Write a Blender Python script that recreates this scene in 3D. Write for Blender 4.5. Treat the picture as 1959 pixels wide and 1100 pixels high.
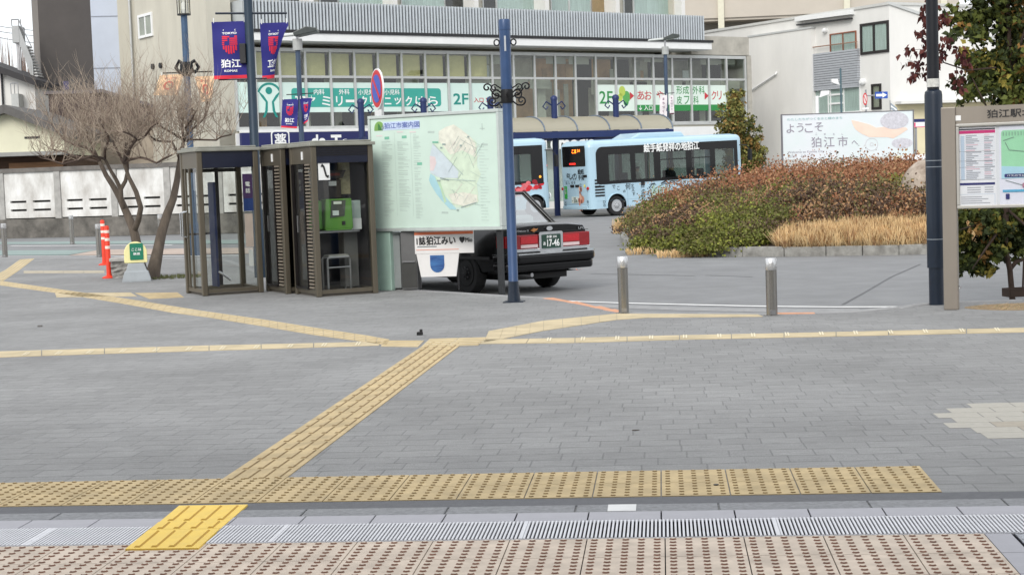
import bpy, math, random
from mathutils import Vector, Matrix
random.seed(7)
R = math.radians
for o in list(bpy.data.objects): bpy.data.objects.remove(o)
SC = bpy.context.scene
COL = SC.collection

# ---------------------------------------------------------------- camera
FPX, HC, PITCH, ROLL = 3050.0, 1.42, 0.0704, 0.035
CAM = Vector((0, 0, HC))
_U0 = Vector((0, math.sin(PITCH), math.cos(PITCH)))
FW = Vector((0, math.cos(PITCH), -math.sin(PITCH)))
CR = math.cos(ROLL)*Vector((1, 0, 0)) - math.sin(ROLL)*_U0
CU = math.sin(ROLL)*Vector((1, 0, 0)) + math.cos(ROLL)*_U0
cd = bpy.data.cameras.new('camera'); co = bpy.data.objects.new('camera', cd); COL.objects.link(co)
M = Matrix.Identity(4)
for i, v in enumerate((CR, CU, -FW)):
    for j in range(3): M[j][i] = v[j]
M.translation = CAM
co.matrix_world = M
cd.sensor_fit = 'HORIZONTAL'; cd.sensor_width = 36; cd.lens = FPX/1959*36
cd.clip_start = 0.1; cd.clip_end = 2000
SC.camera = co
# ---------------------------------------------------------------- sky, sun, exposure
SUN_EL, SUN_AZ = 34, 198      # degrees; azimuth measured clockwise from +Y, so the sun stands behind the camera
W = bpy.data.worlds.new("World"); SC.world = W; W.use_nodes = True
nt = W.node_tree; nt.nodes.clear()
sky = nt.nodes.new('ShaderNodeTexSky'); sky.sky_type = 'NISHITA'; sky.sun_disc = False
sky.sun_elevation = R(SUN_EL); sky.sun_rotation = R(SUN_AZ)
tc = nt.nodes.new('ShaderNodeTexCoord'); nz = nt.nodes.new('ShaderNodeTexNoise')
nz.inputs['Scale'].default_value = 2.2; nz.inputs['Detail'].default_value = 6
nt.links.new(tc.outputs['Generated'], nz.inputs['Vector'])
mr = nt.nodes.new('ShaderNodeMapRange'); mr.inputs[1].default_value = .35; mr.inputs[2].default_value = .65
mr.inputs[3].default_value = .78; mr.inputs[4].default_value = .95
nt.links.new(nz.outputs['Fac'], mr.inputs[0])
mx = nt.nodes.new('ShaderNodeMix'); mx.data_type = 'RGBA'
nt.links.new(mr.outputs[0], mx.inputs[0]); nt.links.new(sky.outputs[0], mx.inputs[6])
mx.inputs[7].default_value = (9.6, 9.8, 10.1, 1)
bg = nt.nodes.new('ShaderNodeBackground'); bg.inputs['Strength'].default_value = 0.1
ow = nt.nodes.new('ShaderNodeOutputWorld')
nt.links.new(mx.outputs[2], bg.inputs['Color']); nt.links.new(bg.outputs[0], ow.inputs['Surface'])
sl = bpy.data.lights.new('sun', 'SUN'); sl.energy = 1.5; sl.angle = R(30); sl.color = (1, .96, .9)
so = bpy.data.objects.new('sun', sl); COL.objects.link(so)
_sd = Vector((math.sin(R(SUN_AZ))*math.cos(R(SUN_EL)), math.cos(R(SUN_AZ))*math.cos(R(SUN_EL)), math.sin(R(SUN_EL))))
so.rotation_euler = _sd.to_track_quat('Z', 'Y').to_euler(); so.location = _sd*60
SC.view_settings.view_transform = 'Standard'; SC.view_settings.look = 'None'
SC.view_settings.exposure = 0.46; SC.view_settings.gamma = 1
SC.render.engine = 'CYCLES'
SC.cycles.use_denoising = True; SC.cycles.max_bounces = 8; SC.cycles.transparent_max_bounces = 24

# ---------------------------------------------------------------- pixel measurement of the photograph -> places in the world
def ray(px, py): return FW + CR*((px-979.5)/FPX) - CU*((py-550)/FPX)
def at(px, py, Y):
    d = ray(px, py); return CAM + d*(Y/d.y)
def gz(y): return -0.02*min(max(y-7.5, 0), 14)              # the plaza falls gently towards the road
def rz(y): return -0.43 + 0.10*min(max((y-36)/26, 0), 1)     # road surface
def G(px, py, f=gz):
    d = ray(px, py); z = f(8)
    for _ in range(40):
        p = CAM + d*((z-HC)/d.z); z = f(p.y)
    return Vector((p.x, p.y, z))
def GR(px, py): return G(px, py, rz)
class Frame:                                                  # upright plane: local x along it, local y away from us, z up
    def __init__(s, O, ang):
        s.O = Vector(O); s.a = ang; s.ex = Vector((math.cos(ang), math.sin(ang), 0)); s.ey = Vector((-math.sin(ang), math.cos(ang), 0))
    def px(s, px, py, ly=0):
        d = ray(px, py); k = ((s.O + s.ey*ly - CAM).dot(s.ey))/d.dot(s.ey); p = CAM + d*k - s.O
        return p.dot(s.ex), p.z
# ---------------------------------------------------------------- materials
def lin(c): return tuple(((x/255/12.92) if x/255 <= .04045 else ((x/255+.055)/1.055)**2.4) for x in c)
MATS = {}
def mat(name, col, rough=.6, metal=0, var=.12, scale=6, bump=0, bscale=40, spec=.5, emit=0, coat=0, stretch=(1, 1, 1), col2=None):
    """col: sRGB 0-255 of the paint itself; var: amount of worn, blotchy variation"""
    if name in MATS: return MATS[name]
    m = bpy.data.materials.new(name); m.use_nodes = True; n = m.node_tree; b = n.nodes['Principled BSDF']
    c = lin(col)
    b.inputs['Roughness'].default_value = rough; b.inputs['Metallic'].default_value = metal
    b.inputs['Specular IOR Level'].default_value = spec; b.inputs['Coat Weight'].default_value = coat
    t = n.nodes.new('ShaderNodeTexCoord'); mp = n.nodes.new('ShaderNodeMapping'); mp.inputs['Scale'].default_value = stretch
    n.links.new(t.outputs['Object'], mp.inputs['Vector'])
    if var:
        z = n.nodes.new('ShaderNodeTexNoise'); z.inputs['Scale'].default_value = scale; z.inputs['Detail'].default_value = 8; z.inputs['Roughness'].default_value = .62
        n.links.new(mp.outputs[0], z.inputs['Vector'])
        r = n.nodes.new('ShaderNodeValToRGB'); r.color_ramp.elements[0].position = .32; r.color_ramp.elements[1].position = .68
        lo = tuple(x*(1-var) for x in c) if col2 is None else lin(col2)
        hi = tuple(min(1, x*(1+var*.6)) for x in c)
        r.color_ramp.elements[0].color = (*lo, 1); r.color_ramp.elements[1].color = (*hi, 1)
        n.links.new(z.outputs['Fac'], r.inputs['Fac']); n.links.new(r.outputs['Color'], b.inputs['Base Color'])
        rr = n.nodes.new('ShaderNodeMapRange'); rr.inputs[3].default_value = max(.02, rough-.08); rr.inputs[4].default_value = min(1, rough+.1)
        n.links.new(z.outputs['Fac'], rr.inputs[0]); n.links.new(rr.outputs[0], b.inputs['Roughness'])
    else: b.inputs['Base Color'].default_value = (*c, 1)
    if bump:
        z2 = n.nodes.new('ShaderNodeTexNoise'); z2.inputs['Scale'].default_value = bscale; z2.inputs['Detail'].default_value = 5
        n.links.new(mp.outputs[0], z2.inputs['Vector'])
        bp = n.nodes.new('ShaderNodeBump'); bp.inputs['Strength'].default_value = bump; bp.inputs['Distance'].default_value = .02
        n.links.new(z2.outputs['Fac'], bp.inputs['Height']); n.links.new(bp.outputs[0], b.inputs['Normal'])
    if emit:
        b.inputs['Emission Color'].default_value = (*c, 1); b.inputs['Emission Strength'].default_value = emit
    MATS[name] = m; return m
def glass(name, tint=(.9, .95, .93), refl=.1, rough=.02):
    if name in MATS: return MATS[name]
    m = bpy.data.materials.new(name); m.use_nodes = True; n = m.node_tree; n.nodes.clear()
    o = n.nodes.new('ShaderNodeOutputMaterial'); tr = n.nodes.new('ShaderNodeBsdfTransparent'); tr.inputs[0].default_value = (*tint, 1)
    gl = n.nodes.new('ShaderNodeBsdfGlossy'); gl.inputs['Roughness'].default_value = rough
    lw = n.nodes.new('ShaderNodeFresnel'); lw.inputs[0].default_value = 1.45
    ad = n.nodes.new('ShaderNodeMath'); ad.operation = 'ADD'; ad.use_clamp = True; ad.inputs[1].default_value = refl
    n.links.new(lw.outputs[0], ad.inputs[0])
    ge = n.nodes.new('ShaderNodeNewGeometry'); iv = n.nodes.new('ShaderNodeMath'); iv.operation = 'SUBTRACT'; iv.inputs[0].default_value = 1; n.links.new(ge.outputs['Backfacing'], iv.inputs[1])
    mu = n.nodes.new('ShaderNodeMath'); mu.operation = 'MULTIPLY'; n.links.new(ad.outputs[0], mu.inputs[0]); n.links.new(iv.outputs[0], mu.inputs[1])   # the inner face of a pane adds no second mirror
    mi = n.nodes.new('ShaderNodeMixShader'); n.links.new(mu.outputs[0], mi.inputs[0]); n.links.new(tr.outputs[0], mi.inputs[1]); n.links.new(gl.outputs[0], mi.inputs[2])
    n.links.new(mi.outputs[0], o.inputs[0]); MATS[name] = m; return m
# ---------------------------------------------------------------- mesh builder
_TXT = {}
def text_mesh(body, bold):
    k = body; bold = 0
    if k in _TXT: return _TXT[k]
    c = bpy.data.curves.new('lettering', 'FONT'); c.body = body; c.offset = bold; c.resolution_u = 3; c.fill_mode = 'FRONT'
    o = bpy.data.objects.new('lettering', c); COL.objects.link(o)
    dg = bpy.context.evaluated_depsgraph_get(); m = bpy.data.meshes.new_from_object(o.evaluated_get(dg))
    vs = [(v.co.x, v.co.y) for v in m.vertices]; fs = [tuple(p.vertices) for p in m.polygons]
    bpy.data.objects.remove(o); bpy.data.meshes.remove(m); bpy.data.curves.remove(c)
    _TXT[k] = (vs, fs); return vs, fs
class MB:
    def __init__(s): s.v = []; s.f = []; s.m = []
    def add(s, vs, fs, mi=0):
        n = len(s.v); s.v += [tuple(v) for v in vs]; s.f += [tuple(i+n for i in f) for f in fs]; s.m += [mi]*len(fs); return s
    def poly(s, pts, mi=0): return s.add(pts, [tuple(range(len(pts)))], mi)
    def box(s, x0, x1, y0, y1, z0, z1, mi=0, rot=None, c=None):
        vs = [Vector((x, y, z)) for z in (z0, z1) for y in (y0, y1) for x in (x0, x1)]
        if rot is not None:
            cc = Vector(c) if c is not None else Vector(((x0+x1)/2, (y0+y1)/2, (z0+z1)/2)); vs = [rot @ (v-cc)+cc for v in vs]
        return s.add(vs, [(0, 2, 3, 1), (4, 5, 7, 6), (0, 1, 5, 4), (2, 6, 7, 3), (0, 4, 6, 2), (1, 3, 7, 5)], mi)
    def cyl(s, p0, p1, r0, r1=None, n=12, caps=True, mi=0):
        p0 = Vector(p0); p1 = Vector(p1); r1 = r0 if r1 is None else r1
        d = (p1-p0).normalized(); a = d.orthogonal().normalized(); b = d.cross(a)
        vs = []
        for p, r in ((p0, r0), (p1, r1)):
            vs += [p + (a*math.cos(2*math.pi*i/n) + b*math.sin(2*math.pi*i/n))*r for i in range(n)]
        fs = [(i, (i+1) % n, n+(i+1) % n, n+i) for i in range(n)]
        if caps: fs += [tuple(range(n-1, -1, -1)), tuple(range(n, 2*n))]
        return s.add(vs, fs, mi)
    def tube(s, pts, r, n=8, mi=0, caps=True):
        pts = [Vector(p) for p in pts]; L = len(pts); rs = r if isinstance(r, (list, tuple)) else [r]*L
        vs = []; a = None
        for i, p in enumerate(pts):
            d = (pts[min(i+1, L-1)]-pts[max(i-1, 0)]).normalized()
            a = d.orthogonal().normalized() if a is None else (a - d*a.dot(d)).normalized()
            b = d.cross(a)
            vs += [p + (a*math.cos(2*math.pi*k/n) + b*math.sin(2*math.pi*k/n))*rs[i] for k in range(n)]
        fs = [(i*n+k, i*n+(k+1) % n, (i+1)*n+(k+1) % n, (i+1)*n+k) for i in range(L-1) for k in range(n)]
        if caps: fs += [tuple(range(n-1, -1, -1)), tuple(range((L-1)*n, L*n))]
        return s.add(vs, fs, mi)
    def lathe(s, prof, o=(0, 0, 0), n=20, mi=0, axis='z'):
        vs = []; ox, oy, oz = o
        for r, z in prof:
            for k in range(n):
                c, q = r*math.cos(2*math.pi*k/n), r*math.sin(2*math.pi*k/n)
                vs.append((ox+c, oy+q, oz+z) if axis == 'z' else ((ox+c, oy+z, oz+q) if axis == 'y' else (ox+z, oy+c, oz+q)))
        L = len(prof)
        fs = [(i*n+k, i*n+(k+1) % n, (i+1)*n+(k+1) % n, (i+1)*n+k) for i in range(L-1) for k in range(n)]
        fs += [tuple(range(n-1, -1, -1)), tuple(range((L-1)*n, L*n))]
        return s.add(vs, fs, mi)
    def prism(s, pts, y0, y1, mi=0):                         # outline in local xz, thickness along y
        n = len(pts); vs = [(x, y0, z) for x, z in pts] + [(x, y1, z) for x, z in pts]
        fs = [tuple(range(n)), tuple(range(2*n-1, n-1, -1))] + [(i, n+i, n+(i+1) % n, (i+1) % n) for i in range(n)]
        return s.add(vs, fs, mi)
    def slab(s, pts, z0, z1, mi=0):                          # outline in xy, thickness along z (z1 may be a function)
        n = len(pts); f1 = z1 if callable(z1) else (lambda x, y: z1); f0 = z0 if callable(z0) else (lambda x, y: z0)
        vs = [(p[0], p[1], f0(p[0], p[1])) for p in pts] + [(p[0], p[1], f1(p[0], p[1])) for p in pts]
        fs = [tuple(range(n-1, -1, -1)), tuple(range(n, 2*n))] + [(i, (i+1) % n, n+(i+1) % n, n+i) for i in range(n)]
        return s.add(vs, fs, mi)
    def text(s, body, cx, cz, h=None, w=None, y=-.006, bold=0.0, mi=0, fn=None, align='c', flip=False):
        vs, fs = text_mesh(body, bold)
        if not vs: return s
        x0 = min(v[0] for v in vs); x1 = max(v[0] for v in vs); y0 = min(v[1] for v in vs); y1 = max(v[1] for v in vs)
        sy = h/(y1-y0) if h else w/(x1-x0); sx = w/(x1-x0) if w else sy
        ax = (x0+x1)/2 if align == 'c' else (x0 if align == 'l' else x1)
        k = -1 if flip else 1
        out = []
        for v in vs:
            u, t = cx + k*(v[0]-ax)*sx, cz + (v[1]-(y0+y1)/2)*sy
            out.append(fn(u, t, y) if fn else (u, y, t))
        if bold:                                             # heavier stroke: a few copies shifted by a fraction of the stroke width
            d = abs(sy)*bold*.62; a, b = out, []
            for i, (du, dt) in enumerate(((d, d), (-d, d), (d, -d), (-d, -d))):
                o2 = []
                for v in vs:
                    u, t = cx + k*(v[0]-ax)*sx + du, cz + (v[1]-(y0+y1)/2)*sy + dt; yy = y-.0004*(i+1)
                    o2.append(fn(u, t, yy) if fn else (u, yy, t))
                s.add(o2, fs, mi)
        return s.add(out, fs, mi)
    def build(s, name, mats, parent=None, smooth=0, bevel=0, loc=None):
        m = bpy.data.meshes.new(name); m.from_pydata(s.v, [], s.f); m.validate(verbose=False)
        mats = mats if isinstance(mats, (list, tuple)) else [mats]
        for a in mats: m.materials.append(a)
        if len(mats) > 1 and len(m.polygons) == len(s.m): m.polygons.foreach_set('material_index', s.m)
        m.update()
        if smooth:
            m.polygons.foreach_set('use_smooth', [True]*len(m.polygons))
            if smooth < 180: m.set_sharp_from_angle(angle=R(smooth))
        o = bpy.data.objects.new(name, m); COL.objects.link(o)
        if parent is not None: o.parent = parent
        if loc is not None: o.location = loc
        if bevel:
            b = o.modifiers.new('bevel', 'BEVEL'); b.width = bevel; b.segments = 2; b.limit_method = 'ANGLE'; b.angle_limit = R(40)
        return o
def tag(o, label=None, cat=None, group=None, kind=None):
    if label: o['label'] = label
    if cat: o['category'] = cat
    if group: o['group'] = group
    if kind: o['kind'] = kind
    return o
def thing(name, label, cat, loc=(0, 0, 0), rotz=0, group=None):
    o = bpy.data.objects.new(name, None); COL.objects.link(o); o.empty_display_size = .2
    o.location = loc; o.rotation_euler = (0, 0, rotz); return tag(o, label, cat, group)
def dup(root, loc, rotz=None, label=None):
    r = root.copy(); COL.objects.link(r); r.location = loc
    if rotz is not None: r.rotation_euler = (0, 0, rotz)
    if label: r['label'] = label
    for ch in root.children:
        c = ch.copy(); COL.objects.link(c); c.parent = r
        for g in ch.children:
            d = g.copy(); COL.objects.link(d); d.parent = c
    return r
def struct(mb, name, mats, **k): return tag(mb.build(name, mats, **k), kind='structure')
def ellipse(cx, cz, rx, rz_, n=24): return [(cx+rx*math.cos(2*math.pi*i/n), cz+rz_*math.sin(2*math.pi*i/n)) for i in range(n)]
def rrect(x0, x1, z0, z1, r, n=4):
    out = []
    for cx, cz, a in ((x1-r, z1-r, 0), (x0+r, z1-r, 90), (x0+r, z0+r, 180), (x1-r, z0+r, 270)):
        out += [(cx+r*math.cos(R(a+90*i/n)), cz+r*math.sin(R(a+90*i/n))) for i in range(n+1)]
    return out
# ================================================================ GROUND
YAW = 0.095
EX = Vector((math.cos(YAW), -math.sin(YAW), 0)); EN = Vector((math.sin(YAW), math.cos(YAW), 0))
O0 = G(1265, 951)                                            # a joint of the dotted tiles: origin of the paving grid
def grid(u, v, dz=0):
    p = O0 + EX*u + EN*v; return Vector((p.x, p.y, gz(p.y)+dz))
def ground_uv(px, py):
    p = G(px, py) - O0; return p.dot(EX), p.dot(EN)
RH = .2
def paver_mat():
    m = bpy.data.materials.new('grey_pavers'); m.use_nodes = True; n = m.node_tree; b = n.nodes['Principled BSDF']
    t = n.nodes.new('ShaderNodeTexCoord'); mp = n.nodes.new('ShaderNodeMapping'); mp.vector_type = 'TEXTURE'
    mp.inputs['Rotation'].default_value = (0, 0, -YAW); mp.inputs['Location'].default_value = (O0.x, O0.y, 0)
    n.links.new(t.outputs['Object'], mp.inputs['Vector'])
    # rows wander by a few millimetres, as laid stones do
    wz = n.nodes.new('ShaderNodeTexNoise'); wz.inputs['Scale'].default_value = 1.7; wz.inputs['Detail'].default_value = 3
    n.links.new(mp.outputs[0], wz.inputs['Vector'])
    ws = n.nodes.new('ShaderNodeVectorMath'); ws.operation = 'SCALE'; ws.inputs['Scale'].default_value = .02; n.links.new(wz.outputs['Color'], ws.inputs[0])
    wa = n.nodes.new('ShaderNodeVectorMath'); wa.operation = 'ADD'; n.links.new(mp.outputs[0], wa.inputs[0]); n.links.new(ws.outputs[0], wa.inputs[1])
    br = n.nodes.new('ShaderNodeTexBrick'); br.inputs['Scale'].default_value = 1; br.inputs['Brick Width'].default_value = .21; br.inputs['Row Height'].default_value = RH
    br.inputs['Mortar Size'].default_value = .0045; br.inputs['Mortar Smooth'].default_value = .3; br.offset = 0; br.squash = 1.5; br.squash_frequency = 3
    br.inputs['Color1'].default_value = (.280, .280, .276, 1); br.inputs['Color2'].default_value = (.246, .246, .243, 1); br.inputs['Mortar'].default_value = (.196, .196, .195, 1)
    # every row is pushed sideways by its own amount, so the short joints never line up
    sx = n.nodes.new('ShaderNodeSeparateXYZ'); n.links.new(wa.outputs[0], sx.inputs[0])
    dv = n.nodes.new('ShaderNodeMath'); dv.operation = 'DIVIDE'; dv.inputs[1].default_value = RH; n.links.new(sx.outputs['Y'], dv.inputs[0])
    fl = n.nodes.new('ShaderNodeMath'); fl.operation = 'FLOOR'; n.links.new(dv.outputs[0], fl.inputs[0])
    wn = n.nodes.new('ShaderNodeTexWhiteNoise'); wn.noise_dimensions = '1D'; n.links.new(fl.outputs[0], wn.inputs['W'])
    ma = n.nodes.new('ShaderNodeMath'); ma.operation = 'MULTIPLY_ADD'; ma.inputs[1].default_value = .9; n.links.new(wn.outputs['Value'], ma.inputs[0]); n.links.new(sx.outputs['X'], ma.inputs[2])
    cb = n.nodes.new('ShaderNodeCombineXYZ'); n.links.new(ma.outputs[0], cb.inputs['X']); n.links.new(sx.outputs['Y'], cb.inputs['Y'])
    n.links.new(cb.outputs[0], br.inputs['Vector'])
    # big soft stains + fine speckle
    z1 = n.nodes.new('ShaderNodeTexNoise'); z1.inputs['Scale'].default_value = .55; z1.inputs['Detail'].default_value = 5; n.links.new(t.outputs['Object'], z1.inputs['Vector'])
    r1 = n.nodes.new('ShaderNodeMapRange'); r1.inputs[1].default_value = .3; r1.inputs[2].default_value = .7; r1.inputs[3].default_value = .84; r1.inputs[4].default_value = 1.10; n.links.new(z1.outputs['Fac'], r1.inputs[0])
    z2 = n.nodes.new('ShaderNodeTexNoise'); z2.inputs['Scale'].default_value = 190; z2.inputs['Detail'].default_value = 3; n.links.new(t.outputs['Object'], z2.inputs['Vector'])
    r2 = n.nodes.new('ShaderNodeMapRange'); r2.inputs[1].default_value = .3; r2.inputs[2].default_value = .7; r2.inputs[3].default_value = .72; r2.inputs[4].default_value = 1.22; n.links.new(z2.outputs['Fac'], r2.inputs[0])
    ml = n.nodes.new('ShaderNodeMath'); ml.operation = 'MULTIPLY'; n.links.new(r1.outputs[0], ml.inputs[0]); n.links.new(r2.outputs[0], ml.inputs[1])
    vm = n.nodes.new('ShaderNodeVectorMath'); vm.operation = 'SCALE'; n.links.new(br.outputs['Color'], vm.inputs[0]); n.links.new(ml.outputs[0], vm.inputs['Scale'])
    # long joints between the rows, worn unevenly, and streaky mid-size mottling
    fr = n.nodes.new('ShaderNodeMath'); fr.operation = 'FRACT'; n.links.new(dv.outputs[0], fr.inputs[0])
    lt = n.nodes.new('ShaderNodeMath'); lt.operation = 'LESS_THAN'; lt.inputs[1].default_value = .05; n.links.new(fr.outputs[0], lt.inputs[0])
    z3 = n.nodes.new('ShaderNodeTexNoise'); z3.inputs['Scale'].default_value = 5; z3.inputs['Detail'].default_value = 4; n.links.new(mp.outputs[0], z3.inputs['Vector'])
    r3 = n.nodes.new('ShaderNodeMapRange'); r3.inputs[1].default_value = .4; r3.inputs[2].default_value = .62; r3.inputs[3].default_value = 0; r3.inputs[4].default_value = .42; n.links.new(z3.outputs['Fac'], r3.inputs[0])
    jm = n.nodes.new('ShaderNodeMath'); jm.operation = 'MULTIPLY'; n.links.new(lt.outputs[0], jm.inputs[0]); n.links.new(r3.outputs[0], jm.inputs[1])
    m4 = n.nodes.new('ShaderNodeMapping'); m4.inputs['Scale'].default_value = (7, 26, 1); n.links.new(mp.outputs[0], m4.inputs['Vector'])
    z4 = n.nodes.new('ShaderNodeTexNoise'); z4.inputs['Scale'].default_value = 1; z4.inputs['Detail'].default_value = 6; z4.inputs['Roughness'].default_value = .7; n.links.new(m4.outputs[0], z4.inputs['Vector'])
    r4 = n.nodes.new('ShaderNodeMapRange'); r4.inputs[1].default_value = .3; r4.inputs[2].default_value = .7; r4.inputs[3].default_value = .86; r4.inputs[4].default_value = 1.14; n.links.new(z4.outputs['Fac'], r4.inputs[0])
    sb_ = n.nodes.new('ShaderNodeMath'); sb_.operation = 'SUBTRACT'; n.links.new(r4.outputs[0], sb_.inputs[0]); n.links.new(jm.outputs[0], sb_.inputs[1])
    # chewing-gum and drip spots
    z5 = n.nodes.new('ShaderNodeTexVoronoi'); z5.inputs['Scale'].default_value = 2.6; n.links.new(mp.outputs[0], z5.inputs['Vector'])
    r5 = n.nodes.new('ShaderNodeMapRange'); r5.inputs[1].default_value = .05; r5.inputs[2].default_value = .075; r5.inputs[3].default_value = .16; r5.inputs[4].default_value = 0; n.links.new(z5.outputs['Distance'], r5.inputs[0])
    s5 = n.nodes.new('ShaderNodeSeparateXYZ'); n.links.new(z5.outputs['Color'], s5.inputs[0]); g5 = n.nodes.new('ShaderNodeMath'); g5.operation = 'GREATER_THAN'; g5.inputs[1].default_value = .72; n.links.new(s5.outputs[0], g5.inputs[0])
    k5 = n.nodes.new('ShaderNodeMath'); k5.operation = 'MULTIPLY'; n.links.new(r5.outputs[0], k5.inputs[0]); n.links.new(g5.outputs[0], k5.inputs[1])
    sb0 = sb_; sb_ = n.nodes.new('ShaderNodeMath'); sb_.operation = 'SUBTRACT'; n.links.new(sb0.outputs[0], sb_.inputs[0]); n.links.new(k5.outputs[0], sb_.inputs[1])
    vm2 = n.nodes.new('ShaderNodeVectorMath'); vm2.operation = 'SCALE'; n.links.new(vm.outputs[0], vm2.inputs[0]); n.links.new(sb_.outputs[0], vm2.inputs['Scale'])
    n.links.new(vm2.outputs[0], b.inputs['Base Color']); b.inputs['Roughness'].default_value = .8; b.inputs['Specular IOR Level'].default_value = .3
    bp = n.nodes.new('ShaderNodeBump'); bp.inputs['Strength'].default_value = .5; bp.inputs['Distance'].default_value = .01
    iv = n.nodes.new('ShaderNodeMath'); iv.operation = 'MULTIPLY_ADD'; iv.inputs[1].default_value = -1; n.links.new(br.outputs['Fac'], iv.inputs[0])
    sp = n.nodes.new('ShaderNodeMath'); sp.operation = 'MULTIPLY'; sp.inputs[1].default_value = .35; n.links.new(z2.outputs['Fac'], sp.inputs[0]); n.links.new(sp.outputs[0], iv.inputs[2])
    n.links.new(iv.outputs[0], bp.inputs['Height']); n.links.new(bp.outputs[0], b.inputs['Normal'])
    return m
PAVER = paver_mat()
ASPH = mat('asphalt', (130, 131, 132), .85, var=.16, scale=1.3, bump=.35, bscale=90)
KERB = mat('kerb_concrete', (150, 150, 150), .85, var=.2, scale=7, bump=.3, bscale=60)
KERB_O = mat('kerb_terracotta', (205, 150, 118), .85, var=.18, scale=9, bump=.2)
TACT = mat('tactile_yellow', (190, 169, 128), .8, var=.24, scale=5, bump=.15, bscale=120)
TACT2 = mat('tactile_faded', (194, 178, 144), .82, var=.22, scale=3, bump=.15, bscale=120)
TACT_N = mat('tactile_new_yellow', (240, 204, 92), .6, var=.08, scale=12)
SHADE_GRIME = mat('dome_shade_grime', (134, 112, 74), .85, var=.3, scale=20)  # grime and the shaded flanks of dots and bars, painted into one colour
PINK = mat('pink_tile', (212, 196, 178), .78, var=.22, scale=7, bump=.1, bscale=150)
PINK_SHADE_GRIME = mat('pink_dome_shade_grime', (134, 98, 80), .85, var=.3, scale=20)  # the same mix of grime and painted shade for the pink dots
GAP = mat('drain_gap_shade', (26, 25, 32), .95, spec=.1, var=.2)  # shade of the deep drain gaps, put into the colour of a flat sheet
GRAN = mat('granite', (138, 139, 141), .8, var=.25, scale=38, bump=.3, bscale=60)
DGREY = mat('dark_paver', (100, 101, 104), .85, var=.15, scale=22, bump=.2, bscale=90)
LAV = mat('pale_stone', (172, 171, 176), .7, var=.06, scale=14, bump=.08, bscale=90)
STEEL = mat('steel', (172, 172, 174), .32, 1, var=.12, scale=9, stretch=(1, 1, .15))
WHITE_L = mat('road_white', (226, 226, 224), .75, var=.14, scale=5)

# road sheet to the horizon
mb = MB()
xs = [-400, -120, -60, -30, -15, 0, 15, 30, 60, 120, 400]; ys = [-30, 8, 20, 28, 36, 45, 54, 62, 80, 120, 300, 900]
for i in range(len(xs)-1):
    for j in range(len(ys)-1):
        mb.poly([(xs[i], ys[j], rz(ys[j])), (xs[i+1], ys[j], rz(ys[j])), (xs[i+1], ys[j+1], rz(ys[j+1])), (xs[i], ys[j+1], rz(ys[j+1]))])
struct(mb, 'road', ASPH)
# plaza, its far edge measured along the kerb
edge_px = [(-900, 494), (-60, 494), (345, 494), (430, 499), (490, 522), (560, 543), (640, 551), (725, 553), (850, 560), (960, 567), (1040, 571),
           (1085, 578), (1130, 587), (1185, 599), (1330, 601), (1480, 601), (1560, 600), (1640, 597), (1720, 590), (1785, 582), (1850, 578), (1960, 575), (2150, 571), (2600, 565)]
edge = [G(*p) for p in edge_px]
mb = MB()
prev = None
for k, p in enumerate(edge):                                   # rows of quads from behind the camera to the edge follow the fall of the plaza
    col = [Vector((p.x, y, gz(y))) for y in (-6, 2, 7.5)]
    for y in (11, 15, 18, 21.5, 26, 30, 36):
        if y < p.y-.3: col.append(Vector((p.x, y, gz(y))))
    col.append(p.copy())
    if prev is not None:
        poly = prev + col[::-1]; n = min(len(prev), len(col))
        for i in range(n-2): mb.poly([prev[i], col[i], col[i+1], prev[i+1]])
        rest = prev[n-2:] + col[n-2:][::-1]
        mb.poly(rest[::-1] if False else rest)
    prev = col
o = struct(mb, 'plaza_paving', PAVER)
# kerb stones along the plaza edge
mb = MB()
for i in range(len(edge)-1):
    a, b = edge[i], edge[i+1]; d = (b-a); L = d.length; d /= L; nrm = Vector((-d.y, d.x, 0))
    n = max(1, int(L/.6))
    for k in range(n):
        if L > 30 and k % 3: continue
        p = a + d*(L*k/n+.004); q = a + d*(L*(k+(3 if L > 30 else 1))/n-.004)
        px = edge_px[i][0]; mi = 1 if (1040 <= px < 1185 or 1480 <= px < 1560) else 0
        z1 = gz(p.y)+.006; z0 = rz(p.y)-.05
        vs = [p-nrm*.02, q-nrm*.02, q+nrm*.14, p+nrm*.14]
        mb.slab(vs, z0, z1, mi)
struct(mb, 'kerb', [KERB, KERB_O], bevel=.012)
# gutter and white edge line on the road
def strip(pxs, w, f, dz, name, m, proj=GR):
    mb = MB(); pts = [proj(*p) for p in pxs]
    for a, b in zip(pts, pts[1:]):
        mb.poly([a+Vector((0, -w/2, dz)), b+Vector((0, -w/2, dz)), b+Vector((0, w/2, dz)), a+Vector((0, w/2, dz))])
    return struct(mb, name, m)
strip([(1085, 583), (1300, 591), (1500, 595), (1650, 594)], .55, rz, .003, 'road_gutter', KERB)
strip([(1010, 573), (1110, 577.5), (1180, 580), (1300, 583), (1450, 586.5), (1600, 588), (1740, 587.5), (1900, 585)], .16, rz, .006, 'road_edge_line', WHITE_L)
strip([(-200, 491.5), (0, 491), (345, 490.5), (470, 489)], .22, rz, .006, 'road_side_line', WHITE_L)
strip([(20, 471), (180, 470), (330, 469)], .3, rz, .006, 'road_side_line', WHITE_L)
GREENR = mat('green_road_paint', (136, 152, 148), .85, var=.12, scale=.8, bump=.2, bscale=80)
PINKR = mat('pink_road_paint', (176, 160, 148), .85, var=.12, scale=.8, bump=.2, bscale=80)
strip([(-200, 482), (170, 481)], 4.5, rz, .003, 'green_road_surface', GREENR)
strip([(180, 480), (520, 476)], 5.5, rz, .003, 'pink_road_surface', PINKR)
strip([(-300, 463), (520, 460)], 5.0, rz, .0025, 'green_road_surface', GREENR)
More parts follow.
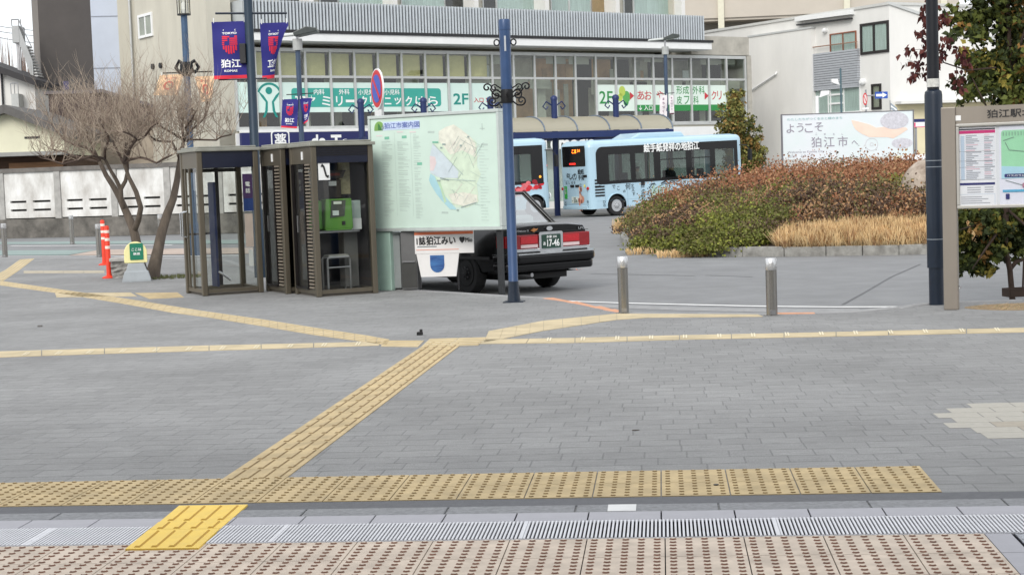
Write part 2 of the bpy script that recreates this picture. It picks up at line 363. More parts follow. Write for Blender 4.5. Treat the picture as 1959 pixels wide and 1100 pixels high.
for pts in ([(1612, 583), (1650, 562), (1705, 530), (1760, 506)], [(1130, 524), (1240, 526), (1330, 528)], [(1350, 527), (1440, 530)]):
    mb = MB(); w = [GR(*p) for p in pts]
    for a, b in zip(w, w[1:]):
        n = Vector((-(b-a).y, (b-a).x, 0)).normalized()*.02; mb.poly([a-n+Vector((0, 0, .004)), b-n+Vector((0, 0, .004)), b+n+Vector((0, 0, .004)), a+n+Vector((0, 0, .004))])
    struct(mb, 'road_joint', mat('bitumen_seam', (100, 101, 103), .8, var=.2))
# manhole-like dark patch
# ---- foreground rows (paving grid coordinates: u along, v away from us)
def v_of(py): return ground_uv(1265, py)[1]
V = {k: v_of(y) for k, y in dict(band=951, dark=966, gran=981, lav=997.5, grate=1032, pink=1064).items()}
def tile(mb, u0, u1, v0, v1, h, mi=0, inset=.003):
    a = [grid(u0+inset, v0+inset), grid(u1-inset, v0+inset), grid(u1-inset, v1-inset), grid(u0+inset, v1-inset)]
    vs = [p+Vector((0, 0, -.01)) for p in a]+[p+Vector((0, 0, h)) for p in a]
    mb.add(vs, [(4, 5, 6, 7), (0, 1, 5, 4), (1, 2, 6, 5), (2, 3, 7, 6), (3, 0, 4, 7)], mi)
def dome(mb, u, v, h0, r=.0125, h=.005, top=0, side=1, n=8):
    vs = []
    for rr, hh in ((r, h0), (r*.62, h0+h)):
        vs += [grid(u+rr*math.cos(2*math.pi*i/n), v+rr*math.sin(2*math.pi*i/n), hh) for i in range(n)]
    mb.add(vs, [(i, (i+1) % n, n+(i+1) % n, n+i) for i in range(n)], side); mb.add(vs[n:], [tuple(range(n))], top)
mb = MB()
for i in range(-11, 4):
    for j in (0, 1):
        tile(mb, i*.3, i*.3+.3, j*.3, j*.3+.3, .006)
        for a in range(5):
            for b in range(5): dome(mb, i*.3+.03+.06*a, j*.3+.03+.06*b, .006)
struct(mb, 'dotted_tactile_band', [TACT, SHADE_GRIME])
mb = MB()
mb.poly([grid(-5, V['dark'], .003), grid(3, V['dark'], .003), grid(3, 0, .003), grid(-5, 0, .003)])
struct(mb, 'dark_paver_row', DGREY)
mb = MB(); u = -5
while u < 3:
    w = random.choice((.55, .6, .62)); tile(mb, u, u+w, V['gran'], V['dark'], .008, 0, .004); u += w
struct(mb, 'granite_kerb_row', GRAN, bevel=.004)
mb = MB()
for i in range(-17, 10): tile(mb, i*.3, i*.3+.3, V['lav'], V['gran'], .01, 0, .003)
struct(mb, 'pale_stone_row', LAV, bevel=.002)
mb = MB(); mb.poly([grid(-5.2, V['pink']-1.2, -.02), grid(3, V['pink']-1.2, -.02), grid(3, V['gran'], -.02), grid(-5.2, V['gran'], -.02)]); 
mb.poly([grid(-5.2, V['pink']-1.2, .0025), grid(3, V['pink']-1.2, .0025), grid(3, V['gran']+.002, .0025), grid(-5.2, V['gran']+.002, .0025)])
struct(mb, 'drain_channel', GAP)
# steel drain grate, bars across the channel
mb = MB(); uf = ground_uv(996, 1022)[0]; k = -5.0
while k < 2.6:
    rel = (k-uf) % 1.0
    w = .008 if .012 < rel < .992 else .016
    tile(mb, k, k+w, V['grate']+.004, V['lav']-.006, .012, 0, 0); k += .0155 if w < .01 else .018
for a, b in ((V['grate']-.002, V['grate']+.006), (V['lav']-.012, V['lav']-.004)): tile(mb, -5.2, 2.7, a, b, .0095, 0, 0)
struct(mb, 'drain_grate', mat('grate_steel', (220, 220, 223), .45, .15, var=.08, scale=12))
# pink dotted tiles nearest to us
mb = MB(); un = -5.1
uend = ground_uv(1884, 1026)[0]
i = 0
while uend - .3*(i+1) > -4.6:
    u0 = uend-.3*(i+1); i += 1
    for j in range(3):
        v1 = V['grate']-.006-.3*j; v0 = v1-.3
        tile(mb, u0, u0+.3, v0, v1, .009, 0, .0022)
        for a in range(5):
            for b in range(6): dome(mb, u0+.03+.06*a, v0+.025+.05*b, .009, r=.0145, h=.005)
struct(mb, 'pink_dotted_tiles', [PINK, PINK_SHADE_GRIME])
mb = MB()
for j in range(3):
    v1 = V['grate']-.006-.3*j; tile(mb, uend, uend+.10, v1-.3, v1, .009, 0, .002); tile(mb, uend+.112, uend+1.2, v1-.3, v1, .008, 1, .001)
struct(mb, 'plain_edge_tiles', [LAV, mat('checker_plate', (170, 172, 178), .4, .6, var=.5, scale=45, bump=.8, bscale=60)])
# bright new tiles bridging the drain
mb = MB()
q = [(343, 971), (474, 969), (380, 1055), (240, 1057)]
A, B, C_, D = [Vector((*ground_uv(*p), 0)) for p in q]
def bil(s, t): return (A*(1-s)+B*s)*(1-t)+(D*(1-s)+C_*s)*t
for t0, t1, h in ((0, .4, .011), (.412, .585, .014), (.6, 1, .016)):
    c = [bil(0, t1), bil(1, t1), bil(1, t0), bil(0, t0)]
    g = [grid(p.x, p.y, h) for p in c]; lo = [grid(p.x, p.y, -.01) for p in c]
    mb.add(lo+g, [(4, 5, 6, 7), (0, 1, 5, 4), (1, 2, 6, 5), (2, 3, 7, 6), (3, 0, 4, 7)])
    for s in (.14, .37, .61, .85):
        ta, tb = t0+(t1-t0)*.08, t1-(t1-t0)*.06
        c = [bil(s-.045, tb), bil(s+.045, tb), bil(s+.045, ta), bil(s-.045, ta)]; c2 = [bil(s-.025, tb-.01), bil(s+.025, tb-.01), bil(s+.025, ta+.01), bil(s-.025, ta+.01)]
        mb.add([grid(p.x, p.y, h) for p in c]+[grid(p.x, p.y, h+.0055) for p in c2], [(4, 5, 6, 7)], 0)
        n0 = len(mb.v)-8; mb.f += [(n0, n0+1, n0+5, n0+4), (n0+1, n0+2, n0+6, n0+5), (n0+2, n0+3, n0+7, n0+6), (n0+3, n0, n0+4, n0+7)]; mb.m += [1, 1, 1, 1]
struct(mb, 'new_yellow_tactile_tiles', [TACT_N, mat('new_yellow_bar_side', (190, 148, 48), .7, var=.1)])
# small white stone set in the granite row
ua, ub = ground_uv(1163, 976)[0], ground_uv(1217, 976)[0]
mb = MB(); tile(mb, ua, ub, V['gran']+.006, V['dark']-.02, .011, 0, 0); struct(mb, 'white_marker_stone', WHITE_L)
# guiding strips across the plaza
def guide(left_px, right_px, name, bars, tl=.3, m=TACT, lift=.005):
    """strip between two measured edges, cut in tiles, with raised bars running along it"""
    mb = MB(); Lp = [Vector((*ground_uv(*p), 0)) for p in left_px]; Rp = [Vector((*ground_uv(*p), 0)) for p in right_px]
    for (a, b, c, d) in zip(Lp, Lp[1:], Rp, Rp[1:]):
        L = ((b-a).length+(d-c).length)/2; n = max(1, round(L/tl))
        for k in range(n):
            t0, t1 = (k+.008)/n, (k+.992)/n
            f = lambda s, t: (a.lerp(b, t)).lerp(c.lerp(d, t), s)
            g = [f(0, t0), f(1, t0), f(1, t1), f(0, t1)]
            mb.add([grid(p.x, p.y, lift) for p in g]+[grid(p.x, p.y, -.005) for p in g], [(0, 1, 2, 3), (4, 5, 1, 0), (5, 6, 2, 1), (6, 7, 3, 2), (7, 4, 0, 3)], 0)
            for s in bars:
                m0, m1 = (k+.05)/n, (k+.95)/n
                g = [f(s-.05, m0), f(s+.05, m0), f(s+.05, m1), f(s-.05, m1)]; g2 = [f(s-.03, m0+.002), f(s+.03, m0+.002), f(s+.03, m1-.002), f(s-.03, m1-.002)]
                n0 = len(mb.v); mb.add([grid(p.x, p.y, lift) for p in g]+[grid(p.x, p.y, lift+.005) for p in g2], [(4, 5, 6, 7)], 0)
                mb.f += [(n0, n0+1, n0+5, n0+4), (n0+1, n0+2, n0+6, n0+5), (n0+2, n0+3, n0+7, n0+6), (n0+3, n0, n0+4, n0+7)]; mb.m += [1]*4
    return struct(mb, name, [m, SHADE_GRIME if m is TACT else mat('faded_bar_side', (178, 156, 112), .8, var=.1)])
B4 = (.14, .38, .62, .86)
guide([(420, 921), (820, 655)], [(545, 917), (888, 655)], 'guiding_tactile_strip', B4)
guide([(735, 652), (812, 652)], [(728, 663), (800, 664)], 'tactile_junction', B4, m=TACT2)
guide([(822, 649), (935, 646)], [(806, 664), (915, 661)], 'tactile_junction', B4, m=TACT2, lift=.007)
guide([(0, 537.5), (137, 557), (250, 573), (400, 597), (500, 611), (600, 627), (700, 642), (745, 650)], [(0, 546), (125, 563), (240, 582), (395, 607), (500, 624), (600, 641), (700, 655), (740, 661)], 'guiding_tactile_strip', B4, m=TACT2)
guide([(-20, 532), (10, 517), (38, 497)], [(6, 538), (36, 518), (66, 495)], 'guiding_tactile_strip', B4, m=TACT2)
guide([(935, 634), (1040, 614), (1180, 600.5), (1185, 600.5)], [(925, 656), (1040, 633), (1180, 612), (1240, 608)], 'guiding_tactile_strip', (), m=TACT2)
guide([(1185, 600.5), (1450, 602)], [(1240, 608), (1460, 606)], 'guiding_tactile_strip', (), m=TACT2)
guide([(-40, 674), (200, 667), (400, 661.5), (600, 657), (730, 654)], [(-40, 685), (200, 677), (400, 671), (600, 665), (726, 661)], 'border_tactile_strip', (), .6, m=TACT2)
guide([(925, 650), (1100, 647), (1300, 642), (1500, 638), (1700, 633.5), (2000, 627)], [(915, 658), (1100, 656), (1300, 650), (1500, 646), (1700, 641.5), (2000, 635)], 'border_tactile_strip', (), .6, m=TACT2)
guide([(105, 561), (250, 560)], [(108, 569), (262, 567)], 'faded_tactile_strip', (), .3, m=TACT2)
guide([(258, 561), (340, 560)], [(285, 572), (352, 569)], 'tactile_tile', (), .3, m=TACT)
guide([(45, 518.5), (200, 518)], [(45, 523), (200, 522.5)], 'faded_tactile_strip', (), .6, m=mat('tactile_worn', (176, 166, 146), .85, var=.2, scale=4))
# white joint ticks across the border strip
mb = MB()
for i in range(20):
    for k in (0, 1):
        x = 470-i*60+k*14 if False else 0
for (xa, xb) in [(x, x) for x in (1047, 1112, 1178, 1243, 1308, 1374, 1439, 1504, 1570, 1636, 1703, 1770, 1840, 1908)] + [(x, x) for x in (42, 105, 165, 228, 292, 355, 420, 485, 550, 615, 680)]:
    ybase = (657.5-(xa-925)*.0218) if xa > 900 else (685-(xa+40)*.0305)
    for k in (0, 5):
        sl = (xa-1285)/900*8
        a, b = Vector((*ground_uv(xa+k, ybase-1), 0)), Vector((*ground_uv(xa+k-sl*.9, ybase-7.5), 0))
        w = Vector((.007, 0, 0)); mb.poly([grid(*(a-w).xy, .009), grid(*(a+w).xy, .009), grid(*(b+w).xy, .009), grid(*(b-w).xy, .009)])
struct(mb, 'tactile_joint_marks', mat('mark_white', (224, 214, 186), .8, var=.1))
# beige pavers let into the grey at the right
BEI = [mat('paver_beige', (164, 156, 142), .8, var=.12, scale=30, bump=.2, bscale=120), mat('paver_cream', (172, 168, 158), .8, var=.1, scale=30, bump=.2, bscale=120), mat('paver_rose', (162, 148, 134), .8, var=.12, scale=30, bump=.2, bscale=120)]
mb = MB()
rows = [(1852, 775), (1812, 784), (1788, 794), (1826, 805), (1812, 816), (1870, 829), (1895, 843)]
v_first = ground_uv(1852, 775)[1]; v_first = (math.floor(v_first/RH)+.5)*RH
v = ground_uv(1880, 862)[1]
for r_, (sx, sy) in enumerate(reversed(rows)):
    u = ground_uv(sx, sy)[0]; vv = v_first-RH*(len(rows)-1-r_)
    for k in range(8):
        tile(mb, u+k*.25, u+k*.25+.25, vv-.1, vv+.1, .0015, random.choice((0, 1, 1, 2)) if k > 0 else 1, .003)
struct(mb, 'beige_paver_inlay', BEI)

# ---- unseen station front, added behind the camera so its eaves shade the nearest paving
stn = bpy.data.objects.new('unseen_station_front', None); COL.objects.link(stn); tag(stn, kind='structure')
mb = MB(); mb.box(-30, 30, -9, -8.5, 0, 9); mb.build('wall', mat('unseen_station_wall', (206, 204, 198), .85, var=.08, scale=.8), stn)['kind'] = 'structure'
mb = MB(); mb.box(-30, 30, -8.49, 1.9, 4.3, 4.7); mb.build('canopy', mat('unseen_station_canopy', (196, 196, 194), .7, var=.06, scale=.8), stn)['kind'] = 'structure'
for x in (-21, -7.5, 7.5, 21): MB().cyl((x, .6, 0), (x, .6, 4.29), .22, n=20).build('column', mat('unseen_station_column', (190, 190, 188), .5, .2, var=.06), stn, smooth=40)['kind'] = 'structure'
# ================================================================ BUILDINGS
GLASS = glass('window_glass', (.86, .9, .88), .06)
CURT = mat('curtain_white', (214, 222, 222), .9, var=.25, scale=9, stretch=(3, 1, .12))
BLIND = mat('blind_ochre', (222, 206, 150), .9, var=.12, scale=2.5)
ROOM = mat('room_grey', (176, 170, 156), .9, var=.35, scale=1.1)
ROOM_D = mat('room_dark', (50, 46, 44), .9, var=.4, scale=1.5)
ROOM_B = mat('room_brown', (196, 154, 112), .9, var=.3, scale=1.3)
CONC = mat('concrete_beige', (196, 192, 178), .88, var=.10, scale=1.1, bump=.15, bscale=14, stretch=(1, 1, .3))
CONC_W = mat('render_white', (223, 222, 218), .88, var=.06, scale=.9, bump=.08, bscale=20, stretch=(1, 1, .35))
ALU = mat('aluminium_frame', (196, 198, 196), .45, .3, var=.08, scale=3)
WHT = mat('white_paint', (232, 233, 232), .5, var=.05, scale=3)
DARKM = mat('dark_metal', (46, 46, 48), .5, .3, var=.2, scale=8)
NAVY = mat('navy_sign', (30, 36, 92), .45, var=.08, scale=2)
FANG = math.atan2(1, 1.45)
FO = at(409, 340, 69.2); FO.z = rz(70)
FB = Frame(FO, FANG)
clinic = thing('clinic_building', 'long pale building with ribbed balcony and a glazed clinic floor behind the buses', 'building', FO, FANG)
def fx(px, py=150): return FB.px(px, py)[0]
def fz(px, py): return FB.px(px, py)[1]
ztop_l = fz(722, 14); zbal0 = fz(722, 71); zslab0 = fz(722, 87); zg1 = fz(722, 99); ztr = fz(722, 148.5); zg0 = fz(722, 244); zs1 = fz(600, 253); zs0 = fz(600, 279)
xe = fx(1320, 80); xend = fx(1430, 150); xg0 = fx(449)
HTOP = ztop_l + 6.5
# solid body behind the glazing: side wall, back, floors
mb = MB()
def side_pt(px, py):
    d = ray(px, py); n = FB.ex; k = (FO-CAM).dot(n)/d.dot(n); p = CAM+d*k-FO; return p.dot(FB.ey), p.z
DEP = side_pt(264, 150)[0]
mb.box(0, .35, 0, DEP, 0, HTOP)                               # side wall (faces the left of the picture)
mb.box(.35, xe, DEP-.3, DEP, 0, HTOP)
mb.box(.35, xe, .02, DEP-.3, HTOP-.3, HTOP)
mb.box(.35, xg0-.05, 0, .4, 0, HTOP)                          # corner pier
mb.box(.35, xend, .0, 9, zg0-.75, zg0-.02)                      # floor between shop and clinic
mb.box(xe-.35, xe-.003, .9, DEP-.3, zslab0+.5, HTOP-.3)
mb.box(.36, xe-.36, 2.5, DEP-.31, zg0-.75+.76, zg1+.4)        # back wall of rooms
mb.box(.36, xe-.36, 1.3, DEP-.31, zg1+.41, HTOP-.31)          # upper storey front wall, set back behind the balcony
mb.box(xe-.3, xend-.25, 3.2, 9, zg0, zg1+.3)
mb.build('wall', CONC, clinic)
mb = MB(); mb.box(xe+.02, xend+.1, -.06, 9, zg1+.12, zg1+1.1); mb.box(xend-.05, xend+.28, -.03, 9, 0, zg1+.12)
mb.build('annex_parapet', mat('annex_concrete', (178, 174, 164), .9, var=.2, scale=1.6), clinic)
# slab edge and ribbed balcony front
mb = MB(); mb.box(fx(450, 80), fx(1334, 90), -1.15, .9, zslab0, zbal0); mb.build('balcony_slab', WHT, clinic, bevel=.02)
mb = MB(); mb.box(fx(450, 80), fx(1336, 90), -1.2, -1.1, zbal0-.03, zbal0+.10); mb.build('balcony_gutter', DARKM, clinic)
mb = MB(); x = fx(447, 40); xr = fx(1321, 40, )
while x < xr:
    mb.box(x, x+.085, -1.12, -1.0, zbal0+.11, ztop_l); x += .165
mb.box(fx(447, 40), xr, -.985, -.96, zbal0+.1, ztop_l-.06, 1); mb.box(xr-.06, xr, -.955, .9, zbal0+.1, ztop_l, 0)
mb.box(fx(447, 40), fx(447, 40)+.06, -.955, 1.28, zbal0+.1, ztop_l, 0)
mb.build('balcony_railing', [mat('louver_grey', (196, 202, 206), .42, .35, var=.08, scale=2), mat('louver_back', (96, 100, 104), .6, var=.1)], clinic)
# storefront frame of the clinic floor
mul = [449, 487, 534, 583, 631, 677, 722, 767, 812, 856, 897, 940, 981, 1021, 1061, 1099, 1138, 1176, 1213, 1248, 1284, 1320, 1354, 1388, 1424]
mx_ = [fx(p) for p in mul]
mb = MB()
for x in mx_: mb.box(x-.055, x+.055, -.12, .03, zg0, zg1)
for z, h in ((zg0, .09), (ztr, .055), (zg1, .08)): mb.box(mx_[0]-.05, mx_[-1]+.05, -.10, .025, z-h, z+h)
mb.build('window_frame', ALU, clinic)
upper_col = [BLIND]*11 + [ROOM, ROOM_D, ROOM, ROOM, ROOM, ROOM, ROOM, ROOM, ROOM, ROOM, ROOM, ROOM_D, ROOM]
lower_col = [ROOM_B, ROOM_D, ROOM_D, ROOM_D, ROOM_D, ROOM_D, ROOM_D, ROOM_D, ROOM_D, ROOM_D, ROOM_D, ROOM_D, ROOM_D, ROOM_B, ROOM, ROOM_B, ROOM, ROOM_D, ROOM_D, ROOM_D, ROOM_D, ROOM_D, ROOM_D, ROOM_D]
for i in range(len(mx_)-1):
    a, b = mx_[i]+.06, mx_[i+1]-.06
    if i >= 11: upper_col[i] = random.choice((ROOM, ROOM, CONC, ROOM_B, ROOM_D)); lower_col[i] = random.choice((ROOM_D, ROOM_B, ROOM, ROOM_D)) if i < 16 else ROOM_D
    for z0, z1, cl in ((ztr+.06, zg1-.09, upper_col[i]), (zg0+.1, ztr-.06, lower_col[i])):
        w = MB().box(a, b, -.045, -.035, z0, z1).build('window', GLASS, clinic)
        bl = MB(); dep = .12 if cl is BLIND else random.uniform(.5, 1.4)
        if cl is BLIND: bl.box(a-.05, b-.10, dep, dep+.02, z0-.02, z1-.03); bl.box(a-.05, b+.05, 1.6, 1.62, z0-.1, z1+.05, 1)
        else:
            bl.box(a-.05, b+.05, 1.9, 1.92, z0-.1, z1+.05)
            if random.random() < .8:
                q = random.uniform(a, b-.3); bl.box(q, q+random.uniform(.25, .5), dep, dep+.05, z0-.05, z0+(z1-z0)*random.uniform(.4, 1), 1)
            if random.random() < .5: bl.box(a-.05, b+.05, dep*.5, dep*.5+.02, z1-(z1-z0)*random.uniform(.15, .4), z1+.02, 2)
        bl.build('blind' if cl is BLIND else 'room_interior', [cl, ROOM_D if cl is BLIND else random.choice((ROOM_B, ROOM, CONC, WHT)), CONC], w)
# upper storey windows with curtains
def win(parent, fr, x0, x1, z0, z1, y, frame_m, inner_m, name='window', mull=(), fw=.06, gl=None, inner_y=.1):
    mb = MB(); mb.box(x0-fw, x1+fw, y-.07, y+.0, z0-fw, z0); mb.box(x0-fw, x1+fw, y-.07, y+.0, z1, z1+fw); mb.box(x0-fw, x0, y-.068, y, z0, z1); mb.box(x1, x1+fw, y-.068, y, z0, z1)
    for m in mull: mb.box(x0+(x1-x0)*m-fw/2, x0+(x1-x0)*m+fw/2, y-.064, y-.003, z0, z1)
    f = mb.build(name, frame_m, parent)
    MB().box(x0, x1, y-.035, y-.03, z0, z1).build('pane', gl or GLASS, f)
    MB().box(x0, x1, y-.012, y-.006, z0, z1).build('curtain' if inner_m is CURT else 'interior', inner_m, f)
    return f
UW = [(534, 573, ROOM_D), (612, 645, ROOM_D), (647, 737, CURT), (768, 849, CURT), (851, 885, ROOM_D), (924, 947, ROOM_D), (950, 1024, CURT), (1054, 1086, CURT), (1089, 1128, CURT), (1130, 1160, ROOM_B), (1193, 1209, ROOM_D), (1212, 1290, CURT)]
for a, b, m_ in UW:
    xa, xb = FB.px(a, 10, 1.3)[0], FB.px(b, 10, 1.3)[0]
    win(clinic, FB, xa, xb, zbal0+.35, ztop_l+1.35, 1.297, ALU, m_)
for p in (590, 750, 905, 1040, 1175, 1300):
    xa = FB.px(p, 10, .6)[0]; MB().box(xa-.12, xa+.12, .3, 1.297, zbal0, HTOP-.35).build('balcony_partition', CONC_W, clinic)
# shop front below
mb = MB(); mb.box(xg0, fx(1190), -.02, 3, 0, .35); mb.box(xg0, fx(1430), .9, 3, .36, zs0)
mb.build('shopfront_base', CONC_W, clinic)
mb = MB()
x = xg0
while x < fx(1190): mb.box(x, x+.09, -.05, .05, .35, zs0); x += 1.6
mb.box(xg0, fx(1190), -.06, .06, zs0-.45, zs0-.36)
mb.build('shopfront_frame', ALU, clinic)
MB().box(xg0, fx(1190), .0, .01, .36, zs0-.01).build('shopfront_glass', GLASS, clinic)
for i in range(16):
    x = xg0+.3+i*1.35; MB().box(x, x+1.0, .5, .85, .1, random.uniform(1.2, 2.0)).build('shop_shelf', random.choice((ROOM_B, WHT, ROOM, CURT)), clinic)
mb = MB(); mb.box(xg0-.1, xend, -.1, .3, zs1-.02, zg0-.76); mb.build('fascia_band', WHT, clinic)
# small window and vents in the side wall
SF = Frame(FO, FANG-math.pi/2 + math.pi)                      # plane of the side wall
def side_pt(px, py):
    d = ray(px, py); n = FB.ex; k = (FO-CAM).dot(n)/d.dot(n); p = CAM+d*k-FO; return p.dot(FB.ey), p.z
(y0, zz1), (y1, zz0) = side_pt(290, 29), side_pt(269, 70)
ya, yb = min(y0, y1), max(y0, y1)
f = MB(); f.box(-.07, -.002, ya-.12, ya, zz0-.12, zz1+.12); f.box(-.07, -.002, yb, yb+.12, zz0-.12, zz1+.12); f.box(-.07, -.002, ya, yb, zz1, zz1+.12); f.box(-.09, -.002, ya, yb, zz0-.12, zz0); f.box(-.06, -.003, (ya+yb)/2-.05, (ya+yb)/2+.05, zz0, zz1)
f = f.build('side_window', WHT, clinic)
MB().box(-.03, -.025, ya, yb, zz0, zz1).build('pane', GLASS, f); MB().box(-.012, -.004, ya, yb, zz0, zz1).build('interior', ROOM, f)
for p in ((294, 128), (309, 126)):
    yy, zz = side_pt(*p); MB().cyl((-.1, yy, zz), (.0, yy, zz), .13, n=12).build('vent', DARKM, clinic)
# ---- window films of the two clinics
MINT = mat('film_mint', (214, 236, 228), .4, var=.04, scale=1); TEAL = mat('film_teal', (58, 166, 152), .4, var=.05, scale=2)
LWHITE = mat('lettering_white', (240, 242, 240), .5, var=0); LTEAL = mat('lettering_teal', (24, 140, 130), .5, var=0); LRED = mat('lettering_red', (196, 52, 64), .5, var=0)
LGREEN = mat('lettering_green', (44, 140, 70), .5, var=0); LGREY = mat('lettering_grey', (120, 128, 132), .5, var=0); LBLACK = mat('lettering_black', (28, 28, 30), .5, var=0)
def face(px, py): return FB.px(px, py)
sg = thing('clinic_window_sign', 'mint window film with teal panel of white Japanese lettering, left of the two clinic signs', 'window sign', FO, FANG)
z1, z0 = fz(722, 159), fz(722, 214.5); xs0, xs1 = fx(452), fx(938)
mb = MB()
for i in range(len(mx_)-1):
    if xs0-.3 < mx_[i] < xs1-.2: mb.box(mx_[i]+.065, mx_[i+1]-.065, -.055, -.048, z0, z1)
mb.build('film', MINT, sg)
za, zb = fz(722, 169.5), fz(722, 205); xa, xb = fx(555), fx(841)
mb = MB(); mb.prism(rrect(xa, xb, zb, za, .15), -.062, -.057); mb.build('panel', TEAL, sg)
mb = MB()
for t, a, b, py, h in (('内科', 598, 618, 176.5, .24), ('外科', 646, 666, 176.5, .24), ('小児外科', 683, 722, 177, .24), ('小児科', 733, 762, 177, .24)):
    mb.text(t, fx((a+b)/2), fz((a+b)/2, py), w=fx(b)-fx(a), h=h, y=-.066, bold=.02)
for t, a, b in (('フ', 562, 581), ('ァ', 586, 600), ('ミ', 613, 629), ('リ', 640, 652), ('ー', 659, 674), ('ク', 686, 699), ('リ', 705, 716), ('ニ', 733, 745), ('ッ', 752, 764), ('ク', 773, 785), ('は', 792, 809), ('ら', 816, 834)):
    mb.text(t, fx((a+b)/2), fz((a+b)/2, 194), w=fx(b)-fx(a), h=.09 if t == 'ー' else (.3 if t in 'ッァニ' else .42), y=-.066, bold=.03)
mb.build('lettering', LWHITE, sg)
mb = MB(); mb.text('2F', fx(879), fz(879, 190), w=fx(893)-fx(865), h=.5, y=-.06, bold=.03); mb.build('floor_lettering', LTEAL, sg)
mb = MB(); mb.text('入口', fx(913), fz(913, 192), w=fx(923)-fx(905), h=.22, y=-.06, bold=.03); mb.text('↘', fx(930), fz(930, 192), h=.2, y=-.06, bold=.03); mb.build('entrance_lettering', LRED, sg)
mb = MB(); cx, cz = fx(512), fz(512, 175); mb.prism(ellipse(cx, cz+.02, .16, .16), -.064, -.058)
cx, cz = fx(513), fz(513, 190)
for s in (-1, 1):
    pts = [(cx+s*.12*k+s*(.55-.0)*0, cz) for k in range(0)]
    arc = [(s*.55, .38), (s*.30, .18), (s*.1, -.1), (s*.12, -.5), (s*.25, -.78), (s*.38, -.8), (s*.24, -.5), (s*.2, -.12), (s*.4, .12)]
    mb.prism([(cx+x, cz-.02+z) for x, z in arc], -.064, -.058)
arc = [(cx+.62*math.cos(R(a)), cz+.1+.62*math.sin(R(a))) for a in range(20, 161, 10)]+[(cx+.52*math.cos(R(a)), cz+.1+.52*math.sin(R(a))) for a in range(160, 19, -10)]
mb.prism(arc, -.0635, -.0585)
mb.build('emblem', LTEAL, sg)
sg = thing('clinic_window_sign', 'pale window film with red kana and green arrow band, right of the two clinic signs', 'window sign', FO, FANG)
PALE = mat('film_pale', (224, 238, 228), .4, var=.04, scale=1); z1, z0 = fz(1200, 163), fz(1200, 213)
mb = MB()
for i in range(16, 23): mb.box(mx_[i]+.065, mx_[i+1]-.065, -.055, -.048, z0, z1)
mb.build('film', PALE, sg)
za = fz(1300, 201)
mb = MB()
for i in (18, 19, 20, 21, 22): mb.box(mx_[i]+.066, mx_[i+1]-.066, -.062, -.057, z0-.01, za+.0)
mb.build('band', LGREEN, sg)
mb = MB(); mb.text('2F', fx(1157), fz(1157, 187), w=fx(1170)-fx(1145), h=.62, y=-.06, bold=.015); mb.build('floor_lettering', LGREEN, sg)
mb = MB()
for t, a, b in (('あ', 1217, 1230), ('お', 1231, 1244), ('や', 1254, 1267), ('ク', 1359, 1368), ('リ', 1370, 1378)): mb.text(t, fx((a+b)/2), fz((a+b)/2, 183), w=fx(b)-fx(a), h=.46, y=-.06, bold=.012)
mb.build('kana_lettering', LRED, sg)
mb = MB()
for t, a, b, py in (('形', 1292, 1303, 173), ('成', 1304, 1316, 173), ('外', 1323, 1334, 173), ('科', 1335, 1346, 173), ('皮', 1292, 1302, 192), ('フ', 1306, 1316, 192), ('科', 1324, 1334, 192)): mb.text(t, fx((a+b)/2), fz((a+b)/2, py), w=fx(b)-fx(a), h=.42, y=-.06, bold=.008)
mb.build('specialty_lettering', LGREEN, sg)
mb = MB(); mb.text('↓', fx(1222), fz(1222, 207), h=.24, y=-.066, bold=.02); mb.text('入口', fx(1237), fz(1237, 207), w=fx(1245)-fx(1229), h=.24, y=-.066, bold=.02); mb.build('arrow_lettering', LWHITE, sg)
mb = MB()
for px, py, r, mi in ((1188, 175, .26, 0), (1196, 186, .3, 1), (1184, 187, .2, 0), (1195, 196, .2, 2)): mb.prism(ellipse(fx(px), fz(px, py), r*.8, r), -.066+mi*.002, -.058, mi)
for px in (1206, 1349): mb.prism([(fx(px)-.12, fz(px, 184)+.2), (fx(px)+.16, fz(px, 184)), (fx(px)-.12, fz(px, 184)-.2)], -.066, -.058, 3)
mb.build('emblem', [mat('leaf_light', (186, 206, 92), .5, var=0), mat('leaf_mid', (92, 168, 88), .5, var=0), LGREEN, LRED], sg)
# ---- drugstore fascia sign
sg = thing('shop_sign', 'long navy fascia sign with white lettering above the shop front', 'shop sign', FO, FANG)
MB().box(fx(451), fx(1200), -.3, -.11, zs0, zs1).build('panel', NAVY, sg)
MB().box(fx(451), fx(1200), -.31, -.1, zs1, zs1+.12).build('top_edge', WHT, sg)
mb = MB(); cx, cz = fx(525), fz(525, 269); mb.prism(rrect(cx-.45, cx+.45, cz-.42, cz+.42, .15), -.312, -.302); mb.prism(rrect(cx-.39, cx+.39, cz-.36, cz+.36, .12), -.318, -.3135, 1); mb.text('薬', cx, cz, h=.56, y=-.324, bold=.03)
mb.text('de', fx(598), fz(598, 270), h=.5, y=-.31, bold=.05); mb.text("Tomod's", fx(678), fz(678, 271), w=fx(735)-fx(626), h=.62, y=-.31, bold=.05); mb.text("Tomod's", fx(1075), fz(1075, 273), w=fx(1125)-fx(1025), h=.62, y=-.31, bold=.05)
mb.build('lettering', [LWHITE, NAVY], sg)

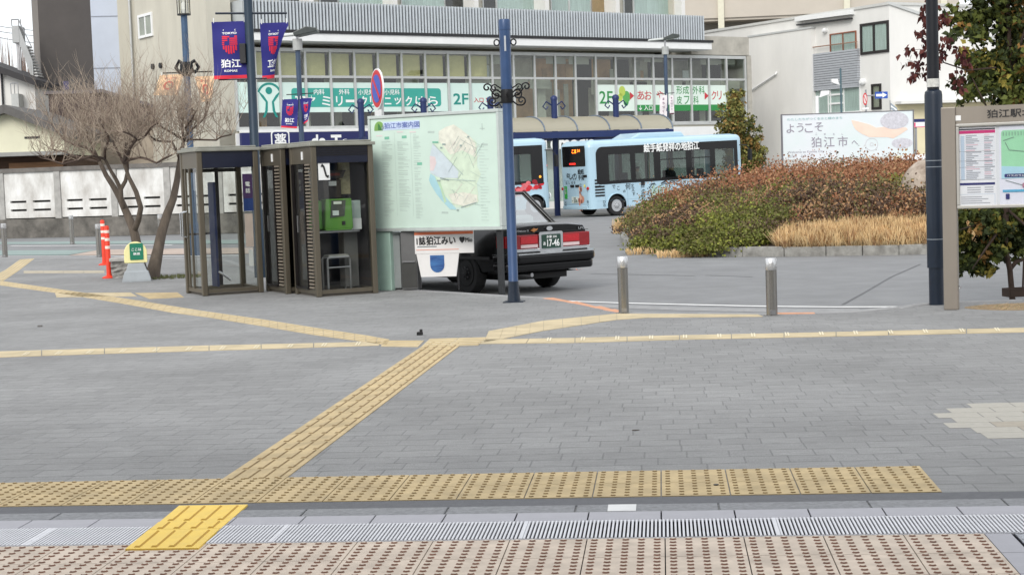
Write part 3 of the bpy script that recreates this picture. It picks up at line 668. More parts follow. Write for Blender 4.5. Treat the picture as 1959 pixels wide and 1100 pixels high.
# ================================================================ left: tower, pale block, house, walls
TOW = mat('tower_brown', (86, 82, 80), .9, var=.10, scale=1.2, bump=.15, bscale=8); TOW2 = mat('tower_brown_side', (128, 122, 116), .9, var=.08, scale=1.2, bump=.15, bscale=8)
def wallbox(name, label, cat, px0, px1, Y, pyt, ang, dep, m, parent=None, py_b=None):
    pass
A = at(88, 300, 84); A.z = rz(84)
tw = thing('tower_block', 'tall windowless dark brown block behind the bare tree', 'building', A, R(8))
TF = Frame(A, R(8)); x1 = TF.px(187, 100)[0]; H = TF.px(100, -60)[1]
MB().box(0, x1, 0, 9, 0, H).build('wall', TOW, tw)
xl = TF.px(64, 80, 3.5)[0]
MB().add([(0, -.002, 0), (xl, 3.5, 0), (xl, 3.5, H), (0, -.002, H), (xl, 9, 0), (xl, 9, H), (-.003, 9, 0), (-.003, 9, H)], [(0, 1, 2, 3), (1, 4, 5, 2), (4, 6, 7, 5), (3, 2, 5, 7)]).build('side_wall', TOW2, tw)
MB().box(xl-.3, x1+.1, -.1, 9, H, H+.3).build('parapet', TOW2, tw)
A = at(188, 300, 83.4); A.z = rz(84)
pb = thing('pale_block', 'plain pale blue building face squeezed between brown tower and beige wall', 'building', A, R(8))
TF2 = Frame(A, R(8)); x1 = TF2.px(241, 100)[0]
MB().box(0, x1, 0, 8, 0, H*1.05).build('wall', mat('pale_blue_panel', (192, 200, 214), .7, var=.05, scale=.8), pb)
MB().box(-.1, x1+.1, -.12, 8, H*1.05, H*1.05+.3).build('parapet', ALU, pb)
mb = MB()
for k in range(1, 5): mb.box(.01, x1-.01, -.02, -.003, H*.2*k, H*.2*k+.05)
mb.build('panel_joint', mat('joint_grey', (150, 156, 168), .7, var=.1), pb)
A = at(239, 300, 83); A.z = rz(84)
bb = thing('beige_block', 'narrow beige rendered building edge beside the pale blue block', 'building', A, R(8))
x1 = Frame(A, R(8)).px(268, 100)[0]
MB().box(0, x1, 0, 8, 0, H*1.1).build('wall', CONC, bb); MB().box(-.08, x1+.08, -.1, 8, H*1.1, H*1.1+.25).build('parapet', CONC_W, bb)
mb = MB(); mb.cyl((x1*.6, -.1, 0), (x1*.6, -.1, H*1.08), .06); mb.build('downpipe', ALU, bb)
# low dark-roofed building behind the tree
ROOFD = mat('roof_dark_brown', (74, 62, 60), .85, var=.25, scale=5, bump=.3, bscale=20)
A = at(85, 340, 74); A.z = rz(70)
lb = thing('low_shop', 'low building with dark brown sloping roof behind the bare tree', 'building', A, R(4))
LF = Frame(A, R(4)); pt = lambda px, py: LF.px(px, py)
a, b, c, d = pt(92, 173), pt(192, 168), pt(352, 216), pt(352, 300)
mb = MB(); mb.prism([(a[0], a[1]-1.6), (c[0], a[1]-1.6), (c[0], c[1]-.2), (b[0], b[1]-.2), (a[0], a[1]-.2)], .0, 6); mb.build('roof', ROOFD, lb)
mb = MB(); mb.box(a[0]-.2, b[0]+.05, -.15, 6, a[1]-.2, a[1]-.05); mb.prism([(b[0], b[1]-.2), (c[0]+.2, c[1]-.25), (c[0]+.2, c[1]-.1), (b[0], b[1]-.05)], -.15, 6); mb.build('roof_edge', mat('roof_trim', (104, 98, 100), .6, .2, var=.1), lb)
mb = MB(); mb.box(a[0]+.1, c[0]-.1, .3, 5.8, 0, a[1]-1.61); mb.build('wall', mat('grime_beige', (168, 156, 140), .9, var=.2, scale=1.5), lb)
for i in range(4):
    x0 = a[0]+.6+i*1.5; win(lb, LF, x0, x0+1.1, 1.0, 2.4, .297, DARKM, ROOM)
mb = MB(); q = pt(108, 164); r_ = pt(128, 171); mb.box(q[0], r_[0], 1, 2, a[1]-.05, a[1]+.55); mb.box(q[0]+.1, r_[0]-.1, .99, .995, a[1]+.05, a[1]+.45, 1); mb.build('roof_unit', [DARKM, NAVY], lb)
# cream house at far left with dark roof, and the one behind it
CREAM = mat('cream_render', (216, 214, 190), .9, var=.06, scale=.9, bump=.1, bscale=14)
A = at(-60, 340, 66); A.z = rz(70)
hs = thing('cream_house', 'cream single storey house with grey gable roof above the white panel wall', 'house', A, R(2))
HF = Frame(A, R(2)); p = HF.px
e1, e2, e3 = p(-60, 232), p(13, 206), p(122, 246)
xr = p(124, 300)[0]; zb = p(60, 297)[1]
mb = MB(); mb.prism([(0, zb), (xr, zb), (xr, e3[1]-.2), (e2[0], e2[1]-.25), (0, e1[1]-.25)], 0, 7); mb.build('wall', CREAM, hs)
mb = MB(); mb.prism([(e2[0], e2[1]-.25), (xr+.5, e3[1]-.45), (xr+.5, e3[1]-.1), (e2[0], e2[1]+.1)], -.5, 7.3); mb.prism([(-.4, e1[1]-.4), (e2[0]-.003, e2[1]-.25), (e2[0]-.003, e2[1]+.1), (-.4, e1[1]-.05)], -.5, 7.3); mb.build('roof', mat('roof_grey', (96, 94, 92), .8, var=.2, scale=6, bump=.2), hs)
mb = MB(); q0, q1 = p(47, 262), p(76, 265); mb.box(q0[0], q1[0], -.03, -.002, q1[1], q0[1]); mb.build('vent', DARKM, hs)
mb = MB(); mb.box(-.4, xr+.1, -.9, .1, zb-.04, zb+.12); mb.build('lower_eave', mat('eave_grey', (150, 150, 146), .7, var=.1), hs)
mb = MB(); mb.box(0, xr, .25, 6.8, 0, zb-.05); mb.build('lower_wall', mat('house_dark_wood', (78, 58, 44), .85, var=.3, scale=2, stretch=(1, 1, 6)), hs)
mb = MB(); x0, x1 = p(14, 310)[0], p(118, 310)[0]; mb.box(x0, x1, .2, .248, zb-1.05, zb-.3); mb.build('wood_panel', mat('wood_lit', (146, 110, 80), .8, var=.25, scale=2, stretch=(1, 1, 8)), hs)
A = at(-40, 340, 78); A.z = rz(70)
h2 = thing('upper_house', 'white house with dark roof edge standing behind the cream house', 'house', A, R(2))
HF = Frame(A, R(2)); p = HF.px; xr = p(66, 160)[0]; r1, r2 = p(-40, 112), p(66, 160)
mb = MB(); mb.prism([(0, 0), (xr, 0), (xr, r2[1]-.1), (0, r1[1]-.1)], 0, 6); mb.build('wall', CONC_W, h2)
mb = MB(); mb.prism([(-.3, r1[1]-.1), (xr+.2, r2[1]-.15), (xr+.2, r2[1]+.15), (-.3, r1[1]+.25)], -.6, 6.2); mb.build('roof', mat('roof_black', (52, 50, 52), .7, var=.2), h2)
mb = MB(); x0 = p(6, 180)[0]; mb.cyl((x0, -.1, 1), (x0, -.1, p(6, 140)[1]), .05); mb.build('downpipe', DARKM, h2)
q0, q1 = p(30, 168), p(46, 210); mb = MB(); mb.box(q0[0], q1[0], -.9, -.05, q1[1], q0[1]-.35)
mb.build('balcony', mat('balcony_grey', (182, 184, 182), .7, var=.1), h2)
mb = MB()
for x in (q0[0], (q0[0]+q1[0])/2, q1[0]): mb.cyl((x, -.88, q0[1]-.35), (x, -.88, q0[1]+.15), .025, n=6)
mb.cyl((q0[0], -.88, q0[1]+.15), (q1[0], -.88, q0[1]+.15), .025, n=6); mb.build('balcony_rail', STEEL, h2)
# outdoor stair
A = at(22, 340, 82); A.z = rz(82)
st = thing('outdoor_stair', 'grey steel outdoor stair climbing beside the dark brown tower', 'stair', A, R(2))
SFm = Frame(A, R(2)); p = SFm.px
t0, t1, b0 = p(22, 50), p(37, 82), p(64, 150)
mb = MB(); mb.box(t0[0], t1[0], 0, 1.2, t1[1], t0[1]); mb.build('landing', mat('stair_grey', (176, 178, 178), .7, var=.12, scale=2), st)
mb = MB(); mb.prism([(t1[0]-.02, t1[1]), (b0[0], b0[1]-.3), (b0[0], p(64, 118)[1]), (t1[0]-.02, t0[1])], .02, .1); mb.build('side_panel', mat('stair_grey', (176, 178, 178)), st)
mb = MB()
for i in range(12):
    f = i/12; x = t1[0]+(b0[0]-t1[0])*f; z = t1[1]+(b0[1]-t1[1])*f; mb.box(x, x+.32, .12, 1.2, z-.22, z-.14)
mb.build('steps', mat('stair_tread', (198, 198, 196), .8, var=.1), st)
mb = MB(); mb.box(t0[0]+.1, t0[0]+.25, .3, .45, 0, t1[1]); mb.box(t1[0]-.2, t1[0]-.05, .3, .45, 0, t1[1]); mb.build('leg', STEEL, st)
mb = MB(); zt = p(22, 38)[1]
for x in (t0[0], t0[0]+.45, t1[0]): mb.cyl((x, .05, t0[1]), (x, .05, zt+(x-t0[0])*.0), .03, n=6)
mb.cyl((t0[0], .05, zt), (t1[0], .05, zt), .03, n=6); mb.cyl((t1[0], .05, zt), (b0[0], .05, p(64, 92)[1]), .03, n=6); mb.build('handrail', STEEL, st)
# white panel wall on a stained concrete base
WB = mat('wall_base_concrete', (116, 112, 106), .92, var=.4, scale=1.6, bump=.4, bscale=12, col2=(72, 70, 66)); 
WPAN = mat('panel_white_stained', (216, 216, 214), .88, var=.35, scale=1.6, bump=.15, bscale=10, stretch=(1, 1, .5), col2=(176, 172, 166))
A = GR(-90, 459); A.z = rz(A.y)
wd = GR(430, 447)-GR(-90, 459); wa = math.atan2(wd.y, wd.x)
wl = thing('panel_wall', 'white slotted concrete panel wall on a dark stained base, across the side road', 'wall', A, wa)
WF = Frame(A, wa); p = WF.px
L = p(700, 440)[0]; zb1 = p(100, 418)[1]; zp1 = p(100, 328)[1]
MB().box(0, L, 0, .5, 0, zb1).build('base', WB, wl)
MB().box(0, L, .02, .32, zp1, zp1+.16).build('coping', mat('coping_grey', (112, 108, 104), .9, var=.3, scale=3), wl)
seams = [-90, 2, 110, 218, 320, 420]
for a, b in zip(seams, seams[1:]+[520, ]):
    xa, xb = p(a, 400)[0], p(b, 400)[0]
    MB().box(xa-.13, xa+.13, .04, .30, zb1, zp1).build('post', mat('post_grey', (168, 166, 162), .9, var=.25, scale=3), wl)
    mb = MB(); xs0, xs1 = xa+.135, xb-.135; w = xs1-xs0
    zr = [zb1+.04, zb1+.3, zb1+.38, zb1+.62, zb1+.70, zp1-.003]       # rows of the panel with slots between
    for z0, z1 in ((zr[0], zr[1]), (zr[2], zr[3]), (zr[4], zr[5])): mb.box(xs0, xs1, .1, .22, z0, z1)
    for z0, z1 in ((zr[1], zr[2]), (zr[3], zr[4])):
        for f0, f1 in ((0, .10), (.42, .55), (.90, 1)): mb.box(xs0+w*f0, xs0+w*f1, .102, .218, z0, z1)
    mb.build('panel', WPAN, wl)
    MB().box(xs0, xs1, .3, .31, zb1, zp1).build('backing', mat('backing_grey', (84, 82, 80), .9, var=.2), wl)
# brown winter wood on the rise far left
mb = MB()
for i in range(2600):
    x = random.uniform(-40, -20.5); y = random.uniform(100, 112); h = random.uniform(.55, 1)*(11.8 + .9*math.sin(x*.9)); t = random.uniform(-.5, .5)
    w = .05 if i % 5 else .1
    mb.add([(x-w, y, 3), (x+w, y, 3), (x+t, y+random.uniform(-.5, .5), h)], [(0, 1, 2)])
tag(mb.build('winter_wood', mat('bare_twigs_far', (124, 108, 100), .95, var=.3, scale=.8)), 'brown leafless wood rising behind the outdoor stair', 'wood', kind='stuff')
mb = MB()
for i in range(14):
    for j in range(4): mb.poly([(-60+i*3, 99+j*6, [2, 6, 8, 8.5][j]), (-57+i*3, 99+j*6, [2, 6, 8, 8.5][j]), (-57+i*3, 105+j*6, [6, 8, 8.5, 9][j]), (-60+i*3, 105+j*6, [6, 8, 8.5, 9][j])])
struct(mb, 'wooded_hill', mat('leaf_litter', (104, 90, 78), .95, var=.3, scale=.6))
# ================================================================ right: white building and apartments behind
A = at(1706, 330, 84); A.z = rz(84)
LA = math.atan2(1, -.579) - math.pi                           # local +x runs from the far left end to this corner
wb = thing('white_building', 'white rendered two storey building with dark framed windows behind the welcome board', 'building', A, LA)
QF = Frame(A, LA); p = QF.px
xl = p(1322, 66)[0]; z_r = p(1705, 9)[1]; zl = p(1322, 66)[1]
mb = MB(); mb.box(xl, 0, 0, 10, 0, z_r); mb.build('wall', CONC_W, wb)
mb = MB(); mb.box(xl-.1, .08, -.08, 10.1, z_r, z_r+.14); mb.build('roof_coping', mat('coping_pale', (204, 204, 200), .6, .2, var=.08), wb)
xm0, zm0 = p(1432, 69, -.3)[0], p(1552, 55, -.3)[1]; xm1 = p(1552, 100, -.3)[0]
mb = MB(); mb.box(xm0, xm1, -.3, -.003, 0, zm0); mb.build('lower_wing', CONC_W, wb)
MB().box(xm0-.05, xm1+.05, -.35, -.003, zm0, zm0+.1).build('wing_coping', ALU, wb)
w1 = [(1590, 66, 1639, 99, (.48,)), (1648, 53, 1699, 96, (.47,))]
q0, q1 = p(1590, 68), p(1638, 99); win(wb, QF, q0[0], q1[0], q1[1], q0[1], -.002, mat('frame_rust', (140, 84, 60), .6, var=.15), CURT, mull=(.5,))
q0, q1 = p(1650, 57), p(1698, 95); win(wb, QF, q0[0], q1[0], q1[1]-.0, q0[1]+.15, -.002, mat('frame_black', (36, 32, 32), .5, var=.15), CURT, mull=(.48,), fw=.14)
q0, q1 = p(1671, 166), p(1684, 205); win(wb, QF, q0[0], q1[0], q1[1], q0[1], -.002, mat('frame_black', (36, 32, 32)), ROOM, fw=.12)
q0, q1 = p(1557, 168), p(1646, 212); win(wb, QF, q0[0], q1[0], q1[1], q0[1], -.002, WHT, CURT, mull=(.33, .38, .67))
mb = MB()
for f in (.33, .66): mb.box(q0[0]+(q1[0]-q0[0])*.36, q0[0]+(q1[0]-q0[0])*.66, -.075, -.02, q1[1]+(q0[1]-q1[1])*f-.05, q1[1]+(q0[1]-q1[1])*f+.05)
mb.build('window_bar', WHT, wb)
q0, q1 = p(1554, 106), p(1646, 163); mb = MB(); zc = q1[1]
mb.box(q0[0], q1[0], -.2, -.003, q1[1]-.1, q1[1])
while zc < q0[1]: mb.box(q0[0], q1[0], -.2, -.16, zc+.01, zc+.11); mb.box(q0[0], q0[0]+.04, -.155, -.003, zc+.01, zc+.11); mb.box(q1[0]-.04, q1[0], -.155, -.003, zc+.01, zc+.11); zc += .13
mb.box(q0[0]+.05, q1[0]-.05, -.15, -.13, q1[1], q0[1], 1); mb.build('balcony', [mat('balcony_louver', (188, 192, 198), .45, .3, var=.08), mat('balcony_louver_back', (120, 124, 130), .6, var=.1)], wb)
mb = MB(); zt = p(1554, 68)[1]; mb.cyl((q0[0]+.05, -.18, q0[1]), (q0[0]+.05, -.18, zt), .04, n=6, mi=0); mb.cyl((q0[0], -.18, q0[1]+.4), (q1[0], -.18, q0[1]+.4), .03, n=6); mb.cyl((q1[0]-.05, -.18, q0[1]), (q1[0]-.05, -.18, q0[1]+.4), .03, n=6); mb.build('balcony_rail', mat('rail_rust', (150, 116, 96), .6, var=.2), wb)
q0, q1 = p(1528, 38), p(1635, 24); mb = MB(); mb.prism([(q0[0], q0[1]-.12), (q1[0], q1[1]-.12), (q1[0], q1[1]+.12), (q0[0], q0[1]+.12)], -.3, -.003); mb.build('awning', WHT, wb)
mb = MB(); mb.prism([(q0[0]+.1, q0[1]-.36), (q1[0]-.1, q1[1]-.36), (q1[0]-.1, q1[1]-.285), (q0[0]+.1, q0[1]-.285)], -.28, -.05); mb.build('awning_frame', DARKM, wb)
q0, q1 = p(1436, 174, -.4), p(1484, 142, -.4); mb = MB(); mb.tube([(q0[0], -.4, q0[1]-2), (q0[0], -.4, q0[1]), (q1[0], -.4, q1[1]), (q1[0], -.32, q1[1]+.1)], .06, 6); mb.build('drain_pipe', WHT, wb)
for px, py, r in ((1581, 59, .14), (1653, 157, .17)):
    q = p(px, py); MB().lathe([(r, -.0), (r, -.18), (r*.6, -.28)], (q[0], 0, q[1]), 12, axis='y').build('vent_hood', WHT, wb)
# gabled right wing of the same white building, running back from the corner
mb = MB(); 
def right_pt(px, py):
    d = ray(px, py); n = QF.ex; k = (A-CAM).dot(n)/d.dot(n); q = CAM+d*k-A; return q.dot(QF.ey), q.z
E2 = Frame(A, R(10)); px2 = E2.px
a0, a1, a2 = px2(1706, 9), px2(1835, 50), px2(1990, 110)
ob = MB(); ob.prism([(.01, 0), (a2[0], 0), (a2[0], a2[1]), (.01, a0[1])], .003, 8)
wing = thing('gabled_wing', 'white rendered building side with descending roof line right of the dark framed windows', 'building', A, R(10))
ob.build('wall', CONC_W, wing)
mb = MB(); mb.prism([(-.05, a0[1]), (a2[0]+.2, a2[1]), (a2[0]+.2, a2[1]+.15), (-.05, a0[1]+.15)], -.1, 8.1); mb.build('roof_edge', ALU, wing)
q0, q1 = px2(1712, 197), px2(1790, 192); mb = MB(); mb.box(q0[0], q1[0]+4, -.8, .0, q0[1]-.1, q0[1]+.05); mb.build('canopy', CONC_W, wing)
MB().box(q0[0], q1[0]+4, -.05, -.003, 0, q0[1]-.11).build('shop_wall', mat('shop_cream', (222, 212, 178), .85, var=.06, scale=1), wing)
# apartments far behind
A = at(1290, 330, 118); A.z = 0
ap = thing('apartment_block', 'large grey beige apartment block with open galleries far behind the white building', 'building', A, R(-6))
PF = Frame(A, R(-6)); p = PF.px; xr = p(1835, 20)[0]
H = p(1500, -120)[1]
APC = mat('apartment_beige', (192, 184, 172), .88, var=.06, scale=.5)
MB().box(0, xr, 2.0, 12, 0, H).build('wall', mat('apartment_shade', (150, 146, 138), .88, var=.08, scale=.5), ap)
for k, (pt_, pb_) in enumerate(((-120, -70), (-38, -18), (5, 30))):
    pass
z0, z1 = p(1400, 34)[1], p(1400, -2)[1]
for k in range(-3, 4):
    a_, b_ = z0+k*2.9, z0+k*2.9+1.45
    if a_ < 0: continue
    MB().box(-.5, xr, 0, .15, a_, b_).build('gallery_parapet', APC, ap); MB().box(-.5, xr, .16, 1.99, a_-.2, a_-.003).build('gallery_slab', APC, ap)
    for i in range(7):
        x0 = 1.2+i*3.1; win(ap, PF, x0, x0+.9, a_+.3, a_+2.2, 1.997, ALU, ROOM)
for px in (1379, 1620, 1805):
    x = p(px, 20)[0]; MB().box(x-.22, x+.22, -.25, -.003, 0, H).build('column', mat('column_pale', (214, 210, 190), .7, var=.06), ap)
# power cables crossing the sky at the left
for k_, (y0, y1) in enumerate(((42, 56), (52, 66), (58, 80))):
    mb = MB(); a, b = at(-200, y0-60, 92), at(75, y1+4, 100); pts = [a.lerp(b, t/8)-Vector((0, 0, .5*math.sin(math.pi*t/8))) for t in range(9)]
    mb.tube(pts, .018, 5)
    tag(mb.build('power_cable', DARKM), ('thin dark overhead cable left of the outdoor stair, topmost of three', 'thin dark overhead cable left of the outdoor stair, middle of three', 'thin dark overhead cable left of the outdoor stair, lowest of three')[k_], 'cable', 'overhead cables')
# ================================================================ VEHICLES
TYRE = mat('tyre_rubber', (34, 34, 35), .85, var=.25, scale=20); RIM = mat('rim_steel', (196, 198, 200), .35, .7, var=.12, scale=14); HUBD = mat('hub_dark', (70, 70, 72), .5, .5, var=.2)
BLK = mat('black_gloss', (13, 13, 15), .16, var=.1, scale=3, coat=.1, spec=.35); BLKM = mat('black_plastic', (24, 24, 25), .55, var=.15, scale=10); CHROME = mat('chrome', (226, 228, 230), .12, 1, var=.05)
BUSB = mat('bus_pale_blue', (174, 204, 220), .28, var=.05, scale=1.2, coat=.4)
BGLASS = glass('bus_glass', (.58, .64, .62), .04)
def wheel(parent, x, y, z, r, w, side=-1, axis='y', rim=RIM):
    """tyre and rim as part and sub-part; side -1: outer face towards negative axis"""
    f = lambda p: [(a, -side*b) for a, b in p]
    t = MB().lathe(f([(r*.62, .01), (r*.70, w*.02), (r*.93, -w*.02+.0), (r, w*.12), (r, w*.88), (r*.93, w), (r*.6, w)]), (x, y, z), 28, axis=axis).build('wheel', TYRE, parent, smooth=50)
    # profile runs from outer face (0) inwards (-side)
    m = MB()
    m.lathe(f([(r*.62, .0), (r*.60, .035), (r*.50, .05), (r*.36, .02), (r*.34, -.005), (r*.16, -.012), (r*.14, -.03), (.005, -.034)]), (x, y, z), 28, axis=axis)
    for k in range(8):
        a = 2*math.pi*k/8; c, q = r*.27*math.cos(a), r*.27*math.sin(a)
        p0 = (x+c, y, z+q) if axis == 'y' else (x, y+c, z+q)
        p1 = (x+c, y+side*.02, z+q) if axis == 'y' else (x+side*.02, y+c, z+q)
        m.cyl(p0, p1, .014, n=6, mi=1)
    m.build('rim', [rim, HUBD], t, smooth=50)
    return t
def person(name, label, loc, rotz, shirt, hair_m, hat=None, parent=None):
    m = bpy.data.meshes.new('person')
    P = [(0, 0, .45), (0, -.02, .62), (0, -.03, .85), (0, -.02, 1.0), (0, .0, 1.08), (0, .02, 1.18), (0, .02, 1.28),
         (-.16, -.02, .98), (-.24, .02, .74), (-.18, .24, .66), (.16, -.02, .98), (.24, .02, .74), (.18, .24, .66),
         (-.10, .1, .46), (-.11, .44, .47), (-.11, .48, .08), (.10, .1, .46), (.11, .44, .47), (.11, .48, .08), (0, .05, 1.19)]
    Eg = [(0, 1), (1, 2), (2, 3), (3, 4), (4, 5), (5, 6), (3, 7), (7, 8), (8, 9), (3, 10), (10, 11), (11, 12), (0, 13), (13, 14), (14, 15), (0, 16), (16, 17), (17, 18), (5, 19)]
    Rr = [.15, .15, .16, .11, .055, .095, .085, .06, .045, .035, .06, .045, .035, .08, .065, .045, .08, .065, .045, .07]
    m.from_pydata(P, Eg, []); o = bpy.data.objects.new('body', m); COL.objects.link(o)
    s = o.modifiers.new('skin', 'SKIN')
    for v, r in zip(m.skin_vertices[0].data, Rr): v.radius = (r, r)
    m.skin_vertices[0].data[0].use_root = True
    o.modifiers.new('sub', 'SUBSURF').levels = 2
    dg = bpy.context.evaluated_depsgraph_get(); mm = bpy.data.meshes.new_from_object(o.evaluated_get(dg)); bpy.data.objects.remove(o)
    o = bpy.data.objects.new('person', mm); COL.objects.link(o); mm.polygons.foreach_set('use_smooth', [True]*len(mm.polygons))
    skin = mat('skin', (206, 164, 138), .6, var=.06)
    for a in (shirt, skin): mm.materials.append(a)
    for pl in mm.polygons:
        c = pl.center
        if c.z > 1.06: pl.material_index = 1
    o.location = loc; o.rotation_euler = (0, 0, rotz); tag(o, label, 'person')
    h = MB(); prof = [(.1, -.03), (.108, .03), (.10, .09), (.06, .135), (.005, .145)]
    h.lathe(prof, (0, -.012, 1.22), 14); h.build('hair', hair_m, o, smooth=180)
    if hat: MB().lathe([(.17, .03), (.165, .05), (.115, .06), (.112, .13), (.08, .165), (.005, .17)], (0, .01, 1.24), 16).build('sun_hat', hat, o, smooth=60)
    return o
PHI = R(31); BL, BW = 7.75, 2.15
BDIR = Vector((math.cos(PHI), math.sin(PHI), 0)); BIN = Vector((-math.sin(PHI), math.cos(PHI), 0))
TILT = R(-1.2)
def plan(d):
    """rounded plan outline, inset by d; returns (x, y, tag)"""
    rr, rf = .26, .42; out = []
    def arc(cx, cy, r, a0, tagn, n=5):
        for i in range(n+1): out.append((cx+max(r-d, .02)*math.cos(R(a0+90*i/n)), cy+max(r-d, .02)*math.sin(R(a0+90*i/n)), tagn))
    arc(BL-rf, rf, rf, -90, 'f1'); arc(BL-rf, BW-rf, rf, 0, 'f2'); arc(rr, BW-rr, rr, 90, 'r2'); arc(rr, rr, rr, 180, 'r1')
    return out
def make_bus(label, O, decor):
    t = thing('city_bus', label, 'bus', O, PHI, 'pale blue minibuses at the stop'); t.rotation_euler = (0, TILT, PHI)
    ZS, ZB, ZT = .30, 1.27, 2.70
    XW = (1.22, BL-.80); rw = .385; ra = .47
    lev = [(ZS, .0), (.62, .0), (ZB, .0), (2.0, .0), (ZT, .0), (2.80, .02), (2.88, .07), (2.93, .16), (2.965, .4), (2.975, .8)]
    rings = [[(x, y, z) for x, y, _ in plan(d)] for z, d in lev]
    tags = [q for _, _, q in plan(0)]; n = len(tags)
    body = MB(); gl = MB(); rear = MB()
    for k in range(len(lev)-1):
        for i in range(n):
            j = (i+1) % n; ta, tb = tags[i], tags[j]
            q = [rings[k][i], rings[k][j], rings[k+1][j], rings[k+1][i]]
            seg = ta+tb; z = lev[k][0]
            if seg == 'r1f1' and k < 4: continue             # near side: built below, with wheel arches and windows
            if seg == 'f2r2' and 2 <= k < 4: continue        # far side windows
            if seg == 'f1f2' and 2 <= k < 4: continue        # windscreen
            if ta == tb and ta in 'f1f2' and 2 <= k < 4 and i % 6 > 1 and ta == 'f1': continue
            if ta == tb and ta == 'f2' and 2 <= k < 4 and i % 6 < 3: continue
            if seg == 'r2r1' and k == 3: continue            # rear window
            body.poly(q)
    body.poly(rings[-1]); body.poly([(x, y, ZS) for x, y, _ in plan(.02)][::-1])
    x0, x1 = .26, BL-.42
    for xa, xb in ((.26, .62), (BL-.60, BL-.42)): body.poly([(xa, 0, ZB), (xb, 0, ZB), (xb, 0, ZT), (xa, 0, ZT)])
    outl = [(x0, ZB), (x0, ZS)]
    for xw in XW: outl += [(xw+ra*math.cos(a), max(ZS, .385+ra*math.sin(a))) for a in [math.pi+.18 - (math.pi+.36)*i/16 for i in range(17)]]
    outl += [(x1, ZS), (x1, ZB)]
    body.poly([(x, 0, z) for x, z in outl][::-1])
    for xw in XW:                                            # inside of the arches
        pts = [(xw+ra*math.cos(a), .385+ra*math.sin(a)) for a in [math.pi+.18 - (math.pi+.36)*i/16 for i in range(17)]]
        for p, q in zip(pts, pts[1:]): gl.poly([(p[0], 0, p[1]), (q[0], 0, q[1]), (q[0], .35, q[1]), (p[0], .35, p[1])])
        gl.poly([(p[0], .35, p[1]) for p in pts])
    b = body.build('body', BUSB, t, smooth=40)
    gl.build('wheel_arch', BLKM, t)
    # wheel-arch lip
    m = MB()
    for xw in XW: m.tube([(xw+(ra+.01)*math.cos(a), -.012, .385+(ra+.01)*math.sin(a)) for a in [math.pi+.15 - (math.pi+.3)*i/16 for i in range(17)]], .03, 6)
    m.build('arch_trim', BUSB, t, smooth=60)
    for xw in XW: wheel(t, xw, .02, .385, rw, .22); wheel(t, xw, BW-.03, .385, rw, .22, side=1)
    # near side window band: gloss black surround with openings
    xs = decor['pillars']; wb, wt = decor['win_z']
    m = MB(); zb_, zt_ = ZB, ZT
    def band(xa, xb, za, zb2, r0=0): m.box(xa, xb, -.012, .008, za, zb2)
    XL, XR, RC = .32, BL-.40, .30
    q4 = lambda cx, cz, a0: [(cx+RC*math.cos(R(a0+15*i)), cz+RC*math.sin(R(a0+15*i))) for i in range(7)]
    m.prism([(XR, wt), (XR, ZT)]+q4(XL+RC, ZT-RC, 90)+[(XL, wt)], -.012, .008)
    m.prism([(XL, wb)]+[(XL, max(wb-.001, ZB+RC))]*0+q4(XL+RC, ZB+RC-.0, 180)[0:0]+[(XL+.04, ZB+.01), (XL+.12, ZB-.03), (XR, ZB-.03), (XR, wb)], -.012, .008)
    edges = [XL]+[e for p in xs for e in p[:2]]+[XR]
    for a, b_ in zip(edges[::2], edges[1::2]): band(a, b_, wb, wt)
    # rounded rear corner of the band
    m.build('window_surround', BLK, t)
    for p in xs:
        w = MB().box(p[0], p[1], -.002, .004, wb, wt).build('window', BGLASS, t)
        f = MB(); zz = wt-(wt-wb)*.3
        if p[2]: f.box(p[0], p[1], -.014, -.003, zz-.02, zz+.02)
        f.box(p[0], p[0]+.03, -.014, -.003, wb, wt); f.box(p[1]-.03, p[1], -.014, -.003, wb, wt); f.build('frame', BLKM, w)
    MB().box(.3, BL-.45, BW-.004, BW, ZB, ZT).build('far_window', BGLASS, t)
    m = MB()
    for xa in (.3, 1.6, 2.9, 4.2, 5.5, 6.6): m.box(xa, xa+.14, BW-.03, BW-.006, ZB, ZT)
    m.box(.3, BL-.45, BW-.03, BW-.0065, 2.4, ZT); m.build('far_pillar', BLKM, t)
    m = MB(); pl = plan(.004)
    idx = [i for i in range(n) if (tags[i] == 'f1' and i % 6 >= 2) or (tags[i] == 'f2' and i % 6 <= 3)]
    for i, j in zip(idx, idx[1:]): m.poly([(*pl[i][:2], ZB-.25+.25), (*pl[j][:2], ZB), (*pl[j][:2], ZT), (*pl[i][:2], ZT)])
    m.build('windscreen', BGLASS, t)
    # interior
    m = MB(); m.box(.1, BL-.2, .1, BW-.1, .5, .55); m.box(.1, .16, .1, BW-.1, .55, ZT); m.box(.2, BL-.5, .1, BW-.1, 2.78, 2.79)
    m.build('interior', mat('bus_interior', (140, 146, 144), .8, var=.15), t)
    for x, y in ((1.0, .3), (1.0, 1.5), (1.9, .3), (1.9, 1.5), (2.8, 1.5), (4.9, 1.5), (5.9, .5)):
        MB().box(x, x+.08, y, y+.42, .9, 1.62).box(x, x+.42, y, y+.42, .86, .95).build('seat', mat('seat_dark', (44, 58, 72), .85, var=.15), t, bevel=.03)
    m = MB()
    for x in (2.4, 3.3, 4.3, 5.2): m.cyl((x, .6, .55), (x, .6, 2.78), .018, n=6)
    m.build('grab_pole', mat('grab_orange', (220, 160, 80), .4, var=.05), t)
    # rear
    m = MB(); m.box(-.012, .0, .28, BW-.28, 1.98, 2.78); rw_ = m.build('rear_window', BLK, t, bevel=.005)
    m = MB(); tt = lambda u, z, y: (-.016, u, z)
    # writing on the rear reads from left to right as seen from behind: far side (large y) is left
    fn = lambda u, z, y: (-.018+y*0, BW-u, z)
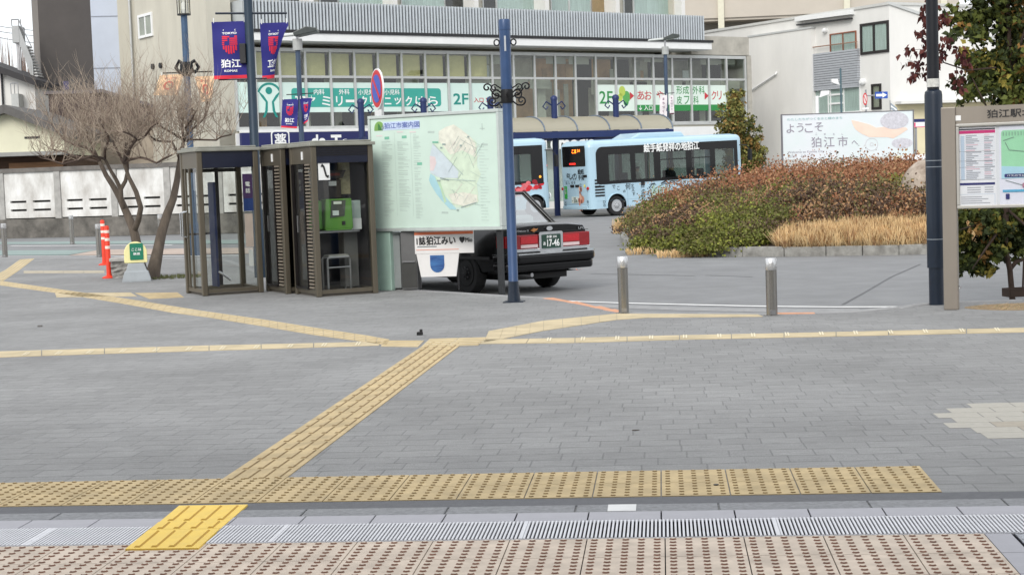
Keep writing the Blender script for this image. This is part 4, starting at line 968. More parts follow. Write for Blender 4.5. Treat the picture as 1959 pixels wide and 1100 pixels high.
    m = MB(); m.text('こま', 1.30-.15, 2.58, h=.15, fn=fn, bold=.03); m.text('2-1', 1.62-.15, 2.6, h=.10, fn=fn, bold=.03); m.build('display', mat('led_amber', (255, 150, 40), .5, var=0, emit=2.2), rw_)
    MB().box(-.03, -.013, .95, 1.35, 2.06, 2.12).build('brake_lamp', mat('brake_red', (255, 40, 30), .4, var=0, emit=1.6), rw_)
    decor['rear'](t, fn)
    MB().box(-.05, .02, .2, BW-.2, .30, .44).build('rear_bumper', BUSB, t, bevel=.02)
    decor['side'](t)
    m = MB(); m.prism([(2.2, 2.94), (5.0, 2.94), (4.8, 3.16), (2.75, 3.18)], .35, BW-.35); m.build('roof_unit', BUSB, t, bevel=.06)
    # mirror at the front near corner
    m = MB(); m.tube([(BL-.25, .05, 2.5), (BL-.02, -.14, 2.48), (BL+.08, -.2, 2.3)], .02, 6); m.box(BL+.03, BL+.13, -.3, -.12, 1.85, 2.3); m.build('mirror', BLKM, t, bevel=.01)
    m = MB(); m.box(BL-.005, BL+.015, .5, 1.6, 2.45, 2.68); m.build('front_display', BLK, t)
    for y in (.3, BW-.3): MB().lathe([(.11, 0), (.12, .03), (.005, .05)], (BL, y, .75), 14, axis='x').build('headlight', WHT, t)
    for y in (.18, BW-.18): MB().cyl((-.02, y, 1.12), (.02, y, 1.12), .06, n=12).build('rear_lamp', mat('lamp_red', (190, 30, 34), .3, var=0), t)
    MB().cyl((BL-.55, -.02, 1.5), (BL-.55, .01, 1.5), .05, n=10).build('indicator', mat('amber_lens', (255, 160, 50), .3, var=0, emit=.8), t)
    return t
INK = mat('ink_black', (30, 32, 36), .6, var=0); INKG = mat('ink_grey', (96, 108, 120), .6, var=0)
rb = random.Random(5)
def scribble(mb, pts, w=.012, y=-.006, fn=None):
    f = fn or (lambda u, z, yy: (u, yy, z))
    for a, b in zip(pts, pts[1:]):
        d = Vector((b[0]-a[0], b[1]-a[1])); L = d.length or 1; nn = Vector((-d.y, d.x))/L*w
        mb.add([f(a[0]-nn.x, a[1]-nn.y, y), f(b[0]-nn.x, b[1]-nn.y, y), f(b[0]+nn.x, b[1]+nn.y, y), f(a[0]+nn.x, a[1]+nn.y, y)], [(0, 1, 2, 3)])
def side2(t):
    m = MB(); m.text('絵手紙発祥の地狛江', 4.0, 2.57, w=2.75, h=.34, y=-.016, bold=.035); m.build('calligraphy', LWHITE, t)
    m = MB()
    for i in range(4): m.box(.20+.02, .66, -.012, .0, .78+i*.115, .845+i*.115)
    for x0, x1, z in ((.2, .5, 1.235), (.2, .38, 1.36), (.2, .32, 1.48)): m.box(x0+.02, x1, -.012, .0, z-.1, z-.03)
    m.build('vent_slot', BLKM, t)
    m = MB(); m.box(.68, .685, -.004, .0, .32, 1.25); m.box(1.75, 1.755, -.004, 0, .32, 1.25); m.box(2.4, 2.405, -.004, 0, .32, 1.25); m.box(.3, 6.4, -.004, 0, .60, .605); m.build('panel_seam', mat('seam_blue', (100, 134, 154), .6, var=0), t)
    m = MB()
    for tx, x, z, h in (('で', 1.1, 1.12, .14), ('こ', 1.32, 1.06, .14), ('何', 1.78, 1.1, .24), ('の', 1.6, .92, .1), ('文', 2.0, 1.12, .14), ('又', 2.02, .96, .14), ('す', 2.05, .8, .14), ('自', 2.5, 1.1, .0+.18), ('の', 2.52, .86, .16), ('回', 2.5, .7, .16), ('ひ', .62, .55, .12), ('の', .62, .42, .1), ('士', 2.55, .48, .2)): m.text(tx, x, z, h=h, y=-.006, bold=.015)
    scribble(m, [(3.0, .75), (3.1, .95), (3.3, 1.02), (3.6, 1.12), (3.72, 1.05), (3.62, .9)]); scribble(m, [(3.4, 1.12), (3.65, 1.22), (3.8, 1.1)], .03); scribble(m, [(4.6, .95), (4.8, 1.15), (5.2, 1.12), (5.3, 1.0)]); scribble(m, [(5.6, 1.1), (5.9, 1.0), (6.1, 1.15), (6.2, 1.0)], .025)
    for k in range(40):
        x, z = rb.uniform(2.7, 6.2), rb.uniform(.45, 1.15); a = rb.uniform(0, 3.1); pts = [(x, z)]
        for q in range(rb.choice((2, 3, 4))): a += rb.uniform(-1, 1); x += .12*math.cos(a); z += .10*math.sin(a); pts.append((x, max(.35, min(1.2, z))))
        scribble(m, pts, rb.choice((.008, .012, .018)))
    for tx, x, z in (('え', 3.3, .6), ('か', 3.9, .75), ('く', 4.3, .6), ('ま', 4.9, .8), ('ち', 5.3, .65)): m.text(tx, x, z, h=.2, y=-.006, bold=.01)
    m.build('ink_drawing', INK, t)
    MB().box(2.42, 2.6, -.007, .0, 1.1, 1.24).build('stamp', BLKM, t)
    m = MB()
    for k in range(30): scribble(m, [(2.9+k*.03, .5+rb.random()*.3), (3.0+k*.03, .9+rb.random()*.25)], .012, y=-.004)
    m.build('wash_drawing', mat('wash_green', (176, 200, 170), .6, var=.1), t)
def rear2(t, fn):
    m = MB()
    for tx, u, z, h in (('絵', 1.45, 1.78, .22), ('手', 1.45, 1.55, .2), ('紙', 1.67, 1.78, .2), ('発', 1.67, 1.55, .2), ('の', .62, 1.64, .16), ('し', .82, 1.6, .22), ('く', .98, 1.58, .22), ('り', 1.15, 1.6, .24), ('は', .5, 1.36, .1), ('し', .7, 1.36, .1), ('る', .9, 1.36, .1), ('ま', 1.08, 1.36, .1), ('江', 1.5, 1.24, .14), ('市', 1.5, 1.08, .14), ('バ', .35, .56, .13), ('ス', .35, .42, .13), ('で', 1.95, 1.05, .12), ('行', 1.95, .6, .12), ('く', 1.95, .44, .12)): m.text(tx, u, z, h=h, fn=fn, bold=.02)
    m.build('ink_drawing', INK, t)
    m = MB(); m.box(-.02, .0, BW-1.02, BW-.76, 1.17, 1.27); m.box(-.02, .0, BW-1.38, BW-1.12, 1.17, 1.27); m.box(-.02, 0, BW-1.95, BW-1.72, 1.55, 1.65); m.build('latch_recess', BLKM, t)
    m = MB(); m.box(-.02, .0, BW-.50, BW-.32, .72, 1.22); g = m.build('green_sticker', mat('sticker_green', (40, 170, 60), .4, var=.1), t)
    m = MB(); m.text('乗', .41, 1.1, h=.12, fn=lambda u, z, y: (-.024, BW-u, z), bold=.02); m.text('降', .41, .96, h=.12, fn=lambda u, z, y: (-.024, BW-u, z), bold=.02); m.build('lettering', LWHITE, g)
    m = MB(); m.box(-.02, 0, BW-1.28, BW-.82, .55, .80); pl_ = m.build('number_plate', mat('plate_white', (214, 222, 214), .5, var=.05), t)
    m = MB(); m.text('200', 1.05, .74, h=.07, fn=lambda u, z, y: (-.024, BW-u, z), bold=.02); m.text('・500', 1.05, .63, h=.12, fn=lambda u, z, y: (-.024, BW-u, z), bold=.03); m.build('lettering', mat('plate_green', (30, 80, 60), .5, var=0), pl_)
    m = MB()
    for k in range(26):
        u, z = 1.46+.11*rb.gauss(0, 1)*.8, .72+.2*rb.gauss(0, 1)*.8; m.add([(-.007-.0003*k, BW-(u+a*.06), z+b*.10) for a, b in ellipse(0, 0, 1, 1, 8)], [tuple(range(8))], k % 3)
    m.build('painted_picture', [mat('ink_rose', (206, 140, 118), .6, var=.15), mat('ink_peach', (222, 176, 150), .6, var=.15), mat('ink_brown', (150, 84, 66), .6, var=.15)], t)
    m = MB(); m.add([(-.02, BW-(1.78+.07*math.cos(a)*(1 if k % 2 else .6)), 1.22+.08*math.sin(a)*(1 if k % 2 else .6)) for k, a in enumerate([2*math.pi*i/14 for i in range(14)])], [tuple(range(14))]); m.build('flower', mat('ink_yellow', (240, 230, 110), .6, var=0), t)
    m = MB(); m.box(-.004, .0, .3, BW-.3, 1.44, 1.446); m.box(-.004, 0, .3, BW-.3, .50, .506); m.build('panel_seam', mat('seam_blue', (100, 134, 154)), t)
O2 = at(1132, 413, 62); O2.z = rz(62)
pl2 = [(.88, 1.98, False), (2.16, 3.12, False), (3.38, 4.72, True), (4.95, 5.95, True), (6.15, 7.2, False)]
make_bus('complete pale blue bus with white calligraphy over its dark windows, ink drawings on its back', O2, dict(pillars=pl2, win_z=(1.36, 2.38), side=side2, rear=rear2))
def side1(t):
    m = MB(); rr = random.Random(11)
    for k in range(60):
        x = rr.uniform(4.4, BL-.5); z = 1.06+.12*math.sin(x*3)+rr.uniform(-.16, .16)
        if (x-XW1)**2+(z-.385)**2 < .6**2: continue
        s = rr.uniform(.07, .15); m.add([(x+a*s, -.005-.00025*k, z+b*s*.7) for a, b in ellipse(0, 0, 1, 1, 9)], [tuple(range(9))], k % 3)
    m.build('rose_painting', [mat('rose_red', (206, 34, 48), .5, var=.2), mat('rose_dark', (150, 22, 36), .5, var=.2), mat('rose_pink', (226, 110, 116), .5, var=.2)], t)
    m = MB(); m.box(3.4, 3.405, -.004, .0, .32, 1.25); m.box(5.6, 5.605, -.004, 0, .32, 1.25); m.build('panel_seam', mat('seam_blue', (100, 134, 154)), t)
XW1 = BL-.80
O1 = O2 - BDIR*(1.70+BL)+BIN*.05; O1.z = rz(60)
make_bus('pale blue bus with red roses around its wheel, half hidden behind the city map board', O1, dict(pillars=[(.88, 1.98, False), (2.16, 3.12, False), (3.30, 4.40, False), (4.55, 5.55, True), (5.75, 6.85, False)], win_z=(1.36, 2.38), side=side1, rear=lambda t, fn: None))
def in_bus(O, x, y, z=.5): return O + BDIR*x + BIN*y + Vector((0, 0, z + x*math.sin(-TILT)))
person('person', 'seated passenger in pale clothes and white sun hat inside the rear half of the bus', in_bus(O2, 2.55, .45, .58), PHI-math.pi/2, mat('shirt_pale', (176, 176, 166), .9, var=.1), mat('hair_dark', (30, 26, 24), .7, var=.2), mat('hat_white', (216, 222, 214), .9, var=.05))
person('person', 'seated dark haired passenger in dark clothes inside the front half of the bus', in_bus(O2, 4.25, .42, .56), PHI-math.pi/2, mat('coat_dark', (44, 42, 48), .9, var=.1), mat('hair_dark', (30, 26, 24)))

# ---------------------------------------------------------------- taxi
TPH = R(37)
TO = at(1058, 500, 24.75); TO.z = rz(25)
TB = mat('taxi_black', (12, 12, 13), .16, var=.06, scale=2, coat=.25, spec=.35)
tx = thing('taxi', 'black taxi saloon parked at the kerb behind the city map board', 'taxi', TO, TPH); tx.scale = (1, 1, 1.06)
HW = .845
def sec(y, w, zb, zt, drop=.05, sh=.0):
    """half section of the lower body at station y"""
    return [(y, w*.80, zb), (y, w*.955, zb+.05), (y, w*.99, zb+.2), (y, w, .58), (y, w*.985, .74), (y, w*.95, zt-drop-.02), (y, w*.88, zt-.015), (y, w*.5, zt+.012), (y, 0, zt+.018)]
st_ = [(.10, .93, .40, .98), (.16, .965, .34, 1.005), (.45, .985, .30, 1.01), (.95, 1, .27, 1.0), (1.6, 1, .24, .985), (2.4, 1, .24, .975), (3.3, .995, .24, .97), (3.9, .985, .28, .95), (4.4, .96, .32, .90), (4.58, .92, .36, .84)]
m = MB(); rows_ = [sec(y, HW*w, zb, zt) for y, w, zb, zt in st_]; k = len(rows_[0])
for s in (1, -1):
    off = len(m.v)
    for r_ in rows_: m.v += [(s*p[1], p[0], p[2]) for p in r_]
    for i in range(len(rows_)-1):
        for j in range(k-1):
            m.f.append((off+i*k+j, off+i*k+j+1, off+(i+1)*k+j+1, off+(i+1)*k+j)); m.m.append(0)
m.poly([(p[1], p[0], p[2]) for p in rows_[0]]+[(-p[1], p[0], p[2]) for p in rows_[0][::-1]][1:])
m.poly([(p[1], p[0], p[2]) for p in rows_[-1]]+[(-p[1], p[0], p[2]) for p in rows_[-1][::-1]][1:])
m.poly([(HW*.8, .1, .3), (HW*.8, 4.5, .3), (-HW*.8, 4.5, .3), (-HW*.8, .1, .3)])
m.build('body', TB, tx, smooth=50)
# cabin: base outline and roof outline
base = [(-.76, .92), (.76, .92), (.80, 3.35), (-.80, 3.35)]; top = [(-.57, 1.42), (.57, 1.42), (.60, 2.72), (-.60, 2.72)]
zb_, zt_ = .985, 1.455
def cab(u, v, f):  # f: 0 base..1 roof
    b0 = base[u]; t0 = top[u]; return (b0[0]+(t0[0]-b0[0])*f, b0[1]+(t0[1]-b0[1])*f, zb_+(zt_-zb_)*f)
rf = MB()
rp = [(-.57, 1.42, 1.455), (.57, 1.42, 1.455), (.60, 2.72, 1.455), (-.60, 2.72, 1.455)]
inner = [(-.42, 1.62, 1.515), (.42, 1.62, 1.515), (.45, 2.5, 1.515), (-.45, 2.5, 1.515)]
for i in range(4): rf.poly([rp[i], rp[(i+1) % 4], inner[(i+1) % 4], inner[i]])
rf.poly(inner)
for i, j in ((0, 0), (1, 1), (2, 2), (3, 3)):
    rf.tube([Vector(cab(i, 0, 0)), Vector(cab(i, 0, 1))], .045, 8)
for s in (-1, 1): rf.tube([(s*.785, 2.05, .985), (s*.59, 2.03, 1.455)], .035, 8)
rf.tube([rp[0], rp[1], rp[2], rp[3], rp[0]], .03, 8)
rf.build('roof', TB, tx, smooth=60)
TG = glass('taxi_glass', (.62, .72, .72), .5)
def cabglass(i, j, name):
    a, b, c, d = cab(i, 0, .02), cab(j, 0, .02), cab(j, 0, .98), cab(i, 0, .98); MB().poly([a, b, c, d]).build(name, TG, tx)
cabglass(0, 1, 'rear_window'); cabglass(2, 3, 'windscreen'); cabglass(3, 0, 'side_window'); cabglass(1, 2, 'side_window')
# seats inside with white lace covers
for x, y in ((-.4, 2.2), (.4, 2.2)):
    MB().box(x-.24, x+.24, y, y+.14, .6, 1.2).box(x-.13, x+.13, y+.02, y+.1, 1.2, 1.38).build('seat', mat('seat_cover_white', (206, 210, 208), .9, var=.08), tx, bevel=.04)
MB().box(-.66, .66, 1.28, 1.45, .6, 1.12).build('rear_seat', mat('seat_cover_white', (206, 210, 208)), tx, bevel=.05)
MB().box(-.7, .7, .96, 1.3, .99, 1.0).build('parcel_shelf', mat('shelf_pale', (170, 176, 176), .9, var=.1), tx)
# bumper
m = MB()
pr = lambda z0, z1, g: m.slab([(-HW-.02, .42), (-HW-.02, .02+g), (-HW+.10, -.10+g), (HW-.10, -.10+g), (HW+.02, .02+g), (HW+.02, .42)], z0, z1)
pr(.34, .46, .05); pr(.46, .585, 0); m.build('rear_bumper', BLK, tx, bevel=.03)
m = MB(); m.slab([(-HW-.012, .42), (-HW-.012, .012), (-HW+.10, -.107), (HW-.10, -.107), (HW+.012, .012), (HW+.012, .42), (HW-.1, .42), (HW-.1, .1), (-HW+.1, .1), (-HW+.1, .42)], .586, .606); m.build('bumper_chrome', CHROME, tx)
# tail panel: lamps, plate, trims
LR = mat('tail_lens_red', (138, 8, 18), .12, var=.12, scale=18, coat=.8); LRB = mat('tail_lens_bright', (188, 24, 36), .12, var=.15, scale=30, coat=.8)
for s in (-1, 1):
    l = MB(); l.box(min(s*.235, s*.80), max(s*.235, s*.80), .055, .12, .665, .87); l = l.build('tail_lamp', LR, tx, bevel=.012)
    q = MB(); q.box(min(s*.25, s*.58), max(s*.25, s*.58), .047, .0555, .74, .845); q.build('bright_lens', LRB, l)
    q = MB(); q.box(min(s*.25, s*.58), max(s*.25, s*.58), .046, .0555, .68, .725); q.build('reverse_lens', mat('lens_clear', (214, 190, 190), .15, var=.05), l)
    wmb = MB(); wmb.box(min(s*.795, s*.835), max(s*.795, s*.835), .10, .34, .69, .86); wmb.build('side_lens', LR, l)
m = MB(); m.box(-.80, .80, .045, .11, .625, .662); m.build('tail_chrome', CHROME, tx, bevel=.005)
m = MB(); m.prism(rrect(-.235, .235, .61, .90, .03), .03, .06); fr_ = m.build('plate_frame', CHROME, tx)
m = MB(); m.prism(rrect(-.185, .185, .655, .86, .015), .02, .029); pl_ = m.build('number_plate', mat('plate_dark_green', (30, 64, 52), .45, var=.05), tx)
m = MB(); m.text('多摩 500', 0, .825, h=.04, w=.2, y=.015, bold=.03); m.text('17-46', .03, .735, w=.24, h=.10, y=.015, bold=.03); m.text('あ', -.145, .73, h=.05, y=.015, bold=.03); m.build('lettering', LWHITE, pl_)
m = MB(); m.prism(ellipse(0, .945, .06, .032), .06, .09); m.build('boot_emblem', CHROME, tx)
m = MB(); m.prism([(-.36, .925), (-.30, .96), (-.25, .945), (-.22, .955), (-.25, .925), (-.31, .91)], .065, .095); m.prism([(-.33, .915), (-.27, .935), (-.30, .90)], .066, .0955); m.build('leaf_badge', mat('badge_gold', (190, 130, 80), .35, .6, var=.1), tx)
m = MB(); m.text('SuperDeluxe G', -.57, .925, w=.34, h=.035, y=.078, bold=.01); m.text('LPG', .66, .925, w=.13, h=.035, y=.078, bold=.01); m.build('boot_lettering', CHROME, tx)
m = MB(); m.box(-.8, .8, .088, .098, .895, .902); m.build('boot_seam', BLKM, tx)
for s in (-1, 1):
    for y in (1.14, 3.70): wheel(tx, s*(HW+.006), y, .315, .315, .19, side=-1 if s < 0 else 1, axis='x', rim=mat('rim_dark', (18, 18, 19), .6, .2, var=.2))
    m = MB(); m.tube([(s*.85, 3.05, 1.0), (s*.97, 3.1, 1.05)], .02, 6); m.box(min(s*.93, s*1.06), max(s*.93, s*1.06), 3.05, 3.13, .97, 1.1); m.build('door_mirror', TB, tx, bevel=.02)
    for y in (1.35, 2.35):
        m = MB(); m.box(min(s*.85, s*.875), max(s*.85, s*.875), y, y+.2, .80, .83); m.build('door_handle', CHROME, tx)
    m = MB()
    for y in (1.25, 2.05, 3.1): m.box(min(s*.846, s*.852), max(s*.846, s*.852), y, y+.008, .35, .93)
    m.box(min(s*.84, s*.862), max(s*.84, s*.862), .5, 4.2, .52, .56); m.build('side_trim', BLKM, tx)
MB().cyl((-.45, -.04, .29), (-.45, .5, .29), .03, n=10).build('exhaust', STEEL, tx)
m = MB(); m.box(-.55, .55, .35, 4.3, .2, .32); m.build('underbody', BLKM, tx)
m = MB(); m.box(-.14, .14, 1.95, 2.15, 1.52, 1.64); m.build('roof_lamp', mat('roof_lamp_white', (226, 222, 200), .4, var=.04), tx, bevel=.04)
for s in (-1, 1): MB().box(min(s*.4, s*.75), max(s*.4, s*.75), 4.56, 4.61, .60, .76).build('headlight', WHT, tx)

# ---------------------------------------------------------------- white van by the welcome board
VO = GR(1742, 402); VO = at(1748, 330, 60); VO.z = rz(62)
vn = thing('white_van', 'white van standing behind the welcome board, mostly hidden by the dark blue pole', 'van', VO, R(8))
m = MB(); prof = [(0, .35), (4.3, .35), (4.3, .95), (3.7, 1.15), (3.2, 1.88), (2.9, 1.96), (.25, 1.98), (.03, 1.85), (0, .9)]
m.prism(prof, 0, 1.65); m.build('body', WHT, vn, bevel=.06)
MB().prism([(.55, 1.15), (1.75, 1.15), (1.75, 1.75), (.62, 1.75)], -.012, -.002).build('side_window', BLK, vn)
MB().prism([(1.9, 1.15), (3.45, 1.15), (3.1, 1.75), (1.9, 1.75)], -.012, -.002).build('side_window', BLK, vn)
MB().box(-.012, -.002, .2, 1.45, 1.2, 1.8).build('rear_window', BLK, vn)
for x in (.85, 3.5): wheel(vn, x, -.01, .31, .31, .18); wheel(vn, x, 1.66, .31, .31, .18, side=1)
m = MB(); m.box(-.03, .1, .02, .16, .9, 1.4); m.build('tail_lamp', LR, vn)
# shop banner with pink lettering above the van
BO = at(1740, 262, 66); BO.z = rz(66)
bn = thing('shop_awning_sign', 'white and pink awning sign with navy top edge right of the welcome board', 'sign', BO, R(8)); bf = Frame(BO, R(8)); 
za, zb2, zc = bf.px(1760, 228)[1], bf.px(1760, 234)[1], bf.px(1760, 244)[1]
MB().box(0, 5, 0, .12, zb2, za).build('top_edge', NAVY, bn); MB().box(0, 5, -.05, .1, zc, zb2-.003).build('panel', WHT, bn)
m = MB(); m.box(0, 5, -.056, -.051, zc, zc+.03); m.box(.0, .25, -.056, -.051, zc+.04, zb2-.02); m.box(.75, 1.0, -.056, -.051, zc+.04, zb2-.02); m.text('のり', 1.4, (zc+zb2)/2, h=.14, y=-.056, bold=.03); m.build('lettering', mat('lettering_pink', (220, 80, 120), .5, var=0), bn)
m = MB(); m.cyl((.3, .06, 0), (.3, .06, zc), .05); m.cyl((4.7, .06, 0), (4.7, .06, zc), .05); m.build('post', STEEL, bn)
# ---------------------------------------------------------------- bus shelter
NVP = mat('navy_post', (30, 46, 92), .4, .2, var=.12, scale=4)
ppx = [810, 938, 1060, 1178]
S0 = at(1062, 410, 65.6); SA = R(22); 
SFr = Frame(Vector((S0.x, S0.y, rz(65))), SA)
sh = thing('bus_shelter', 'long bus shelter with curved translucent beige roof on navy posts', 'bus shelter', SFr.O, SA)
q = lambda px, py: SFr.px(px, py)
zpt = q(1060, 190)[1]; zbm1, zbm0 = q(1060, 253.5)[1], q(1060, 266)[1]
xa, xb = q(760, 255)[0], q(1268, 255)[0]
for px in ppx+[690]:
    x = q(px, 200)[0]; MB().cyl((x, 0, 0), (x, 0, zpt), .125, n=14).build('post', NVP, sh, smooth=50)
    m = MB(); m.lathe([(.14, -.05), (.15, .05), (.1, .12), (.005, .16)], (x, 0, zpt), 14)
    for s in (-1, 1): m.tube([(x+s*.12, 0, zpt-.25), (x+s*.35, 0, zpt-.1), (x+s*.5, 0, zpt-.3), (x+s*.36, 0, zpt-.42), (x+s*.28, 0, zpt-.3)], .03, 6)
    m.build('finial', NVP, sh, smooth=50)
    MB().tube([(x, 0, zpt-.3), (x+.2, .6, zbm1+.8), (x+.55, 1.6, zbm1+.55)], .02, 5).build('stay_rod', STEEL, sh)
m = MB(); m.box(xa, xb, -.98, -.80, zbm0, zbm1); m.box(xa, xb, 2.3, 2.45, zbm0, zbm1)
for px in ppx+[690]: x = q(px, 200)[0]; m.box(x-.06, x+.06, -.80, 2.3, zbm0+.02, zbm1-.02)
m.build('beam', NVP, sh)
zap = q(1060, 224)[1]
def arch(x, t): return Vector((x, -.9+1.75*(1-math.cos(t*math.pi/2))*1.0+0.0, zbm1+(zap-zbm1)*math.sin(t*math.pi/2)))
def arc2(t): # front eave up and over to the back
    a = math.pi*t; return (-.9+3.25*(1-math.cos(a))/2, zbm1+.02+(zap-zbm1)*math.sin(a))
m = MB(); N = 16
for i in range(N):
    (y0, z0), (y1, z1) = arc2(i/N), arc2((i+1)/N); m.poly([(xa, y0, z0), (xb, y0, z0), (xb, y1, z1), (xa, y1, z1)])
pm = bpy.data.materials.new('polycarbonate_beige'); pm.use_nodes = True; nn = pm.node_tree; nn.nodes.clear()
oo = nn.nodes.new('ShaderNodeOutputMaterial'); d1 = nn.nodes.new('ShaderNodeBsdfDiffuse'); d1.inputs[0].default_value = (*lin((214, 207, 184)), 1); t1 = nn.nodes.new('ShaderNodeBsdfTranslucent'); t1.inputs[0].default_value = (*lin((222, 216, 196)), 1)
g1 = nn.nodes.new('ShaderNodeBsdfGlossy'); g1.inputs['Roughness'].default_value = .25; a1 = nn.nodes.new('ShaderNodeMixShader'); a1.inputs[0].default_value = .6; a2 = nn.nodes.new('ShaderNodeMixShader'); a2.inputs[0].default_value = .06
nn.links.new(d1.outputs[0], a1.inputs[1]); nn.links.new(t1.outputs[0], a1.inputs[2]); nn.links.new(a1.outputs[0], a2.inputs[1]); nn.links.new(g1.outputs[0], a2.inputs[2]); nn.links.new(a2.outputs[0], oo.inputs[0])
m.build('roof', pm, sh, smooth=180)
m = MB(); x = xb
while x > xa-.1: m.tube([(x, y, z+.02) for y, z in [arc2(i/10) for i in range(11)]], .035, 6); x -= 1.45
m.build('rib', mat('rib_grey_blue', (110, 122, 136), .45, .3, var=.1), sh)
# ================================================================ STREET FURNITURE
BLUE = mat('pole_blue', (42, 70, 110), .42, .15, var=.14, scale=5, coat=.2); BLUED = mat('pole_navy', (14, 30, 48), .42, .15, var=.16, scale=5, coat=.2); IRON = mat('iron_black', (28, 28, 30), .5, .4, var=.2, scale=12)
def zat(px, py, Y): return at(px, py, Y).z
def zrel(base, px, py): return at(px, py, base.y).z - base.z
# stainless bollards
BOL = mat('bollard_steel', (160, 157, 152), .26, 1, var=.12, scale=8, stretch=(1, 1, .08)); BOLT = mat('bollard_cap_steel', (214, 214, 214), .3, .9, var=.08)
def bollard(label, base, h, r=.057):
    t = thing('bollard', label, 'bollard', base, 0, 'steel bollards')
    MB().lathe([(r*1.5, 0), (r*1.5, .008), (r, .01), (r, h-.13)], (0, 0, 0), 24).build('post', BOL, t, smooth=40)
    MB().lathe([(r*.96, h-.128), (r*1.03, h-.12), (r*1.03, h-.085), (r*.97, h-.082), (r*.97, h-.078), (r*1.03, h-.075), (r*1.03, h-.01), (r*.9, h), (.002, h)], (0, 0, 0), 24).build('cap', BOLT, t, smooth=40)
    m = MB(); m.box(-.03, .03, -r-.006, -r+.01, .012, .06); m.build('lock_plate', STEEL, t)
    return t
for lab, bx, by, tx_, ty in (('steel bollard beside the blue scrollwork pole, left of the two at the dropped kerb', 1193.5, 599, 1189, 491), ('steel bollard in front of the planted island, right of the two at the dropped kerb', 1477, 603, 1473, 494)):
    b = G(bx, by); bollard(lab, b, zrel(b, tx_, ty), .06)
for lab, bx, by, ty, r in (('weathered grey bollard at the far left edge of the side road', 10, 492, 428, .07), ('weathered grey bollard standing in front of the white panel wall', 138.5, 467, 412, .07), ('weathered grey bollard partly hidden by the red flexible posts', 190.5, 492, 429, .07), ('weathered grey bollard seen between the two trunks of the bare tree', 308.5, 470, 411, .07)):
    b = G(bx, by); bollard(lab, b, zrel(b, bx-2, ty), r)
# red flexible delineators
RED = mat('delineator_red', (232, 62, 34), .55, var=.1, scale=6); REFL = mat('reflective_band', (246, 226, 214), .4, var=.06)
for lab, bx, by, ty in (('red flexible delineator post nearest the stone block, front one of two', 209, 532, 432), ('red flexible delineator post beside the grey bollard, rear one of two', 200, 507, 421)):
    b = G(bx, by); h = zrel(b, bx-4, ty); r = .045
    t = thing('delineator_post', lab, 'delineator', b, 0, 'red delineator posts')
    MB().lathe([(.13, 0), (.13, .02), (.10, .035), (r*1.2, .05)], (0, 0, 0), 20).build('base', RED, t, smooth=40)
    MB().lathe([(r*1.1, .05), (r, .1), (r, h-.02), (r*.7, h), (.002, h)], (0, 0, 0), 20).build('post', RED, t, smooth=40)
    for k in range(3): z = h-.14-.15*k; MB().lathe([(r*1.06, z), (r*1.06, z+.055)], (0, 0, 0), 20).build('reflective_band', REFL, t, smooth=40)
# rough stone block between red posts and tree
b = G(243, 530); sb = thing('stone_block', 'rough grey stone block with flat slab top left of the bare tree', 'stone block', b, R(5))
w2 = 24/ (FPX/b.y)
m = MB(); NX = 9
hB = zrel(b, 240, 492)
vs = []; 
for k in range(7):
    for i in range(16):
        a = 2*math.pi*i/16; rx = w2*(1.05+.08*math.sin(i*2.3+k)); ry = .3*(1+.1*math.cos(i*1.7+k*2)); z = hB*.82*k/6
        c, s_ = math.cos(a), math.sin(a); q = max(abs(c), abs(s_)); vs.append((rx*c/q**.8+random.uniform(-.015, .015), ry*s_/q**.8+random.uniform(-.015, .015), z))
m.add(vs, [(k*16+i, k*16+(i+1) % 16, (k+1)*16+(i+1) % 16, (k+1)*16+i) for k in range(6) for i in range(16)]); m.add(vs[-16:], [tuple(range(16))])
m.build('block', mat('rough_stone', (150, 148, 144), .9, var=.35, scale=9, bump=.8, bscale=18), sb)
m = MB(); m.box(-w2*1.12, w2*1.12, -.34, .34, hB*.825, hB); m.build('slab_top', mat('slab_stone', (176, 174, 170), .85, var=.15, scale=8), sb, bevel=.015)
# cream sign on a grey plastic foot
b = G(262, 538); cs = thing('cone_sign', 'cream rounded sign with green panel on grey plastic foot before the bare tree', 'sign stand', b, R(12))
h = zrel(b, 268, 462); z1 = zrel(b, 265, 503)
PGREY = mat('plastic_grey', (160, 166, 170), .6, var=.1, scale=5); CRM = mat('plastic_cream', (238, 230, 168), .5, var=.06, scale=4)
vs = []
for z, w in ((0, .30), (.03, .30), (.18, .25), (.19, .22), (z1, .165)):
    vs += [(-w/1, -w*.6, z), (w/1, -w*.6, z), (w, w*.6, z), (-w, w*.6, z)]
vs = [(x*.85, y*.85, z) for x, y, z in vs]
m = MB(); m.add(vs, [(k*4+i, k*4+(i+1) % 4, (k+1)*4+(i+1) % 4, (k+1)*4+i) for k in range(4) for i in range(4)]+[(16, 17, 18, 19)]); m.build('foot', PGREY, cs, bevel=.012)
W_ = .205; zz = h-W_
m = MB(); m.prism([(-W_, z1+.005), (W_, z1+.005)]+[(W_*math.cos(R(a)), zz+W_*math.sin(R(a))) for a in range(0, 181, 15)], -.06, .06); m.build('panel', CRM, cs, bevel=.012)
m = MB(); m.prism(rrect(-.1, .14, z1+.06, z1+.36, .015), -.072, -.0605); g = m.build('notice', mat('notice_green', (24, 120, 92), .5, var=.05), cs)
m = MB(); m.text('ここは', .02, z1+.25, w=.17, h=.05, y=-.075, bold=.03); m.text('禁煙', .02, z1+.17, w=.12, h=.045, y=-.075, bold=.03); m.build('lettering', LWHITE, g)
m = MB(); m.prism([(-.06, zz+.1), (.08, zz+.1), (.08, zz+.125), (-.06, zz+.125)], -.065, -.0605); m.build('grip_slot', DARKM, cs)
